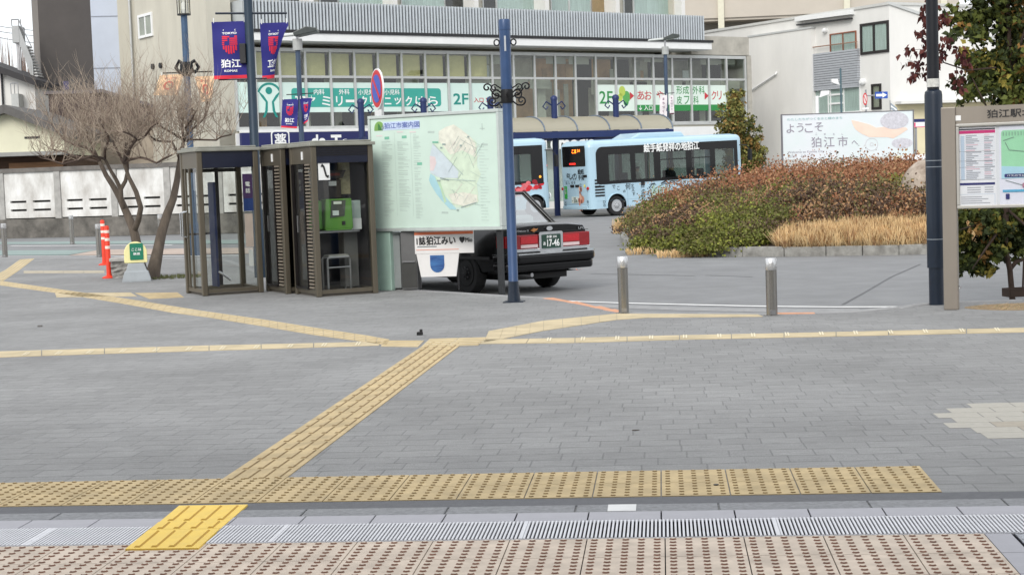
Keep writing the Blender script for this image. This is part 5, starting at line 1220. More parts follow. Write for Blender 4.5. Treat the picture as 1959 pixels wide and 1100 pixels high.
# ---------------------------------------------------------------- telephone booths
BRZ = mat('booth_bronze', (106, 99, 86), .42, .55, var=.14, scale=4, stretch=(1, 1, .2)); BRD = mat('booth_dark_frame', (30, 26, 26), .45, .3, var=.15); BGL = glass('booth_glass', (.93, .94, .93), .015); BGD = glass('booth_glass_dark', (.36, .38, .38), .06)
NVH = mat('booth_navy_header', (14, 20, 42), .35, var=.15, scale=5); LOUV = mat('louvre_grey', (136, 126, 112), .5, .3, var=.1)
BANG = R(27); BS = .98
def booth(label, px, py, kind):
    """local origin: near corner; x along the front, y back along the left face"""
    b = G(px, py); H = 2.27
    t = thing('telephone_booth', label, 'telephone booth', b, BANG, 'glazed telephone booths')
    pw = .085
    for x, y in ((0, 0), (BS-pw, 0), (0, BS-pw), (BS-pw, BS-pw)):
        MB().box(x, x+pw, y, y+pw, 0.0, H-.05).build('corner_post', BRZ, t, bevel=.012)
    m = MB(); m.box(-.03, BS+.03, -.03, BS+.03, H-.05, H); m.box(.02, BS-.02, .02, BS-.02, H+.001, H+.03); m.build('roof', mat('booth_roof', (150, 150, 140), .5, .4, var=.15), t, bevel=.01)
    m = MB(); m.box(pw+.003, BS-pw-.003, .02, .06, .04, .10); m.box(pw+.003, BS-pw-.003, BS-.07, BS-.03, .04, .10); m.box(.02, .06, pw+.003, BS-pw-.003, .04, .10); m.box(BS-.06, BS-.02, pw+.003, BS-pw-.003, .04, .10); m.build('bottom_rail', BRZ, t)
    m = MB(); m.box(.06, BS-.06, .06, BS-.06, -.01, .03); m.build('floor', mat('booth_floor', (112, 106, 98), .8, var=.2), t)
    hz = H-.30
    m = MB(); m.box(pw+.003, BS-pw-.003, .012, .05, hz, H-.052); m.build('header', NVH, t)
    m = MB()
    if kind != 'open':
        for k in range(5): z = hz+.11+k*.03; m.box(pw+.003, BS-pw-.003, .0, .0115, z, z+.012)
        m.build('header_louvre', BRD, t)
    m = MB(); m.box(.012, .05, pw+.003, BS-pw-.003, hz, H-.052); m.build('side_header', BRZ, t)
    m = MB(); m.box(pw+.003, BS-pw-.003, BS-.05, BS-.012, hz, H-.052); m.box(BS-.05, BS-.012, pw+.003, BS-pw-.003, hz, H-.052); m.build('back_header', NVH, t)
    # glazing
    g = BGL
    MB().box(pw+.002, BS-pw-.002, .03, .036, .10, hz).build('glass_pane', g, t); MB().box(.03, .036, pw+.002, BS-pw-.002, .10, hz).build('glass_pane', g, t)
    MB().box(BS-.036, BS-.03, pw+.002, BS-pw-.002, .10, hz).build('glass_pane', g, t); MB().box(pw+.002, BS-pw-.002, BS-.036, BS-.03, .10, hz).build('glass_pane', g, t)
    if kind == 'open':
        m = MB(); x = BS*.56; m.box(x, x+.055, BS-.055, BS-.037, .05, hz); m.box(pw, x-.003, BS-.055, BS-.037, .92, .95); m.box(pw, BS-pw, BS-.06, BS-.04, hz-.06, hz-.003); m.build('back_bar', BRD, t)
        m = MB(); m.box(-.003, .028, BS*.5-.02, BS*.5+.02, .1, hz); m.box(.0, .028, BS*.72, BS*.76, .1, hz); m.build('door_stile', BRZ, t)
        for s in (-1, 1):
            yb = BS*.78+s*.06; m = MB(); m.tube([(-.0, yb, .90), (-.07, yb, .92), (-.07, yb, 1.28), (0, yb, 1.30)], .014, 6); m.build('door_handle', CHROME, t)
        m = MB(); m.box(.30*BS, .34*BS, .20, .5, .12, 1.75); m.build('equipment_column', mat('column_navy', (24, 36, 78), .4, var=.1), t, bevel=.01)
        m = MB(); m.tube([(.33, .2, .35), (.36, .12, .32), (.48, .1, .22)], .02, 6); m.build('kick_bar', STEEL, t)
        m = MB(); m.box(BS*.74, BS*.90, .05, .056, 1.28, 1.86); p_ = m.build('poster', mat('poster_purple', (74, 50, 96), .5, var=.25, scale=9), t)
        m = MB(); m.box(BS*.74, BS*.90, .046, .0495, 1.28, 1.48); m.build('poster_field', mat('poster_blue', (40, 66, 128), .5, var=.2), p_)
        m = MB(); m.text('電', BS*.82, 1.7, h=.07, y=.045, bold=.03); m.text('話', BS*.82, 1.6, h=.07, y=.045, bold=.03); m.build('lettering', LWHITE, p_)
        m = MB(); m.box(BS*.75, BS*.88, .05, .056, .72, 1.24); m.build('notice', mat('notice_pink', (206, 188, 178), .7, var=.1, scale=6), t)
        m = MB(); m.box(BS*.79, BS*.86, .05, .056, .42, .68); m.build('notice', mat('notice_white', (216, 218, 216), .7, var=.06), t)
        m = MB(); m.lathe([(.07, 0), (.07, .004)], (BS*.2, .04, 1.83), 20, axis='y'); m.build('sticker', WHT, t)
    else:
        m = MB(); m.box(-.012, .027, pw+.30, BS-pw-.02, .1, .13); yk = pw+.26
        m.box(-.012, .027, yk, yk+.022, .1, hz); m.box(-.012, .027, BS-pw-.03, BS-pw-.004, .1, hz); m.build('door_stile', BRD, t)
        m = MB(); z = .12
        while z < hz-.02: m.box(-.004, .024, pw+.02, pw+.22, z, z+.026); z += .052
        m.build('vent_louvre', LOUV, t)
        m = MB(); m.box(.037, .045, pw+.26, BS-pw-.006, .1, hz); m.box(BS-.046, BS-.038, pw+.006, BS-pw-.006, .1, hz); m.box(pw+.006, BS-pw-.006, BS-.046, -.038+BS, .1, hz); m.build('dark_lining', mat('lining_black', (44, 42, 42), .35, var=.2), t)
        m = MB(); m.box(-.035, -.012, BS*.62, BS*.66, .95, 1.2); m.build('door_handle', STEEL, t)
        m = MB(); m.box(.0, .011, pw+.3, pw+.36, H-.24, H-.12); m.build('badge', WHT, t)
    return t, b
booth('bronze framed glass telephone booth you can see through, standing apart at the left', 389, 567, 'open')
booth('bronze framed dark telephone booth half hidden, middle of the three booths', 548, 563, 'vent')
bt, bb_ = booth('bronze framed telephone booth with the green telephone, beside the city map board', 607, 569, 'vent')
BF = Frame(bb_, BANG)
# what stands inside the right hand booth
def in_booth(x, y, z): return bb_ + BF.ex*x + BF.ey*y + Vector((0, 0, z))
GRN = mat('phone_green', (84, 136, 48), .38, var=.06, scale=4, coat=.2)
ph = thing('green_telephone', 'bright green public telephone on the shelf inside the booth', 'telephone', in_booth(.24, .16, .965), BANG)
ph.scale = (1.4, 1.0, 1.12)
m = MB(); m.slab([(0, 0), (.30, 0), (.30, .28), (0, .28)], 0, .02); m.prism([(0, .02), (.32, .02), (.31, .42), (.02, .42)], .02, .28); m.build('body', GRN, ph, bevel=.015)
m = MB(); m.prism([(-.13, .02), (-.015, .02), (-.015, .40), (-.13, .42)], .06, .26); m.build('cradle', mat('phone_green_dark', (70, 130, 34), .45, var=.08), ph, bevel=.02)
m = MB(); m.prism([(.06, .17), (.22, .19), (.24, .40), (.08, .40)], .008, .021); p_ = m.build('face_plate', mat('phone_face', (70, 74, 66), .5, var=.15), ph)
m = MB(); m.box(.10, .19, .0, .0075, .35, .385); m.build('display', mat('phone_lcd', (206, 214, 200), .4, var=.05), p_); m = MB(); m.box(.085, .155, .0, .0075, .2, .265); m.build('keypad', mat('keypad_pale', (190, 200, 196), .5, var=.1), p_)
m = MB(); m.box(.19, .225, .006, .019, .07, .12); m.build('coin_return', BLKM, ph)
m = MB(); m.tube([(-.10, .02, .08), (-.09, -.02, .12), (-.09, -.03, .3), (-.09, .0, .38)], [.03, .018, .018, .03], 8); m.build('handset', mat('phone_green_dark', (70, 130, 34)), ph)
tb = thing('telephone_shelf', 'metal shelf with white cabinet carrying the green telephone in the booth', 'shelf', in_booth(.12, .28, 0), BANG)
m = MB(); m.box(0, .70, -.02, .40, .93, .962); m.build('shelf_board', STEEL, tb); m = MB(); m.box(.55, .74, .0, .35, .965, 1.13); m.build('cabinet_top', mat('cabinet_white', (212, 216, 216), .5, var=.06), tb); m = MB(); m.box(.55, .74, .02, .35, 1.132, 1.40); m.build('cabinet_glass', mat('cabinet_frost', (170, 186, 182), .3, var=.1), tb)
m = MB(); m.box(.5, .72, .15, .38, .1, .925); m.build('lower_cabinet', mat('cabinet_grey', (92, 92, 90), .6, var=.15), tb)
m = MB(); m.prism([(.10, 1.74), (.50, 1.74), (.56, 1.86), (.56, 2.0-.15), (.10, 1.86)], .1, .34); m.prism([(.2, 1.45), (.48, 1.45), (.48, 1.72), (.2, 1.72)], .12, .34); m.build('directory_rack', mat('rack_brown', (64, 56, 50), .6, var=.3, scale=14), tb)
m = MB(); m.box(.28, .40, .1, .118, 1.63, 1.70); m.build('notice', WHT, tb); m = MB(); m.box(.48, .66, .2, .24, 1.5, 1.98); m.build('leaflet', mat('leaflet_cream', (176, 168, 132), .7, var=.35, scale=16), tb)
m = MB(); m.text('1234', .33, 1.79, w=.3, h=.06, y=.095, bold=.02) if False else m.box(.14, .46, .092, .099, 1.78, 1.82); m.build('red_strip', mat('strip_red', (120, 50, 40), .6, var=.3, scale=30), tb)
stl = thing('stool', 'small grey tube framed stool on the floor of the booth', 'stool', in_booth(.28, .26, .03), BANG)
m = MB(); m.tube([(0, 0, 0), (0, 0, .5), (.02, 0, .53), (.34, 0, .53), (.36, 0, .5), (.36, 0, 0)], .018, 8); m.tube([(0, .22, 0), (0, .22, .5), (.02, .22, .53), (.34, .22, .53), (.36, .22, .5), (.36, .22, 0)], .018, 8); m.cyl((0, 0, .38), (.36, 0, .38), .014); m.build('frame', STEEL, stl); m = MB(); m.box(.02, .34, -.01, .23, .54, .57); m.build('seat', mat('stool_seat', (140, 140, 134), .7, var=.1), stl, bevel=.012)
st2 = thing('telephone_sticker', 'white sticker with a black telephone handset on the booth glass', 'sticker', in_booth(.11, .024, 1.72), BANG)
m = MB(); m.box(0, .18, 0, .004, 0, .27); m.build('backing', WHT, st2); m = MB(); m.tube([(.05, -.003, .22), (.085, -.003, .2), (.12, -.003, .06), (.15, -.003, .05)], [.025, .014, .014, .025], 8); m.build('handset_symbol', LBLACK, st2)
# ---------------------------------------------------------------- city map board
MO = G(716, 556); MA = R(-30)
mbd = thing('city_map_board', 'large mint green city map board on two legs beside the telephone booths', 'map board', MO, MA)
MF = Frame(MO, MA); p = MF.px
xl, zt = p(709, 229); xr_, _ = p(950, 214); zb_ = p(722, 437)[1]; zb2 = p(952, 431)[1]; 
FRM = mat('board_frame_grey', (196, 204, 200), .4, .4, var=.08); MINTB = mat('board_mint', (200, 220, 208), .35, var=.06, scale=1.5, coat=.3)
m = MB(); m.box(xl, xr_, .0, .12, zb_, zt); m.build('back_panel', mat('board_back', (150, 160, 156), .6, var=.1), mbd)
m = MB(); m.box(xl-.04, xr_+.04, -.03, .13, zt+.001, zt+.05); m.box(xl-.04, xr_+.04, -.03, .13, zb_-.05, zb_-.001); m.box(xl-.04, xl-.001, -.029, .13, zb_, zt); m.box(xr_+.001, xr_+.04, -.029, .13, zb_, zt); m.build('frame', FRM, mbd, bevel=.006)
m = MB(); m.box(xl+.001, xr_-.001, -.008, -.001, zb_+.001, zt-.001); pn = m.build('map_panel', MINTB, mbd)
m = MB(); m.box(xl-.02, xl+.26, .01, .11, 0, zb_-.052); m.build('leg', mat('leg_mint', (176, 204, 190), .5, var=.12, scale=3), mbd, bevel=.01); m = MB(); m.box(xr_-.10, xr_-.02, .03, .11, -.15, zb_-.052); m.build('leg', mat('leg_dark', (50, 52, 54), .5, .3, var=.15), mbd, bevel=.01)
Wd, Hd = xr_-xl, zt-zb_
def bx(u, v): return xl+Wd*u, zt-Hd*v                                     # board coordinates from the photograph, 0..1
def poly_b(mm, pts, y, mi=0): q = [bx(*a) for a in pts]; mm.add([(x, y, z) for x, z in q], [tuple(range(len(q)))], mi)
ZB = lambda X, Y: ((X-50)/1165, (Y-95+ (X-50)*.05)/965)
MC = [mat('map_peach', (220, 220, 206), .5, var=.18, scale=9), mat('map_lilac', (200, 212, 218), .5, var=.1, scale=9), mat('map_water', (166, 206, 214), .5, var=.08), mat('map_green', (184, 212, 180), .5, var=.1), mat('map_pink', (220, 204, 204), .5, var=.1), mat('map_grey', (180, 196, 188), .5, var=.1), mat('map_dark', (150, 166, 162), .5, var=.1), mat('map_teal', (120, 186, 160), .5, var=.1), mat('map_pale', (206, 222, 200), .5, var=.12, scale=8)]
m = MB()
poly_b(m, [ZB(*q) for q in ((690, 200), (760, 160), (830, 140), (900, 185), (970, 240), (1030, 290), (1030, 500), (1060, 560), (1020, 640), (1030, 800), (930, 850), (830, 850), (740, 790), (690, 700), (650, 600), (830, 520), (640, 300), (690, 280))], -.0095, 8)
poly_b(m, [ZB(*q) for q in ((690, 200), (760, 160), (830, 140), (900, 185), (970, 240), (1020, 300), (1020, 420), (900, 360), (790, 400), (690, 280))], -.0105, 0)
poly_b(m, [ZB(*q) for q in ((630, 310), (720, 380), (860, 545), (850, 600), (690, 600), (600, 560), (600, 420))], -.0115, 1)
poly_b(m, [ZB(*q) for q in ((600, 410), (650, 420), (660, 470), (630, 540), (598, 540))], -.0125, 4)
poly_b(m, [ZB(*q) for q in ((600, 565), (640, 590), (690, 660), (730, 760), (830, 870), (770, 870), (700, 800), (650, 740), (600, 660), (585, 620))], -.0135, 2)
poly_b(m, [ZB(*q) for q in ((640, 590), (690, 640), (740, 800), (720, 820), (690, 700))], -.0145, 3)
poly_b(m, [ZB(*q) for q in ((760, 740), (900, 720), (1020, 740), (1020, 800), (900, 840), (800, 820))], -.0125, 0)
m.build('map_area', MC, pn)
rm = random.Random(3); m = MB()
def line_b(mm, a, b, w, y, mi): 
    x0, z0 = bx(*a); x1, z1 = bx(*b); d = Vector((x1-x0, z1-z0)); L = d.length or 1; nn = Vector((-d.y, d.x))/L*w; mm.add([(x0-nn.x, y, z0-nn.y), (x1-nn.x, y, z1-nn.y), (x1+nn.x, y, z1+nn.y), (x0+nn.x, y, z0+nn.y)], [(0, 1, 2, 3)], mi)
for k in range(34):
    a = (rm.uniform(690, 1010), rm.uniform(230, 820)); an = rm.choice((.5, .6, -1, -.9, 1.2)); l = rm.uniform(40, 170); line_b(m, ZB(*a), ZB(a[0]+l*math.cos(an), min(830, a[1]+l*math.sin(an))), .0022, -.0155, rm.choice((5, 5, 5, 6, 4)))
line_b(m, ZB(640, 310), ZB(900, 570), .006, -.016, 5); line_b(m, ZB(690, 610), ZB(1010, 620), .006, -.016, 5); line_b(m, ZB(870, 850), ZB(1010, 805), .007, -.016, 6); line_b(m, ZB(690, 600), ZB(770, 620), .008, -.016, 6)
for X, Y, w in ((630, 293, 55), (720, 310, 30), (880, 320, 20), (950, 245, 18), (700, 340, 20), (830, 875, 20), (660, 625, 30)): line_b(m, ZB(X, Y), ZB(X+w, Y), .012, -.0165, 7 if w > 40 else 6)
# index columns at the left
for X0, X1, ys_ in ((150, 255, (290, 960)), (300, 415, (290, 900)), (450, 520, (230, 960))):
    Y = ys_[0]
    while Y < ys_[1]:
        w = rm.uniform(.4, 1)*(X1-X0); line_b(m, ZB(X0, Y), ZB(X0+w, Y), .0035, -.0105, 5); Y += rm.choice((13, 13, 13, 22))
for X in (275, 428): line_b(m, ZB(X, 210), ZB(X, 940), .002, -.0108, 5)
for X, Y in ((180, 260), (345, 250), (480, 482)): line_b(m, ZB(X, Y), ZB(X+45, Y-3), .02, -.0112, 7)
for X, Y in ((100, 240), (300, 205), (420, 205)): line_b(m, ZB(X, Y), ZB(X+60, Y), .008, -.0112, 4)
for Y in range(330, 960, 26): line_b(m, ZB(1050, Y), ZB(1050+rm.uniform(40, 90), Y), .003, -.0105, 5)
line_b(m, ZB(1085, 130), ZB(1085, 190), .006, -.0105, 5); line_b(m, ZB(1062, 175), ZB(1108, 175), .006, -.0105, 5)
for X, Y in ((590, 205), (1070, 310), (690, 900)): line_b(m, ZB(X, Y), ZB(X+60, Y), .014, -.0105, 5)
m.build('map_detail', MC, pn)
m = MB(); c = bx(*ZB(340, 150)); m.prism([(c[0]-.33*Wd/2, c[1]-.035*Hd), (c[0]+.30*Wd/2, c[1]-.035*Hd), (c[0]+.30*Wd/2, c[1]+.04*Hd), (c[0]-.28*Wd/2, c[1]+.04*Hd)], -.0115, -.0085); m.build('title_panel', mat('title_pale_blue', (196, 212, 236), .5, var=.08), pn)
m = MB(); m.text('狛江市案内図', *bx(*ZB(350, 145)), w=Wd*.285, h=Hd*.052, y=-.014, bold=.02); m.build('title_lettering', mat('title_blue', (96, 112, 176), .5, var=0), pn)
m = MB(); cx, cz = bx(*ZB(133, 160)); m.prism([(cx+.09*math.cos(R(a)), cz-.03+.11*math.sin(R(a))) for a in range(0, 181, 15)]+[(cx-.09, cz-.06), (cx+.06, cz-.06)], -.0115, -.0085); m.prism([(cx-.02, cz-.05), (cx+.05, cz-.05), (cx+.01, cz+.03), (cx-.02, cz+.05)], -.0135, -.0118, 1); m.build('emblem', [mat('emblem_green', (120, 164, 84), .5, var=.1), mat('emblem_dark', (60, 120, 60), .5, var=.1)], pn)
# grey cabinets and poster stand below the board
p = MF.px
def under(px, py, ly): return MF.px(px, py, ly)
def on_plaza(px, Y): q = at(px, 560, Y); q.z = gz(Y); return q
cb = on_plaza(752, 24.4); k = FPX/24.4
t = thing('grey_cabinet', 'pale grey metal cabinet below the left end of the city map board', 'cabinet', cb, R(-10)); hh = zrel(cb, 750, 444); 
MB().box(-.14, .14, 0, .3, .03, hh-.04).build('body', mat('cabinet_pale', (150, 156, 156), .5, .2, var=.1, scale=3), t, bevel=.01); MB().box(-.15, .15, -.02, .32, hh-.035, hh).build('lid', mat('cabinet_lid', (170, 178, 176), .45, .2, var=.08), t, bevel=.008); MB().box(-.12, .12, .02, .28, 0, .029).build('plinth', DARKM, t)
cb = on_plaza(785, 24.2); hh = zrel(cb, 785, 436)
t = thing('grey_bin', 'mid grey round topped bin between the pale cabinet and the event poster', 'bin', cb, R(-10)); w = .125
m = MB(); m.prism([(-w, .02), (w, .02), (w, hh-.10)]+[(w*math.cos(R(a)), hh-.10+.10*math.sin(R(a))) for a in range(15, 180, 15)]+[(-w, hh-.10)], 0, .26); m.build('body', mat('bin_grey', (104, 104, 104), .5, .2, var=.15, scale=3), t, bevel=.01)
MB().box(-w+.01, w-.01, -.012, .0-.001, .05, hh*.44).build('door', mat('bin_dark', (62, 62, 60), .5, .2, var=.15), t); MB().box(-w+.03, w-.03, -.03, -.013, hh*.455, hh*.475).build('handle', STEEL, t)
# event poster hung under the board
po = on_plaza(797, 24.15); PA = R(-12); PFm = Frame(po, PA); z1, z0 = PFm.px(800, 441)[1], PFm.px(805, 530)[1]; xr2 = PFm.px(878, 486)[0]; xr3 = PFm.px(906, 470)[0]
t = thing('event_poster', 'white event poster with orange stripe and bold black lettering below the map board', 'poster', po, PA)
zs_ = PFm.px(800, 486)[1]; PWH = mat('poster_white', (226, 224, 222), .6, var=.05, scale=3)
MB().box(0, xr3, .0, .03, zs_, z1).build('banner', PWH, t); MB().prism([(.02, zs_-.003), (xr2, zs_-.003), (xr2*.92, z0), (.08, z0)], .002, .03).build('lower_panel', PWH, t)
zo1, zo0 = PFm.px(800, 444.5)[1], PFm.px(800, 450)[1]
m = MB(); m.box(.0, xr3, -.005, -.001, zo0, zo1); m.box(.02, xr2, -.005, -.001, zs_+.055, zs_+.062); m.build('stripe', mat('stripe_orange', (226, 120, 80), .5, var=.1), t)
m = MB(); zc = PFm.px(830, 460.5)[1]; m.text('狛江みい', xr2*.60, zc, w=xr2*.66, h=.125, y=-.006, bold=.04); m.text('1誌', xr2*.15, zc, w=xr2*.2, h=.12, y=-.006, bold=.04); m.text('♥Mio', (xr2+xr3)/2, zc, w=(xr3-xr2)*.85, h=.09, y=-.006, bold=.03); m.build('lettering', LBLACK, t)
m = MB(); m.box(.04, xr2*.5, -.005, -.001, zs_+.10, zs_+.115); m.build('small_print', LGREY, t)
m = MB(); cx = xr2*.50; zt2 = PFm.px(830, 486)[1]; ht = .26; m.prism([(cx-.11, zt2-.02), (cx+.11, zt2-.02), (cx+.11, zt2-.14)]+[(cx+.11*math.cos(R(a)), zt2-.17+.11*math.sin(R(a))) for a in range(0, -181, -20)]+[(cx-.11, zt2-.14)], -.005, -.001); m.build('blue_picture', mat('picture_blue', (60, 110, 160), .4, var=.6, scale=7, col2=(20, 40, 110), stretch=(.4, 1, 3)), t)
m = MB(); m.cyl((.05, .04, 0), (.05, .04, z1), .014, n=8); m.cyl((xr2-.03, .04, 0), (xr2-.03, .04, z1), .014, n=8); m.build('stand_leg', DARKM, t)
# ---------------------------------------------------------------- poles
def pole(name, label, cat, base, top_z, r, mats, group=None, flange=True):
    t = thing(name, label, cat, base, 0, group)
    MB().lathe([(r, 0), (r, top_z)], (0, 0, 0), 24).build('pole', mats, t, smooth=40)
    return t
b = G(983.5, 578); h = zrel(b, 962, 38); t = thing('blue_post', 'slim blue post with black iron scrollwork, in front of the black taxi', 'post', b, 0)
r = .066
MB().lathe([(r*1.05, 0), (r*1.05, .02), (r*.98, .03), (r*.98, h-.12)], (0, 0, 0), 24).build('pole', BLUE, t, smooth=40)
m = MB(); hs_ = zrel(b, 968, 176); m.lathe([(r*1.13, hs_+.0), (r*1.13, h-.14)], (0, 0, 0), 24); m.build('upper_sleeve', BLUE, t, smooth=40)
m = MB(); m.slab([(-.15, -.12), (.12, -.15), (.15, .1), (-.1, .15)], 0, .015); m.lathe([(r*1.35, .01), (r*1.2, .10), (r*1.02, .28)], (0, 0, 0), 24); m.build('base_plate', BLUED, t, smooth=40)
m = MB(); m.lathe([(r*1.2, h-.14), (r*1.22, h-.02), (r*1.1, h), (.002, h)], (0, 0, 0), 24); m.build('cap', BLUE, t, smooth=40)
for s in (-1, 1):
    MB().tube([(s*(r+.0+.045+.035*math.cos(R(a))), 0, h-.30+.04*math.sin(R(a))) for a in range(0, 361, 30)], .01, 6).build('ring', IRON, t)
def spiral(cx, cz, r0, turns, s, a0=0, n=26, y=0, dirn=1):
    out = []
    for i in range(n+1):
        f = i/n; a = a0+dirn*2*math.pi*turns*f; rr = r0*(1-.82*f); out.append((cx+s*rr*math.cos(a), y, cz+rr*math.sin(a)))
    return out
m = MB(); zc = hs_-.02
for s in (-1, 1):
    for y in (0,):
        m.tube([(s*r, y, zc-.05), (s*.16, y, zc-.02), (s*.22, y, zc+.06)]+spiral(s*.26, zc+.08, .06, 1.2, s, math.pi, dirn=-1), .011, 6)
        m.tube([(s*r, y, zc+.0), (s*.12, y, zc+.04)]+spiral(s*.14, zc-.02, .07, 1.3, s, R(120), dirn=-1), .011, 6)
        m.tube([(s*r, y, zc-.1), (s*.14, y, zc-.16)]+spiral(s*.19, zc-.1, .065, 1.3, s, R(250), dirn=1), .011, 6)
        m.tube([(s*r, y, zc+.06), (s*.13, y, zc+.1)]+spiral(s*.165, zc+.075, .045, 1.2, s, R(140), dirn=-1), .009, 6)
    m.tube([(0, s*r, zc), (0, s*.14, zc+.03)]+[(q[1], q[0], q[2]) for q in spiral(s*.18, zc, .06, 1.2, s, math.pi)], .011, 6)
m.lathe([(r*1.18, zc-.13), (r*1.24, zc-.1), (r*1.24, zc+.02), (r*1.15, zc+.05)], (0, 0, 0), 24); m.build('scrollwork', IRON, t, smooth=60)
m = MB(); m.box(-.012, .012, -r*1.13-.004, -r*1.13, h-.42, h-.22); m.build('paint_chip', mat('bare_metal', (180, 184, 190), .5, .3, var=.2), t)
# thick pole at the right with sleeve
b = G(1792, 583); t = thing('lamp_post', 'tall dark navy lamp post with thick lower sleeve beside the bus map sign', 'lamp post', b, 0)
h = zrel(b, 1795, -40); zs_ = zrel(b, 1793, 512); zm = zrel(b, 1796, 172); r2_ = .098; r1_ = .066
MB().lathe([(.082, 0), (.082, zs_)], (0, 0, 0), 24).build('lower_pole', BLUED, t, smooth=40)
MB().lathe([(r2_, zs_+.001), (r2_, zm-.06), (r2_*.93, zm-.02), (r1_, zm+.0)], (0, 0, 0), 28).build('sleeve', BLUED, t, smooth=40)
MB().lathe([(r1_, zm+.001), (r1_, h)], (0, 0, 0), 24).build('upper_pole', mat('pole_dark', (18, 21, 28), .45, .2, var=.15), t, smooth=40)
z0, z1 = zrel(b, 1796, 167), zrel(b, 1796, 151); MB().lathe([(r1_*1.06, z0), (r1_*1.06, z1)], (0, 0, 0), 24).build('tape_band', mat('tape_white', (206, 206, 200), .8, var=.25, scale=24), t)
m = MB()
for py in (308, 320, 458): z = zrel(b, 1793, py); m.lathe([(r2_*1.02, z), (r2_*1.02, z+.008)], (0, 0, 0), 24)
m.build('strap', mat('strap_pale', (150, 158, 166), .5, .4, var=.1), t)
m = MB(); m.tube([(0, 0, h-.02), (-.1, 0, h+.3), (-.5, 0, h+.5)], .04, 8); m.lathe([(.22, 0), (.2, .1), (.05, .16)], (-.55, 0, h+.42), 16); m.build('lamp_head', BLUED, t)
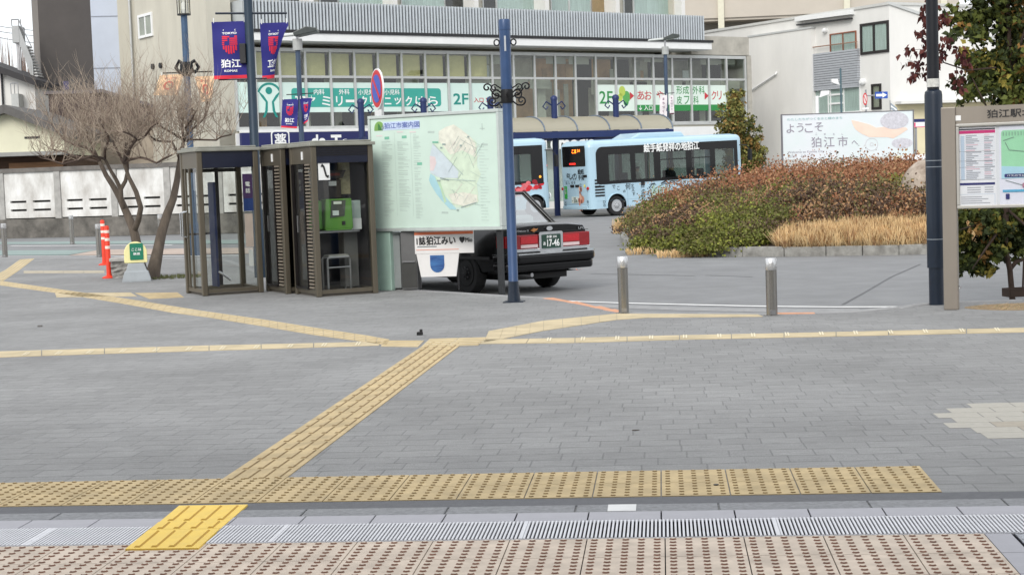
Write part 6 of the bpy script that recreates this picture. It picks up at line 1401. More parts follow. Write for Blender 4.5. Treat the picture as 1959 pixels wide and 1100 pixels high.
# banners
FLAGN = mat('banner_navy', (38, 38, 120), .75, var=.10, scale=3, bump=.1, bscale=8); FRED = mat('banner_red', (222, 44, 66), .75, var=.08, scale=4)
def banner(label, loc, ang, w, h, shape='flat', mirror=False, group='navy club banners', style='club', sway=0):
    """cloth hangs from local (0,0) downwards; x runs outwards along the arm"""
    t = thing('banner', label, 'banner', loc, ang, group)
    def cloth(u, v, y=0):                                      # u 0..1 along the arm, v 0..1 down
        x, z = u*w, -v*h; yy = .02*math.sin(7*u+3*v)*(.3+v)+.012*math.sin(11*v+2*u)
        if shape == 'gather':                                  # lower outer corner blown back to the pole
            k = max(0, v-.06)**.85; x = w*(u*(1-.92*k*u) + .16*v*u); yy += .32*w*math.sin(u*2.2)*k; z = -h*v*(1-.05*u)
        if shape == 'lean': x += -.16*w*v; z -= .05*h*u*v
        if shape == 'twist':
            k = v; x = w*(u*(1-.62*k)+.22*k); yy += .25*w*math.sin(3*u+2*v)*k; z = -h*v*(.94-.1*u)
        if shape == 'fan': x = w*(u*(1-.5*v)+.28*v); yy += .1*w*math.sin(5*u)*v; z = -h*v
        return Vector((x+sway*v, yy+y, z))
    NX, NY = 12, 16; m = MB()
    vs = [cloth(i/NX, j/NY) for j in range(NY+1) for i in range(NX+1)]
    m.add(vs, []);
    for j in range(NY):
        for i in range(NX): a = j*(NX+1)+i; m.f.append((a, a+1, a+NX+2, a+NX+1)); m.m.append(1 if j >= NY-1 else 0)
    c0 = {'club': FLAGN, 'white': mat('banner_white', (226, 220, 222), .75, var=.06), 'orange': mat('banner_orange', (238, 206, 164), .75, var=.10, scale=3, col2=(234, 186, 150))}[style]
    m.build('cloth', [c0, FRED if style == 'club' else (mat('banner_maroon', (90, 40, 60), .75, var=.1) if style == 'white' else c0)], t, smooth=180)
    sgn = -1
    for side in (1,):
        fn = lambda u, z, y: cloth(((w-u) if mirror else u)/w, -z/h, y)
        m = MB(); e = .006 if False else -.006
        if style == 'club':
            m.text('TOKYO', w*.5, -h*.205, w=w*.42, h=h*.035, y=e, fn=fn, bold=.05); m.text('F', w*.33, -h*.15, h=h*.025, y=e, fn=fn, bold=.04); m.text('C', w*.67, -h*.15, h=h*.025, y=e, fn=fn, bold=.04)
            m.text('狛', w*.36, -h*.73, w=w*.26, h=h*.14, y=e, fn=fn, bold=.035); m.text('江', w*.66, -h*.73, w=w*.26, h=h*.14, y=e, fn=fn, bold=.035); m.text('KOMAE', w*.5, -h*.86, w=w*.36, h=h*.035, y=e, fn=fn, bold=.05)
            m.build('lettering', LWHITE, t)
            m = MB()
            def pf(pts, y=e): n = len(pts); m.add([fn(x*w, -z*h, y) for x, z in pts], [tuple(range(n))])
            for k in range(5):
                o_ = k*.035
                pf([(.30, .255+o_), (.50, .255+o_*.0+.0+o_), (.50, .255+.024+o_), (.30, .255+.024+o_)]) if k == 0 else None
            pf([(.28, .25), (.72, .25), (.72, .275), (.28, .275)])
            for k in range(4):
                z = .285+k*.034; pf([(.28, z), (.44, z), (.44, z+.022), (.28, z+.022)]) if k < 2 else pf([(.28, z+.0), (.36, z), (.33, z+.024), (.28, z+.022)])
                pf([(.50, z), (.72, z), (.72, z+.022), (.50, z+.022)])
            for x, zb in ((.30, .48), (.37, .53), (.44, .56), (.51, .56), (.58, .545), (.65, .50)): pf([(x, .42), (x+.048, .42), (x+.048, zb+.01), (x, zb)])
            m.build('shield_emblem', FRED, t)
        elif style == 'white':
            for k, ch in enumerate('まちづくり'): m.text(ch, w*.5, -h*(.14+.15*k), h=h*.09, y=e, fn=fn, bold=.02)
            m.build('lettering', mat('lettering_maroon', (110, 60, 100), .7, var=0), t)
        else:
            m.add([fn(w*(.5+.2*math.cos(a)*q), -h*(.52+.22*math.sin(a)*q), e) for q in (1, .6) for a in [2*math.pi*i/16 for i in range(16)]], [(i, (i+1) % 16, 16+(i+1) % 16, 16+i) for i in range(16)]); m.text('まつり', w*.5, -h*.18, w=w*.5, h=h*.1, y=e, fn=fn, bold=.03); m.build('lettering', mat('banner_ink', (214, 92, 76), .7, var=.1), t)
    m = MB()
    for u in (.06, .94): q = cloth(u, .0); m.cyl((q.x, q.y, q.z-.02), (q.x, q.y, q.z+.07), .008, n=6)
    m.build('tie', LWHITE, t)
    return t
b = on_plaza(500, 29); t = thing('lamp_post', 'tall slate blue lamp post carrying two large navy banners', 'lamp post', b, 0); k = 29/FPX
h = zrel(b, 483, -60); MB().lathe([(.11, 0), (.11, 1.2), (.082, 1.25), (.08, h)], (0, 0, 0), 20).build('pole', mat('pole_slate', (36, 54, 70), .45, .2, var=.14, scale=4), t, smooth=40)
za = zrel(b, 484, 26); zl_ = zrel(b, 487, 151); xL = at(412, 26, 29).x-b.x; xR = at(549, 28, 29).x-b.x
m = MB(); m.cyl((xL, 0, za+.02), (xR, 0, za-.02), .02, n=8); m.cyl((xL, 0, zl_+.0), (xR*.4, 0, zl_), .014, n=8); m.build('banner_arm', BLUED, t)
m = MB(); z0, z1 = zrel(b, 478, 122), zrel(b, 478, 84); m.box(-.18, -.07, -.1, .06, z0, z1); m.build('control_box', DARKM, t, bevel=.01)
m = MB(); m.tube([(0, 0, h-.02), (0, 0, h+.3)], .05, 10); m.lathe([(.05, 0), (.3, .12), (.28, .2), (.05, .3)], (0, 0, h+.3), 16); m.build('lamp_head', BLUED, t)
qa, qb = at(404.5, 43, 29), at(471, 43, 29); hb = (151-43)*k
banner('large navy banner hanging flat left of the slate blue lamp post', qa, 0, (qb-qa).x, hb)
qa, qb = at(497, 45, 29), at(551, 46, 29)
banner('large navy banner showing its reverse, bunched towards the slate blue lamp post', qa, 0, (qb-qa).x, (150-44)*k, 'gather', True)
# farther solar lamp with two smaller banners
def solar_lamp(label, px_b, Y, px_t, py_head, py_col0, py_col1, rp, group='solar street lamps'):
    b = at(px_b, 400, Y); b.z = rz(Y); t = thing('solar_lamp', label, 'street lamp', b, 0, group); h = zrel(b, px_t, py_col1)
    MB().lathe([(rp*1.2, 0), (rp, h*.3), (rp, h)], (0, 0, 0), 16).build('pole', mat('pole_grey_blue', (62, 78, 100), .45, .2, var=.12), t, smooth=40)
    h2 = zrel(b, px_t, py_col0); MB().lathe([(rp*1.9, h+.001), (rp*1.9, h2)], (0, 0, 0), 12).build('collar', mat('collar_grey', (170, 172, 170), .6, var=.12), t)
    hp = zrel(b, px_t, py_head); m = MB(); m.cyl((0, 0, h2), (0, 0, hp-.05), rp*.5, n=8); m.build('neck', STEEL, t)
    m = MB(); m.prism([(-.05, hp-.14), (.62, hp-.02), (.60, hp+.08), (.30, hp+.13), (-.08, hp-.03)], -.35, .35); m.build('solar_panel', mat('solar_dark', (60, 66, 64), .3, var=.2), t, bevel=.02)
    m = MB(); m.prism([(-.75, hp-.14), (-.06, hp-.10), (-.06, hp-.02), (-.72, hp-.07)], -.14, .14); m.build('lamp_head', mat('lamp_pale', (206, 210, 208), .4, .2, var=.06), t, bevel=.02)
    return t, b
t, b = solar_lamp('solar street lamp carrying two small navy banners behind the booths', 583, 47, 574, 62, 75, 97, .075)
k = 47/FPX; za = zrel(b, 573, 181); m = MB(); m.cyl((at(548, 183, 47).x-b.x, 0, za), (at(600, 181, 47).x-b.x, 0, za+.02), .015, n=6); m.build('banner_arm', DARKM, t)
qa, qb = at(541, 191, 47), at(571, 189, 47); banner('small navy banner left of the solar lamp behind the booths', qa-Vector((0, .1, 0)), 0, (qb-qa).x*1.02, 53*k, 'lean')
qa, qb = at(574, 189, 47), at(598, 188, 47); banner('small twisted navy banner right of the solar lamp behind the booths', qa-Vector((0, .1, 0)), 0, (qb-qa).x, 52*k, 'twist', True)
t, b = solar_lamp('solar street lamp carrying two small white banners right of the bus shelter', 1281, 70, 1277, 72, 90, 105, .08)
k = 70/FPX; za = zrel(b, 1277, 180); m = MB(); m.cyl((-.45, 0, za), (.35, 0, za+.03), .015, n=6); m.build('banner_arm', DARKM, t)
qa, qb = at(1262, 183, 70), at(1276, 181, 70); banner('small white banner left of the right hand solar lamp', qa-Vector((0, .1, 0)), 0, (qb-qa).x, 50*k, 'lean', False, 'small white banners', 'white')
qa, qb = at(1280, 183, 70), at(1288, 182, 70); banner('small white banner right of the right hand solar lamp', qa-Vector((0, .1, 0)), 0, (qb-qa).x, 36*k, 'flat', True, 'small white banners', 'white')
# lantern post
b = at(370, 400, 42); b.z = rz(42); t = thing('lantern_post', 'old style blue lantern post with drooping orange banners behind the bare tree', 'lamp post', b, 0); k = 42/FPX
h = zrel(b, 350, 30); h2 = zrel(b, 356, 128)
MB().lathe([(.14, 0), (.12, .8), (.085, .9), (.085, h)], (0, 0, 0), 18).build('pole', mat('pole_lantern_blue', (62, 86, 114), .45, .2, var=.14), t, smooth=40)
m = MB(); m.lathe([(.18, h), (.18, h+.03), (.09, h+.04)], (0, 0, 0), 14); zt2 = zrel(b, 350, -8); m.lathe([(.20, zt2), (.14, zt2+.1), (.02, zt2+.2)], (0, 0, 0), 14)
for i in range(6): a = 2*math.pi*i/6; m.cyl((.165*math.cos(a), .165*math.sin(a), h+.03), (.165*math.cos(a), .165*math.sin(a), zt2), .012, n=5)
m.build('lantern_cage', DARKM, t); MB().lathe([(.15, h+.04), (.15, zt2-.003)], (0, 0, 0), 14).build('lantern_glass', glass('lantern_glass', (.9, .9, .85), .15), t); MB().lathe([(.03, h+.04), (.06, h+.15), (.06, h+.3), (.02, h+.36)], (0, 0, 0), 10).build('lamp_bulb', WHT, t)
m = MB()
for s, dx in ((1, .35), (-1, -.2)): m.tube([(0, 0, h2), (s*.2, .05, h2+.15), (s*.3, .1, h2-.02), (s*.2, .1, h2-.15), (s*.12, 0, h2-.05)], .05, 8)
m.lathe([(.1, h2-.25), (.17, h2-.15), (.17, h2+.05), (.1, h2+.12)], (0, 0, 0), 12); m.build('scroll_bracket', IRON, t)
za = zrel(b, 357, 139); m = MB(); m.cyl((at(312, 141, 42).x-b.x, 0, za), (at(405, 140, 42).x-b.x, 0, za), .018, n=6); m.build('banner_arm', IRON, t)
qa, qb = at(306, 144, 42), at(352, 143, 42); banner('faded white and orange banner drooping left of the lantern post', qa, 0, (qb-qa).x, 38*k, 'lean', False, 'orange festival banners', 'orange', sway=-.1)
qa, qb = at(372, 147, 42), at(411, 153, 42); banner('orange festival banner hanging right of the lantern post', qa, 0, (qb-qa).x, 48*k, 'fan', False, 'orange festival banners', 'orange')
# no parking sign
b = on_plaza(738, 25.3); t = thing('no_parking_sign', 'round red and blue no parking sign seen edge on behind the map board', 'road sign', b, R(-68))
zc = zrel(b, 727, 170); rs = 38*25.3/FPX
MB().cyl((0, .06, 0), (0, .06, zc+rs*.8), .03, n=12).build('pole', mat('pole_white', (206, 208, 206), .5, .1, var=.08), t)
MB().prism(ellipse(0, zc, rs, rs, 36), -.012, .012).build('rim', WHT, t); MB().prism(ellipse(0, zc, rs*.93, rs*.93, 36), -.016, -.0125).build('red_ring', mat('sign_red', (206, 44, 50), .45, var=.06), t); MB().prism(ellipse(0, zc, rs*.70, rs*.70, 36), -.02, -.0165).build('blue_disc', mat('sign_blue', (64, 92, 186), .45, var=.06), t)
m = MB(); m.prism([(-rs*.55, zc+rs*.42), (-rs*.42, zc+rs*.55), (rs*.55, zc-rs*.42), (rs*.42, zc-rs*.55)], -.024, -.0205); m.build('slash', mat('sign_red', (206, 44, 50)), t)
z1 = zc-rs-.02; m = MB(); m.box(-.16, .16, -.012, .0, z1-.26, z1); pl_ = m.build('sub_plate', WHT, t); m = MB(); m.text('バスのみ', 0, z1-.13, w=.26, h=.1, y=-.016, bold=.02); m.build('lettering', mat('sign_blue', (64, 92, 186)), pl_)
# ---------------------------------------------------------------- bus map sign at the right
b = G(1813, 593); BA = R(-22); SF2 = Frame(b, BA); p = SF2.px
t = thing('bus_map_sign', 'large grey framed bus stop map sign on a square post at the right edge', 'sign', b, BA)
GRM = mat('sign_grey_brown', (148, 140, 130), .42, .45, var=.08, scale=3, stretch=(1, 1, .2)); GRL = mat('sign_grey_light', (176, 174, 168), .45, .3, var=.06)
zt = p(1806, 206)[1]; x1 = p(1829, 300)[0]; x0 = p(1801, 300)[0]; WS = 2.35
MB().box(x0, x1, 0, .12, 0, zt).build('post', GRM, t, bevel=.01); MB().box(x0+WS+x1-x0, x0+WS+2*(x1-x0), 0, .12, 0, zt).build('post', GRM, t, bevel=.01)
zh0 = p(1860, 236)[1]; zb_ = p(1830, 400)[1]; xr2 = x0+WS+x1-x0-.003
MB().box(x1+.003, xr2, .02, .10, zh0, zt-.003).build('header', GRM, t)
m = MB(); m.text('狛江駅北口', p(1942, 215)[0], (zh0+zt)/2-.0, w=p(1959, 214)[0]*2-p(1905, 214)[0]*2+.0, h=.085, y=.014, bold=.02)
m.build('header_lettering', LBLACK, t)
m = MB(); q0, q1 = p(1822, 222), p(1838, 231); m.box(q0[0], q1[0], .014, .018, q1[1], q0[1]); m.build('tape_scrap', WHT, t)
fw = .035
m = MB(); m.box(x1+.003, xr2, -.02, .1, zh0-fw, zh0-.003); m.box(x1+.003, xr2, -.02, .1, zb_, zb_+fw); m.box(x1+.003, x1+fw, -.02, .1, zb_+fw+.002, zh0-fw-.002); m.box(xr2-fw, xr2, -.02, .1, zb_+fw+.002, zh0-fw-.002); m.build('frame', GRL, t, bevel=.008)
MB().box(x1+fw+.002, xr2-fw-.002, .02, .06, zb_+fw+.002, zh0-fw-.002).build('back_panel', mat('panel_white', (226, 226, 230), .4, var=.03), t)
MB().box(x1+fw+.002, xr2-fw-.002, -.012, -.008, zb_+fw+.002, zh0-fw-.002).build('glazing', glass('sign_glazing', (.96, .97, .97), .02), t)
# timetable poster (left) and route map (right)
q0, q1 = p(1829, 246), p(1907, 394); X0, X1, Z1, Z0 = q0[0], q1[0], q0[1], q1[1]
m = MB(); m.box(X0, X1, .012, .019, Z0, Z1); tp = m.build('timetable', mat('paper_white', (236, 234, 238), .6, var=.02), t)
rm = random.Random(9)
TM = [mat('tt_magenta', (206, 50, 120), .5, var=0), mat('tt_dark', (60, 58, 70), .5, var=0), mat('tt_navy', (44, 46, 110), .5, var=0), mat('tt_grey', (168, 168, 176), .5, var=0), mat('tt_blue', (190, 204, 222), .5, var=0), mat('tt_pink', (226, 190, 200), .5, var=0)]
uu = lambda a: X0+(X1-X0)*a; vv = lambda a: Z1-(Z1-Z0)*a
def rc(m, a, b_, c, d, mi, y=.010): m.box(uu(a), uu(b_), y, .0115, vv(d), vv(c), mi)
m = MB(); rc(m, .02, .98, .012, .03, 1); rc(m, .02, .98, .036, .075, 0); rc(m, .04, .96, .70, .73, 2); rc(m, .11, .20, .10, .66, 4)
for k in range(24):
    v_ = .095+k*.0235; rc(m, .24, .24+rm.uniform(.15, .42), v_, v_+.011, 3 if rm.random() < .75 else 5); rc(m, .70, .70+rm.uniform(.12, .26), v_, v_+.011, 3 if rm.random() < .8 else 5)
    rc(m, .05, .97, v_+.017, v_+.0185, 4)
for v_ in (.30, .42, .5, .66): rc(m, .03, .97, v_, v_+.003, 1)
for k in range(3): rc(m, .26, .6, .755+k*.03, .767+k*.03, 3); rc(m, .7, .92, .755+k*.03, .767+k*.03, 3)
for k in range(4): rc(m, .10, .10+rm.uniform(.5, .8), .875+k*.026, .886+k*.026, 3)
for a, b_, c, d in ((.04, .96, .845, .849), (.04, .96, .985, .989), (.04, .05, .849, .985), (.95, .96, .849, .985)): rc(m, a, b_, c, d, 4)
m.build('print', TM, tp)
q0 = p(1911, 246); X2 = q0[0]; X3 = X2+.95
m = MB(); m.box(X2, X3, .012, .019, Z0, Z1); rp_ = m.build('route_map', mat('map_print_white', (228, 226, 238), .6, var=.03), t)
m = MB(); m.prism(rrect(X2+.02, X3-.02, vv(.60), vv(.05), .03), .009, .0115); m.build('green_area', mat('map_print_green', (160, 216, 176), .6, var=.06), rp_)
m = MB(); m.prism([(X2+.02, vv(.50)), (X3-.02, vv(.56)), (X3-.02, vv(.64)), (X2+.02, vv(.66))], .0065, .0088); m.build('river', mat('map_print_blue', (176, 214, 230), .6, var=.06), rp_)
m = MB(); m.prism(rrect(X2+.05, X2+.36, vv(.645), vv(.60), .012), .004, .006, ); m.box(X2+.03, X3-.1, .004, .006, vv(.83), vv(.80), 1); m.prism(rrect(X2+.06, X2+.10, vv(.92), vv(.85), .01), .004, .006); m.prism(rrect(X2+.23, X2+.33, vv(.78), vv(.72), .01), .0035, .0055, 2)
for k in range(9): m.box(X2+.04+k*.03, X2+.045+k*.03, .004, .006, vv(.12), vv(.07), 3)
for a, b_ in (((.04, .18), (.15, .14)), ((.06, .2), (.1, .30)), ((.1, .30), (.35, .34)), ((.35, .34), (.6, .28)), ((.06, .68), (.24, .75))):
    ax, az = X2+a[0], vv(a[1]); cx, cz = X2+b_[0], vv(b_[1]); d = Vector((cx-ax, cz-az)); nn = Vector((-d.y, d.x)).normalized()*.003; m.add([(ax-nn.x, .004, az-nn.y), (cx-nn.x, .004, cz-nn.y), (cx+nn.x, .004, cz+nn.y), (ax+nn.x, .004, az+nn.y)], [(0, 1, 2, 3)], 3)
m.text('バスのりば案内', X2+.205, vv(.6225), w=.26, h=.022, y=.002, bold=.02, mi=4)
m.build('print', [TM[2], mat('print_cyan', (90, 170, 206), .5, var=0), mat('print_rose', (176, 120, 140), .5, var=0), mat('print_grey', (120, 134, 130), .5, var=0), LWHITE], rp_)
m = MB(); zq = p(1826, 550)[1]; m.tube([(x1+.012+.012*math.cos(R(a)), .06, zq+.014*math.sin(R(a))) for a in range(0, 361, 40)], .003, 5); m.build('ring', STEEL, t)
# ---------------------------------------------------------------- island: welcome board, cameras, signs
WO = at(1499, 330, 50); WO.z = -.1; t = thing('welcome_board', 'wide pale blue welcome board with grey Japanese lettering above the planted island', 'welcome board', WO, R(0)); WFm = Frame(WO, 0); p = WFm.px
zt, zb_ = p(1499, 221)[1], p(1499, 306)[1]; xr2 = p(1746, 215)[0]; WPB = mat('welcome_pale', (226, 228, 236), .5, var=.05, scale=.7, col2=(216, 230, 230))
MB().box(0, xr2, 0, .1, zb_, zt).build('panel', WPB, t)
m = MB(); m.box(-.035, -.002, -.02, .12, 0, zt+.03); m.box(xr2+.002, xr2+.035, -.02, .12, 0, zt+.03); m.box(-.001, xr2+.001, -.015, .115, zt+.002, zt+.025); m.build('frame', mat('frame_dark_grey', (120, 120, 126), .5, .3, var=.1), t)
f = lambda X, Y: p(1480+X*320/1959, 150+Y*320/1959)
GT = mat('welcome_grey_text', (150, 146, 160), .5, var=0)
m = MB()
for ch, X, Y in (('よ', 195, 590), ('う', 310, 580), ('こ', 410, 585), ('そ', 530, 570)): q = f(X, Y); m.text(ch, *q, h=.27*1.0, bold=.008)
for ch, X, Y, h in (('狛', 500, 750, .32), ('江', 650, 745, .32), ('市', 810, 740, .32), ('へ', 950, 755, .13)): q = f(X, Y); m.text(ch, *q, h=h, bold=.008)
for ch, X in (('こ', 500), ('ま', 600), ('え', 705), ('し', 805)): q = f(X, 655); m.text(ch, *q, h=.06, bold=.01)
m.text('Welcome to Komae City', *f(378, 865), w=f(590, 860)[0]-f(165, 860)[0], h=.09, bold=.0); m.text('狛江市　ようこそ', *f(310, 910), w=.78, h=.09); m.build('lettering', GT, t)
m = MB(); m.text('わたしたちがつくる水と緑のまち', *f(480, 475), w=f(800, 470)[0]-f(155, 470)[0], h=.085, bold=.005); m.build('slogan_lettering', mat('welcome_teal_text', (150, 190, 190), .5, var=0), t)
m = MB(); pts = [(910, 490), (1000, 510), (1130, 545), (1200, 580), (1290, 570), (1400, 590), (1550, 575), (1570, 600), (1480, 660), (1400, 705), (1330, 690), (1200, 690), (1120, 690), (1030, 650), (960, 600), (930, 550)]; m.prism([f(*q) for q in pts], -.008, -.001); m.build('orange_shape', mat('welcome_orange', (242, 216, 200), .5, var=.08, scale=2), t)
m = MB(); c = f(1415, 495); m.prism(ellipse(c[0], c[1], .44, .27, 30), -.012, -.001); c = f(1505, 760); m.prism(ellipse(c[0], c[1], .33, .16, 30), -.006, -.001, 0); m.build('stone_picture', mat('welcome_stone', (206, 206, 214), .5, var=.2, scale=12), t)
m = MB(); c = f(1148, 775)
for r0 in (.20, .06): m.add([(c[0]+q*math.cos(a), -.008, c[1]+q*math.sin(a)) for q in (r0, r0-.018) for a in [2*math.pi*i/24 for i in range(24)]], [(i, (i+1) % 24, 24+(i+1) % 24, 24+i) for i in range(24)])
m.build('ring_picture', mat('welcome_ring', (206, 206, 210), .5, var=0), t)
def camera_post(label, px, Y, py_t, rp, col, arms):
    b = at(px, 330, Y); b.z = rz(Y); t = thing('camera_post', label, 'camera post', b, 0); h = zrel(b, px, py_t)
    MB().lathe([(rp, 0), (rp, h)], (0, 0, 0), 12).build('pole', col, t, smooth=40)
    for (dx, z, s) in arms:
        m = MB(); m.tube([(0, 0, z), (dx*.6, 0, z), (dx*.7, 0, z+.06)], .02, 6); m.prism([(dx*.4, z-.02), (dx*1.7, z+.08), (dx*1.75, z+.2), (dx*.6, z+.2)], -.09, .09); m.build('security_camera', WHT, t, bevel=.02)
b = at(1566, 330, 55); hz = zrel(Vector((b.x, 55, rz(55))), 1566, 186)
camera_post('white post with a white security camera above the welcome board', 1566, 55, 184, .06, WHT, [(.24, hz-.0, 1)])
b = at(1612, 330, 58); hz = zrel(Vector((b.x, 58, rz(58))), 1612, 162)
camera_post('slim dark post with white camera in front of the louvred balcony', 1612, 58, 131, .035, mat('post_teal_grey', (80, 104, 112), .5, .2, var=.1), [(-.2, hz, 1)])
b = at(1660, 330, 60); b.z = rz(60); t = thing('one_way_sign', 'blue one way arrow sign and round white prohibition sign on one post', 'road sign', b, 0); k = 60/FPX; z = lambda py: zrel(b, 1660, py)
MB().cyl((0, .06, 0), (0, .06, z(172)), .035, n=10).build('pole', STEEL, t)
x0, x1 = at(1674, 180, 60).x-b.x, at(1698, 180, 60).x-b.x
MB().box(x0, x1, -.02, .0, z(190), z(177)).build('blue_panel', mat('sign_arrow_blue', (40, 84, 176), .45, var=.06), t); m = MB(); zc = z(183.5); w = x1-x0; m.prism([(x0+w*.08, zc-.045), (x0+w*.58, zc-.045), (x0+w*.58, zc-.1), (x0+w*.93, zc), (x0+w*.58, zc+.1), (x0+w*.58, zc+.045), (x0+w*.08, zc+.045)], -.026, -.0205); m.build('arrow', LWHITE, t); m = MB(); m.cyl((0, .03, zc), (x0+.1, .03, zc), .025, n=8); m.build('bracket', STEEL, t)
zc = z(190); m = MB(); m.prism(ellipse(-.05, zc, .085, .23, 24), -.03, -.01); dsc = m.build('round_plate', mat('sign_red', (206, 44, 50)), t); m = MB(); m.prism(ellipse(-.05, zc, .06, .17, 24), -.034, -.0305); m.build('white_disc', mat('sign_cream', (220, 210, 208), .5, var=.05), dsc); m = MB(); m.prism([(-.10, zc+.10), (-.085, zc+.13), (0, zc-.1), (-.015, zc-.13)], -.038, -.0345); m.build('slash', mat('sign_red', (206, 44, 50)), dsc)
m = MB(); m.box(-.16, .08, -.03, -.01, z(210), z(206)); m.build('sub_plate', WHT, t)
b = at(1712, 330, 62); b.z = rz(62); t = thing('small_flag', 'small grey and white flag on a thin pole above the welcome board', 'flag', b, 0); h = zrel(b, 1705, 192); MB().cyl((-.14, 0, 0), (-.14, 0, h), .015, n=6).build('pole', STEEL, t); m = MB(); m.prism([(-.12, h-.1), (.12, h-.3), (.2, h-.62), (.02, h-.42), (-.12, h-.36)], -.01, .01); m.build('cloth', mat('flag_grey', (150, 160, 170), .7, var=.1), t); m = MB(); m.prism([(-.11, h-.2), (.1, h-.36), (.16, h-.52), (.0, h-.32), (-.11, h-.27)], -.014, -.0105); m.build('stripe', LWHITE, t)
# litter
b = G(803, 641); m = MB(); m.slab([(-.03, -.03), (.035, -.02), (.03, .04), (-.02, .03)], 0, .035); m.slab([(.0, -.02), (.03, -.02), (.03, .02), (0, .02)], .035, .06); tag(m.build('litter_scrap', BLKM, loc=b, bevel=.006), 'small crumpled black scrap lying by the tactile junction', 'litter')
b = G(77, 625); m = MB(); m.slab([(-.03, -.02), (.03, -.015), (.02, .03), (-.03, .02)], 0, .02); tag(m.build('litter_scrap', mat('scrap_grey', (110, 108, 106), .8, var=.2), loc=b, bevel=.005), 'small grey scrap lying on the paving at the left', 'litter')
b = G(1370, 930); m = MB(); m.lathe([(.012, .006), (.012, .01)], (0, 0, 0), 10); tag(m.build('bottle_cap', BLKM, loc=b), 'tiny black round cap lying on the dotted yellow tiles', 'litter')
b = G(1216, 824); m = MB(); m.slab([(-.02, 0), (0, -.006), (.022, .002), (0, .008)], .003, .007); tag(m.build('dead_leaf', mat('leaf_dead', (70, 56, 46), .8, var=.2), loc=b), 'single dark dead leaf on the grey pavers', 'leaf')
# ================================================================ PLANTED ISLAND
isl_px = [(1196, 450), (1186, 460), (1190, 470), (1204, 478), (1232, 484), (1275, 488), (1340, 490.5), (1420, 491.5), (1500, 491), (1580, 490), (1650, 489), (1720, 488), (1785, 486), (1870, 483), (1960, 479), (2100, 471), (2260, 458), (2300, 445), (2200, 434), (2000, 427), (1800, 424), (1600, 424), (1450, 427), (1330, 432), (1240, 440)]
isl = [GR(*q) for q in isl_px]
IC = Vector((sum(p.x for p in isl)/len(isl), sum(p.y for p in isl)/len(isl)))
def inside(x, y, poly):
    c = False; n = len(poly); j = n-1
    for i in range(n):
        a, b = poly[i], poly[j]
        if (a.y > y) != (b.y > y) and x < (b.x-a.x)*(y-a.y)/(b.y-a.y)+a.x: c = not c
        j = i
    return c
def edge_dist(x, y):
    d = 1e9; n = len(isl)
    for i in range(n):
        a, b = isl[i], isl[(i+1) % n]; ax, ay = a.x, a.y; dx, dy = b.x-ax, b.y-ay
        t = max(0, min(1, ((x-ax)*dx+(y-ay)*dy)/(dx*dx+dy*dy))); ex, ey = ax+dx*t-x, ay+dy*t-y; d = min(d, ex*ex+ey*ey)
    return math.sqrt(d)
NI = len(isl)
def seg_dist(x, y, idx):
    d = 1e9
    for i in idx:
        a, b = isl[i], isl[(i+1) % NI]; ax, ay = a.x, a.y; dx, dy = b.x-ax, b.y-ay
        t = max(0, min(1, ((x-ax)*dx+(y-ay)*dy)/(dx*dx+dy*dy))); ex, ey = ax+dx*t-x, ay+dy*t-y; d = min(d, ex*ex+ey*ey)
    return math.sqrt(d)
LEFT_E = list(range(22, NI))+[0, 1, 2, 3, 4]; FRONT_E = list(range(3, 17)); BACK_E = list(range(16, 24))
def mound(x, y):
    dl, df, db = seg_dist(x, y, LEFT_E), seg_dist(x, y, FRONT_E), seg_dist(x, y, BACK_E)
    return rz(y)+.16+1.24*(1-math.exp(-dl/1.9))*(1-math.exp(-df/4.0))*(1-math.exp(-db/1.2))
# kerb blocks
mb = MB(); n = len(isl)
acc = 0
for i in range(n):
    a, b = isl[i].copy(), isl[(i+1) % n].copy(); L = (b-a).length; k = max(1, round(L/.75)); d = (b-a)/L; nrm = Vector((-d.y, d.x, 0))
    if (Vector((IC.x, IC.y, 0))-a).dot(nrm) < 0: nrm = -nrm
    for j in range(k):
        p = a+d*(L*j/k+.006); q = a+d*(L*(j+1)/k-.006)
        mb.slab([p, q, q+nrm*.16, p+nrm*.16], rz(p.y)-.02, rz(p.y)+.20+random.uniform(-.006, .006))
struct(mb, 'island_kerb', mat('island_kerb_stone', (150, 149, 144), .9, var=.3, scale=5, bump=.4, bscale=30, col2=(116, 114, 110)), bevel=.018)
# soil mound
mb = MB(); rings = 9; vs = []
for r_ in range(rings+1):
    f = 1-r_/rings
    for p in isl:
        x, y = IC.x+(p.x-IC.x)*(.995*f), IC.y+(p.y-IC.y)*(.995*f)
        if r_ == 0: x, y = IC.x+(p.x-IC.x)*.992, IC.y+(p.y-IC.y)*.992
        vs.append((x, y, mound(x, y)-.02))
mb.add(vs, [(r_*n+i, r_*n+(i+1) % n, (r_+1)*n+(i+1) % n, (r_+1)*n+i) for r_ in range(rings) for i in range(n)])
struct(mb, 'island_mound', mat('soil_dark', (66, 52, 42), .95, var=.3, scale=4, bump=.5, bscale=20), smooth=180)
def leafmat(name, col, var=.35, scale=3.0, trans=.25):
    m = mat(name, col, .7, var=var, scale=scale, spec=.25); return m
SH_BROWN = leafmat('shrub_russet', (152, 106, 78)); SH_GREEN = leafmat('shrub_green', (106, 112, 54)); SH_DARK = leafmat('shrub_umber', (92, 74, 62)); SH_OLIVE = leafmat('shrub_olive', (110, 104, 66)); GRASS = leafmat('dry_grass', (228, 198, 150), .25); SH_LIME = leafmat('shrub_lime', (140, 144, 66)); SH_TAN = leafmat('shrub_tan', (176, 140, 104))
rv = random.Random(21)
def noise2(x, y): return math.sin(x*1.3+1.7*math.sin(y*.9))+math.sin(y*1.7+x*.6+2)+.7*math.sin(x*2.9-y*2.3+1)
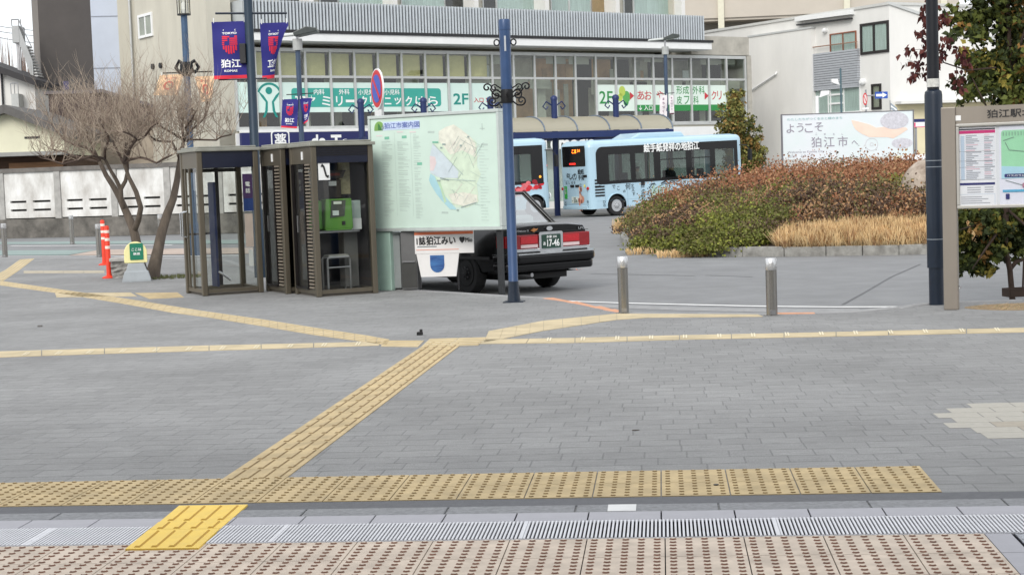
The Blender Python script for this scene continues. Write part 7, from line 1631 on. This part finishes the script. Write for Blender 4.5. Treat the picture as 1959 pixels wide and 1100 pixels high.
def tuft(mb, x, y, z, h, mats, nb, spread, w):
    base = rv.choice(mats)
    for k in range(nb):
        a = rv.uniform(0, 6.283); t = rv.uniform(.25, 1)*spread; dx, dy = math.cos(a)*t, math.sin(a)*t; hh = h*rv.uniform(.55, 1.1)
        px, py = -math.sin(a)*w, math.cos(a)*w; x0, y0 = x+dx*.3, y+dy*.3
        b = base if rv.random() < .75 else rv.choice(mats)
        mb.add([(x0-px*.4, y0-py*.4, z), (x0+px*.4, y0+py*.4, z), (x0+dx*.6+px, y0+dy*.6+py, z+hh*.65), (x0+dx, y0+dy, z+hh), (x0+dx*.6-px, y0+dy*.6-py, z+hh*.65)], [(0, 1, 2, 3, 4)], b)
BO_ = at(1768, 345, 36.2)
def leaf_quads(mb, p, s, rnd, mi, droop=0.0):
    n = Vector((rnd.gauss(0, 1), rnd.gauss(0, 1), rnd.gauss(0, .7)+.5)).normalized(); u = n.orthogonal().normalized(); q = rnd.uniform(0, 6.28); v = n.cross(u)
    a = u*math.cos(q)+v*math.sin(q); a = (a+Vector((0, 0, -droop))).normalized(); b = n.cross(a).normalized()
    p = Vector(p); w = s*.36
    mb.add([p, p+a*s*.35+b*w+n*s*.08, p+a*s, p+a*s*.35-b*w+n*s*.08], [(0, 1, 2), (0, 2, 3)], mi)
mbS = MB(); mbG = MB(); xs_ = [p.x for p in isl]; ys_ = [p.y for p in isl]
SM = [SH_BROWN, SH_GREEN, SH_DARK, SH_OLIVE, SH_LIME, SH_TAN]
cnt = 0; XM = min(max(xs_), 14)
while cnt < 5600:
    x, y = rv.uniform(min(xs_), XM), 30.5+(max(ys_)-30.5)*rv.random()**1.25
    if not inside(x, y, isl): continue
    d = edge_dist(x, y); nn = noise2(x*1.2, y*.9); df = seg_dist(x, y, FRONT_E)
    if (x-BO_.x-.1)**2+(y-36.2)**2 < .85**2 or (abs(x-BO_.x+.1) < .8 and 34.7 < y < 36.4): continue
    if d < .3 and rv.random() < .8: continue
    cnt += 1; z = mound(x, y)
    if df < .95+.08*nn and x > 5.75+.25*nn:
        continue
    if df < 2.6 and x > 5.9+.2*nn: ch = [2, 5, 0, 2, 3]
    elif df < 2.2 or x < 4.0: ch = [1, 3, 4, 1] if nn > .5 else ([3, 1, 2, 3] if nn > -.4 else [2, 2, 5, 3])
    elif df < 4.6: ch = [2, 3, 2, 5] if nn < .6 else ([0, 5, 3, 2] if nn < 1.3 else [1, 4, 3, 1])
    elif df < 5.6 and x > 8.6 and nn > -.6: ch = [1, 4, 4, 1]
    else: ch = [0, 0, 0, 5] if nn < 1.0 else [0, 3, 0, 2]
    base = ch[int(abs(noise2(x*2.1+5, y*2.3))*2.6) % len(ch)] if rv.random() < .8 else rv.choice(ch); rr_ = rv.uniform(.16, .38); hh = (rv.uniform(.12, .40) if rv.random() < .86 else rv.uniform(.42, .6))*(1 if d > .6 else .6); sz = rv.uniform(.05, .085)
    for k in range(int(150*rr_)):
        q = Vector((rv.gauss(0, .5), rv.gauss(0, .5), rv.gauss(.1, .5)))
        if q.z < -.6: q.z = -q.z
        leaf_quads(mbS, (x+q.x*rr_, y+q.y*rr_, z+.12+hh*(.5+q.z*.7)), sz, rv, base if rv.random() < .88 else rv.choice(ch), -.5)
    if rv.random() < .05: q = Vector((x, y, z+.2)); tip = q+Vector((rv.uniform(-.12, .12), rv.uniform(-.05, .05), rv.uniform(.2, .34))); mbS.tube([q, q.lerp(tip, .6), tip], [.007, .006, .004], 4, mi=rv.choice((0, 5)))
cnt = 0
while cnt < 6000:
    x, y = rv.uniform(5.3, XM), rv.uniform(30.6, 35.6)
    if not inside(x, y, isl): continue
    nn = noise2(x*1.2, y*.9); df = seg_dist(x, y, FRONT_E)
    if df < .05 or df > 1.0+.08*nn or x < 5.7+.25*nn: continue
    cnt += 1
    tuft(mbG, x, y, mound(x, y), rv.choice((.16, .24, .3, .38)), rv.choice(([0], [0], [1], [2], [2])), 9, rv.uniform(.12, .3), .010)
# bent dead stalks
for k in range(46):
    x, y = rv.uniform(3.4, 7.0), rv.uniform(35.2, 38)
    if not inside(x, y, isl): continue
    z = mound(x, y)+.25; s_ = rv.choice((-1, 1)); mbG.tube([(x, y, z-.2), (x+.05*s_, y-.03, z+.22), (x+.16*s_, y-.05, z+.32), (x+.30*s_, y-.08, z+.22)], .009, 4, mi=1)
tag(mbS.build('low_shrubs', SM), 'russet and green low shrubs covering the kerbed island mound', 'shrubs', kind='stuff')
tag(mbG.build('dry_grass', [GRASS, SH_TAN, leafmat('grass_pale', (232, 206, 160), .2)]), 'band of straw coloured dry grass along the front of the island', 'grass', kind='stuff')
# green clump spilling over the kerb, weeds at its foot
mbS = MB()
for c, R0, num in ((GR(1402, 491), .8, 300), (GR(1330, 488), .7, 200), (GR(1460, 489.5), .35, 70), (GR(1262, 485), .5, 130)):
    for k in range(num):
        a, r_ = rv.uniform(0, 6.28), R0*math.sqrt(rv.random()); x, y = c.x+r_*math.cos(a)*1.3, c.y+.25+r_*math.sin(a)*.5; [leaf_quads(mbS, (x+rv.gauss(0, .1), y+rv.gauss(0, .08), (mound(x, y) if inside(x, y, isl) else rz(y)+.12)+.04+.26*(1-r_/R0)+rv.gauss(0, .06)), .07, rv, rv.choice((1, 1, 4, 3)), -.3) for _ in range(14)]
tag(mbS.build('spilling_shrub', SM), 'green shrub growth spilling over the front island kerb', 'shrub', kind='stuff')
mbG = MB()
for c, R0, num in ((GR(1310, 492), .6, 90), (GR(1240, 487), .5, 40), (GR(1200, 446), .5, 90)):
    for k in range(num): a, r_ = rv.uniform(0, 6.28), R0*math.sqrt(rv.random()); x, y = c.x+r_*math.cos(a), c.y+r_*math.sin(a)*.3; tuft(mbG, x, y, rz(y), .18 if c.y < 36 else .45, [0], 6, .12, .008)
tag(mbG.build('kerb_weeds', [GRASS]), 'dry weeds growing at the foot of the island kerb', 'weeds', kind='stuff')
# boulder
bo = Vector((BO_.x+.12, 36.2, mound(BO_.x, 36.2)-.15)); m = MB(); kk = 36.2/FPX; hh = zrel(bo, 1768, 306); NB, NA = 14, 24; vs = []
for i in range(NB+1):
    f = i/NB; ph_ = f*math.pi/2; 
    for j in range(NA):
        a = 2*math.pi*j/NA; r_ = .74*(math.cos(ph_)**.62 if f < 1 else 0)*(1+.07*math.sin(3*a+1+2*f)+.05*math.sin(5*a)); vs.append((r_*math.cos(a)*(1.0)+.06*f, r_*math.sin(a)*.8, hh*math.sin(ph_)*(1+.02*math.sin(4*a))))
m.add(vs, [(i*NA+j, i*NA+(j+1) % NA, (i+1)*NA+(j+1) % NA, (i+1)*NA+j) for i in range(NB) for j in range(NA)])
tag(m.build('boulder', mat('boulder_stone', (172, 160, 146), .9, var=.4, scale=3.5, bump=.7, bscale=9, col2=(112, 96, 84)), loc=bo, smooth=180), 'big weathered brown grey boulder on the island mound', 'boulder')
# ================================================================ TREES
def crown(mb, blobs, num, s, rnd, mats, twig=None):
    tot = sum(b[3]*b[4]*b[5] for b in blobs)
    for bx_, by_, bz_, rx, ry, rzz in blobs:
        k = int(num*rx*ry*rzz/tot); cl = [(rnd.gauss(0, .42), rnd.gauss(0, .42), rnd.gauss(0, .42), rnd.choice(mats)) for _ in range(max(3, k//26))]
        for _ in range(k):
            c = rnd.choice(cl); sp = .17
            q = Vector((c[0]+rnd.gauss(0, sp), c[1]+rnd.gauss(0, sp), c[2]+rnd.gauss(0, sp)))
            if q.length > 1.15: q = q.normalized()*rnd.uniform(.8, 1.1)
            leaf_quads(mb, (bx_+q.x*rx, by_+q.y*ry, bz_+q.z*rzz), s*rnd.uniform(.7, 1.25), rnd, c[3] if rnd.random() < .8 else rnd.choice(mats), .5)
BARK = mat('bark_grey_brown', (98, 88, 78), .95, var=.35, scale=9, bump=.6, bscale=26, stretch=(1, 1, .3)); BARKD = mat('bark_dark', (70, 56, 48), .95, var=.3, scale=9, bump=.5, bscale=30)
TWIG = mat('twig_tan', (168, 154, 138), .9, var=.25, scale=2); TWIG2 = mat('twig_brown', (130, 114, 102), .9, var=.25, scale=2)
# --- bare tree at the left
TB_ = G(292, 533); TY = TB_.y; rt = random.Random(17)
bt = thing('bare_tree', 'leafless pruned tree with two leaning trunks left of the telephone booths', 'tree', TB_, 0)
def lp(zx, zy, dy=0.0):                                       # from the enlarged view of the trunk
    q = at(zx/3.667, 280+zy/3.667, TY+dy); return q-TB_
def lq(px, py, dy=0.0): return at(px, py, TY+dy)-TB_
tr = MB()
tr.tube([lp(1010, 945), lp(985, 830), lp(950, 640, .1), lp(928, 560, .1), lp(880, 450, .1), lp(845, 370, .15), lp(800, 290, .2), lp(745, 205, .3), lp(700, 110, .35)], [.13, .10, .085, .08, .07, .06, .052, .045, .038], 10)
tr.tube([lp(940, 590, .1), lp(970, 520, -.1), lp(988, 430, -.25), lp(955, 320, -.3), lp(905, 220, -.35), lp(870, 120, -.4)], [.062, .055, .05, .044, .038, .03], 9)
tr.tube([lp(870, 440, .1), lp(850, 370, -.1), lp(848, 300, -.1), lp(880, 245, -.1), lp(895, 170, -.1)], [.05, .045, .042, .036, .03], 8)
tr.tube([lp(846, 300, -.1), lp(815, 235, -.15), lp(770, 160, -.2), lp(735, 90, -.2)], [.042, .037, .032, .028], 8)
tr.tube([lp(1065, 945), lp(1080, 860), lp(1110, 720, .2), lp(1135, 600, .3), lp(1175, 470, .4), lp(1215, 370, .5), lp(1240, 250, .6), lp(1260, 100, .7), lp(1290, -40, .8)], [.15, .125, .10, .092, .082, .07, .06, .045, .03], 10)
tr.build('trunk', BARK, bt, smooth=60)
limbs = []
def limb(pts, r0, r1):
    P = [Vector(p) for p in pts]; Q = [P[0]]
    for a, b in zip(P, P[1:]):
        for k in (1, 2): Q.append(a.lerp(b, k/2)+Vector((rt.uniform(-.04, .04), rt.uniform(-.06, .06), rt.uniform(-.03, .03))))
    limbs.append((Q, r0, r1))
S1, S2, S3, S4, S5 = lp(700, 110, .35), lp(870, 120, -.4), lp(895, 170, -.1), lp(735, 90, -.2), lp(1290, -40, .8)
for pts, r0 in (((S1, lq(165, 283, .3), lq(125, 268, .5), lq(95, 240, .6)), .035), ((S1, lq(170, 262, .7), lq(150, 225, 1.0)), .03), ((S4, lq(205, 270, -.3), lq(198, 240, -.5), lq(180, 215, -.6)), .03), ((S4, lq(180, 300, -.8), lq(120, 315, -1.0), lq(80, 300, -1.0)), .028),
               ((S3, lq(250, 285, -.2), lq(252, 262, -.1), lq(240, 230, 0)), .03), ((S3, lq(222, 275, .2), lq(215, 245, .6), lq(220, 215, .8)), .028), ((S2, lq(270, 300, -.7), lq(300, 312, -.9), lq(325, 295, -1)), .028), ((S2, lq(245, 275, -.6), lq(275, 262, -.9), lq(300, 235, -1)), .028),
               ((S5, lq(330, 255, .6), lq(300, 240, .4), lq(270, 225, .3)), .03), ((S5, lq(365, 250, .9), lq(395, 225, 1.0), lq(400, 195, 1.0)), .026), ((S5, lq(360, 268, .5), lq(410, 268, .3), lq(440, 255, .2)), .022), ((lp(1260, 100, .7), lq(330, 270, .3), lq(300, 268, 0), lq(280, 250, -.2)), .028), ((S5, lq(350, 240, 1.2), lq(340, 215, 1.5)), .026), ((S5, lq(355, 245, .3), lq(372, 215, 0)), .024), ((S1, lq(140, 295, .9), lq(105, 290, 1.2)), .026), ((S2, lq(262, 268, -1.2), lq(235, 250, -1.5)), .026)): limb(pts, r0, .014)
lm = MB()
for Q, r0, r1 in limbs: lm.tube(Q, [r0+(r1-r0)*i/(len(Q)-1) for i in range(len(Q))], 6)
lm.build('limbs', mat('limb_dark', (86, 72, 64), .95, var=.3, scale=9, bump=.4), bt, smooth=180)
tw = MB()
def twig(p, d, L, r, depth):
    k = 4; pts = [p]; q = p.copy(); dd = d.copy()
    for i in range(k):
        dd = (dd+Vector((rt.gauss(0, .12), rt.gauss(0, .12), .09+rt.gauss(0, .08)))).normalized(); q = q+dd*(L/k); pts.append(q.copy())
    tw.tube(pts, [r, r*.85, r*.7, r*.5, r*.25], 4, mi=0 if depth == 0 and rt.random() < .6 else rt.choice((0, 1)), caps=False)
    if depth > 0:
        for i in range(rt.choice((3, 3, 3, 4))):
            t = rt.randint(1, 4); nd = (dd*.55+Vector((rt.gauss(0, .5), rt.gauss(0, .5), rt.gauss(.45, .4)))).normalized(); twig(pts[t].copy(), nd, L*rt.uniform(.45, .85), r*.62, depth-1)
for Q, r0, r1 in limbs:
    for i, p in enumerate(Q[1:]):
        for _ in range(4 if i < len(Q)-2 else 6):
            d = Vector((rt.gauss(0, .6), rt.gauss(0, .6), rt.uniform(.0, 1.2))).normalized(); twig(p.copy(), d, rt.uniform(.35, .85), .0078, 2)
tw.build('twigs', [TWIG, TWIG2], bt)
# mossy patch at the foot
m = MB()
for k in range(260):
    a, r_ = rt.uniform(0, 6.28), math.sqrt(rt.random()); x, y = TB_.x+.25+.75*r_*math.cos(a), TB_.y+.1+.5*r_*math.sin(a)
    for s_ in range(4): b0 = rt.uniform(0, 6.28); m.add([(x+.01*math.cos(b0), y+.01*math.sin(b0), TB_.z), (x-.01*math.cos(b0), y-.01*math.sin(b0), TB_.z), (x+rt.uniform(-.05, .05), y+rt.uniform(-.05, .05), TB_.z+rt.uniform(.02, .07))], [(0, 1, 2)])
tag(m.build('moss_patch', leafmat('moss', (104, 108, 72))), 'low moss and grass at the foot of the bare tree', 'ground cover', kind='stuff')
# --- small tree behind the island, right of the bus
rt = random.Random(4); LG = [leafmat('leaf_olive', (112, 108, 58)), leafmat('leaf_deep', (74, 82, 44)), leafmat('leaf_bronze', (142, 112, 62)), leafmat('leaf_yellowgreen', (142, 140, 78))]
SB = at(1425, 400, 69.5); SB.z = rz(69)
t = thing('small_tree', 'small olive green tree standing just beyond the front of the complete bus', 'tree', SB, 0); lz = lambda px, py: at(px, py, 69.5)-SB
m = MB(); m.tube([(0, 0, 0), (.03, 0, .5), lz(1420, 290), lz(1412, 230), lz(1408, 190)], [.10, .09, .07, .05, .02], 8)
for px, py in ((1390, 240), (1440, 260), (1400, 205), (1425, 210), (1445, 285), (1392, 215)): m.tube([lz(1418, py+30), lz((1418+px)/2, py+8), lz(px, py)], [.03, .02, .008], 5)
m.build('trunk', BARKD, t, smooth=180)
m = MB(); B = []
for px, py, r_ in ((1402, 185, .28), (1398, 215, .42), (1412, 200, .38), (1400, 245, .5), (1425, 240, .45), (1415, 275, .55), (1440, 275, .42), (1428, 300, .6), (1448, 300, .35), (1400, 285, .4), (1455, 262, .2), (1385, 232, .2), (1405, 310, .45), (1438, 318, .45), (1452, 290, .3), (1420, 325, .4), (1410, 178, .25), (1392, 262, .35)): q = lz(px, py); r_ *= 1.4; B.append((q.x, q.y+rt.uniform(-.4, .4), q.z, r_, r_, r_*.9))
crown(m, B, 8200, .14, rt, [0, 1, 2, 3, 0]); m.build('crown', LG, t)
# --- broadleaf tree at the right, with a red leaved branch
rt = random.Random(8)
RB = at(1943, 585, 19.3); RB.z = gz(19.3)
LR_ = [leafmat('leaf_green', (92, 100, 46), .35, 6), leafmat('leaf_dark_green', (58, 68, 36), .35, 6), leafmat('leaf_yellowing', (150, 138, 66), .3, 6), leafmat('leaf_rust', (138, 104, 56), .3, 6), leafmat('leaf_wine', (104, 58, 52), .35, 6), leafmat('leaf_wine_dark', (74, 38, 40), .35, 6)]
t = thing('broadleaf_tree', 'glossy leaved green tree with wine red side branch behind the bus map sign', 'tree', RB, 0); lz = lambda px, py, dy=0: at(px, py, 19.3+dy)-RB
m = MB(); m.tube([lz(1938, 588), lz(1936, 560), lz(1932, 515), lz(1922, 470), lz(1925, 400), lz(1930, 300), lz(1935, 180), lz(1930, 60), lz(1925, -60)], [.04, .036, .034, .036, .04, .038, .034, .026, .015], 9)
m.tube([lz(1932, 515), lz(1945, 500, .1), lz(1975, 490, .2), lz(1995, 420, .3)], [.03, .026, .022, .016], 7)
br = [((1928, 300), (1900, 230), (1860, 150)), ((1930, 200), (1890, 120), (1850, 60)), ((1932, 150), (1960, 60), (1985, -20)), ((1926, 380), (1880, 430), (1850, 480)), ((1926, 420), (1890, 470), (1860, 515)), ((1926, 400), (1960, 430), (1990, 440)), ((1930, 260), (1970, 180), (2010, 120)), ((1925, 440), (1870, 430), (1835, 440))]
for a, b_, c in br: dy = rt.uniform(-.5, .5); m.tube([lz(*a), lz(*b_, dy*.6), lz(*c, dy)], [.022, .014, .006], 6)
m.build('trunk', BARKD, t, smooth=180)
m = MB(); B = []
for px, py, r_ in ((1850, 20, .2), (1880, 40, .28), (1920, 30, .34), (1960, 30, .34), (1870, 100, .24), (1910, 110, .32), (1955, 110, .36), (1875, 165, .2), (1905, 175, .24), (1950, 180, .3), (1855, 200, .14), (2000, 80, .4), (2000, 180, .4), (1930, -40, .4), (1870, -30, .26),
                   (1840, 430, .14), (1870, 425, .24), (1910, 420, .3), (1955, 420, .3), (1860, 470, .22), (1900, 470, .24), (1945, 465, .22), (1845, 510, .13), (1880, 505, .12), (2000, 430, .3), (1920, 300, .4), (1880, 300, .2), (1960, 300, .36), (1975, 480, .16), (1845, 60, .18), (1845, 120, .14), (1850, 165, .14), (1895, 150, .3), (1940, 145, .3), (1835, 20, .12), (1830, 415, .12), (1835, 470, .14), (1850, 495, .16), (1870, 520, .1)):
    q = lz(px, py); B.append((q.x, q.y+rt.uniform(-.15, .5), q.z, r_, r_*1.3, r_))
crown(m, B, 13000, .08, rt, [0, 1, 0, 0, 1, 1, 0, 2, 0, 1, 0, 1, 0, 1, 3]); low = [lz(px, py)+Vector((0, rt.uniform(-.1, .25), 0)) for px, py in ((1836, 425), (1850, 415), (1870, 430), (1895, 425), (1920, 435), (1945, 430), (1845, 455), (1865, 465), (1890, 460), (1915, 470), (1945, 455), (1958, 480), (1840, 485), (1855, 505), (1842, 522), (1875, 500), (1885, 515))]
crown(m, [(q.x, q.y, q.z, .13, .2, .12) for q in low], 3000, .075, rt, [0, 1, 1, 1, 0, 1, 2]); m.build('crown', LR_, t)
m = MB()
path = [lz(1905, 130, -.1), lz(1850, 135, -.25), lz(1805, 120, -.35), lz(1785, 60, -.4), lz(1775, 10, -.4)]
m.tube(path, [.012, .01, .009, .006, .003], 5, mi=2)
sub = [((1805, 120), (1770, 125), (1735, 115)), ((1800, 125), (1770, 140), (1738, 145)), ((1790, 80), (1765, 70), (1752, 60)), ((1800, 110), (1760, 95), (1728, 98)), ((1830, 130), (1830, 150), (1838, 168)), ((1785, 50), (1805, 40), (1810, 30)), ((1850, 140), (1845, 110), (1835, 90)), ((1795, 100), (1785, 130), (1772, 158)), ((1780, 40), (1765, 30), (1768, 12)), ((1800, 115), (1815, 90), (1812, 70))]
for a, b_, c in sub:
    A_, B_, C2 = lz(*a, -.38), lz(*b_, -.42), lz(*c, -.42); m.tube([A_, B_, C2], [.006, .004, .002], 4, mi=2)
    for k in range(24):
        f = rt.uniform(.15, 1.05); q = A_.lerp(B_, f*2) if f < .5 else B_.lerp(C2, f*2-1); leaf_quads(m, q+Vector((rt.gauss(0, .03), rt.gauss(0, .05), rt.gauss(0, .03))), rt.uniform(.07, .11), rt, rt.choice((0, 0, 1)), 1.1)
for k in range(60):
    f = rt.uniform(.58, 1); i = min(3, int(f*4)); q = path[i].lerp(path[i+1], f*4-i); leaf_quads(m, q+Vector((rt.gauss(0, .05), rt.gauss(0, .05), rt.gauss(0, .05))), rt.uniform(.06, .1), rt, rt.choice((0, 0, 1)), 1.0)
m.build('red_branch', [LR_[4], LR_[5], BARKD], t)
# its planting square, stake and fallen straw
m = MB()
c = G(1925, 588)
for k in range(700):
    a, r_ = rt.uniform(0, 6.28), math.sqrt(rt.random()); x, y = c.x+.25+.62*r_*math.cos(a), c.y+.5*r_*math.sin(a); z = gz(y); b0 = rt.uniform(0, 6.28); L = rt.uniform(.03, .1)
    m.add([(x, y-.004, z+.004), (x, y+.004, z+.004), (x+L*math.cos(b0), y+L*math.sin(b0), z+rt.uniform(.004, .04))], [(0, 1, 2)], rt.choice((0, 0, 1, 2)))
tag(m.build('fallen_straw', [SH_TAN, leafmat('grass_green', (110, 126, 60)), GRASS]), 'straw and weeds around the foot of the right hand tree', 'ground cover', kind='stuff')
m = MB(); m.slab([c+Vector((.25+.66*math.cos(a)*(1+.06*math.sin(3*a)), .54*math.sin(a), 0)) for a in [2*math.pi*i/28 for i in range(28)]], lambda x, y: gz(y)-.02, lambda x, y: gz(y)+.003); struct(m, 'tree_soil', mat('soil_straw', (150, 130, 100), .95, var=.4, scale=12, bump=.5, bscale=40))
pb_ = at(1948, 582, 18.9); pb_.z = gz(18.9); m = MB(); t = thing('planter_box', 'small dark wooden box at the foot of the right hand tree', 'planter', pb_, R(6)); m.box(-.16, -.14, -.1, .1, 0, .1); m.box(.14, .16, -.1, .1, 0, .1); m.box(-.139, .139, -.1, -.08, 0, .1); m.box(-.139, .139, .08, .1, 0, .1); m.box(-.139, .139, -.079, .079, 0, .06); m.build('box', mat('wood_dark', (64, 50, 42), .85, var=.3, scale=6), t, bevel=.004); m = MB(); m.cyl((.08, .05, .05), (.10, .05, .45), .012, n=6); m.cyl((.12, -.04, .05), (.11, -.02, .38), .01, n=6); m.build('stake', mat('wood_dark', (64, 50, 42)), t)
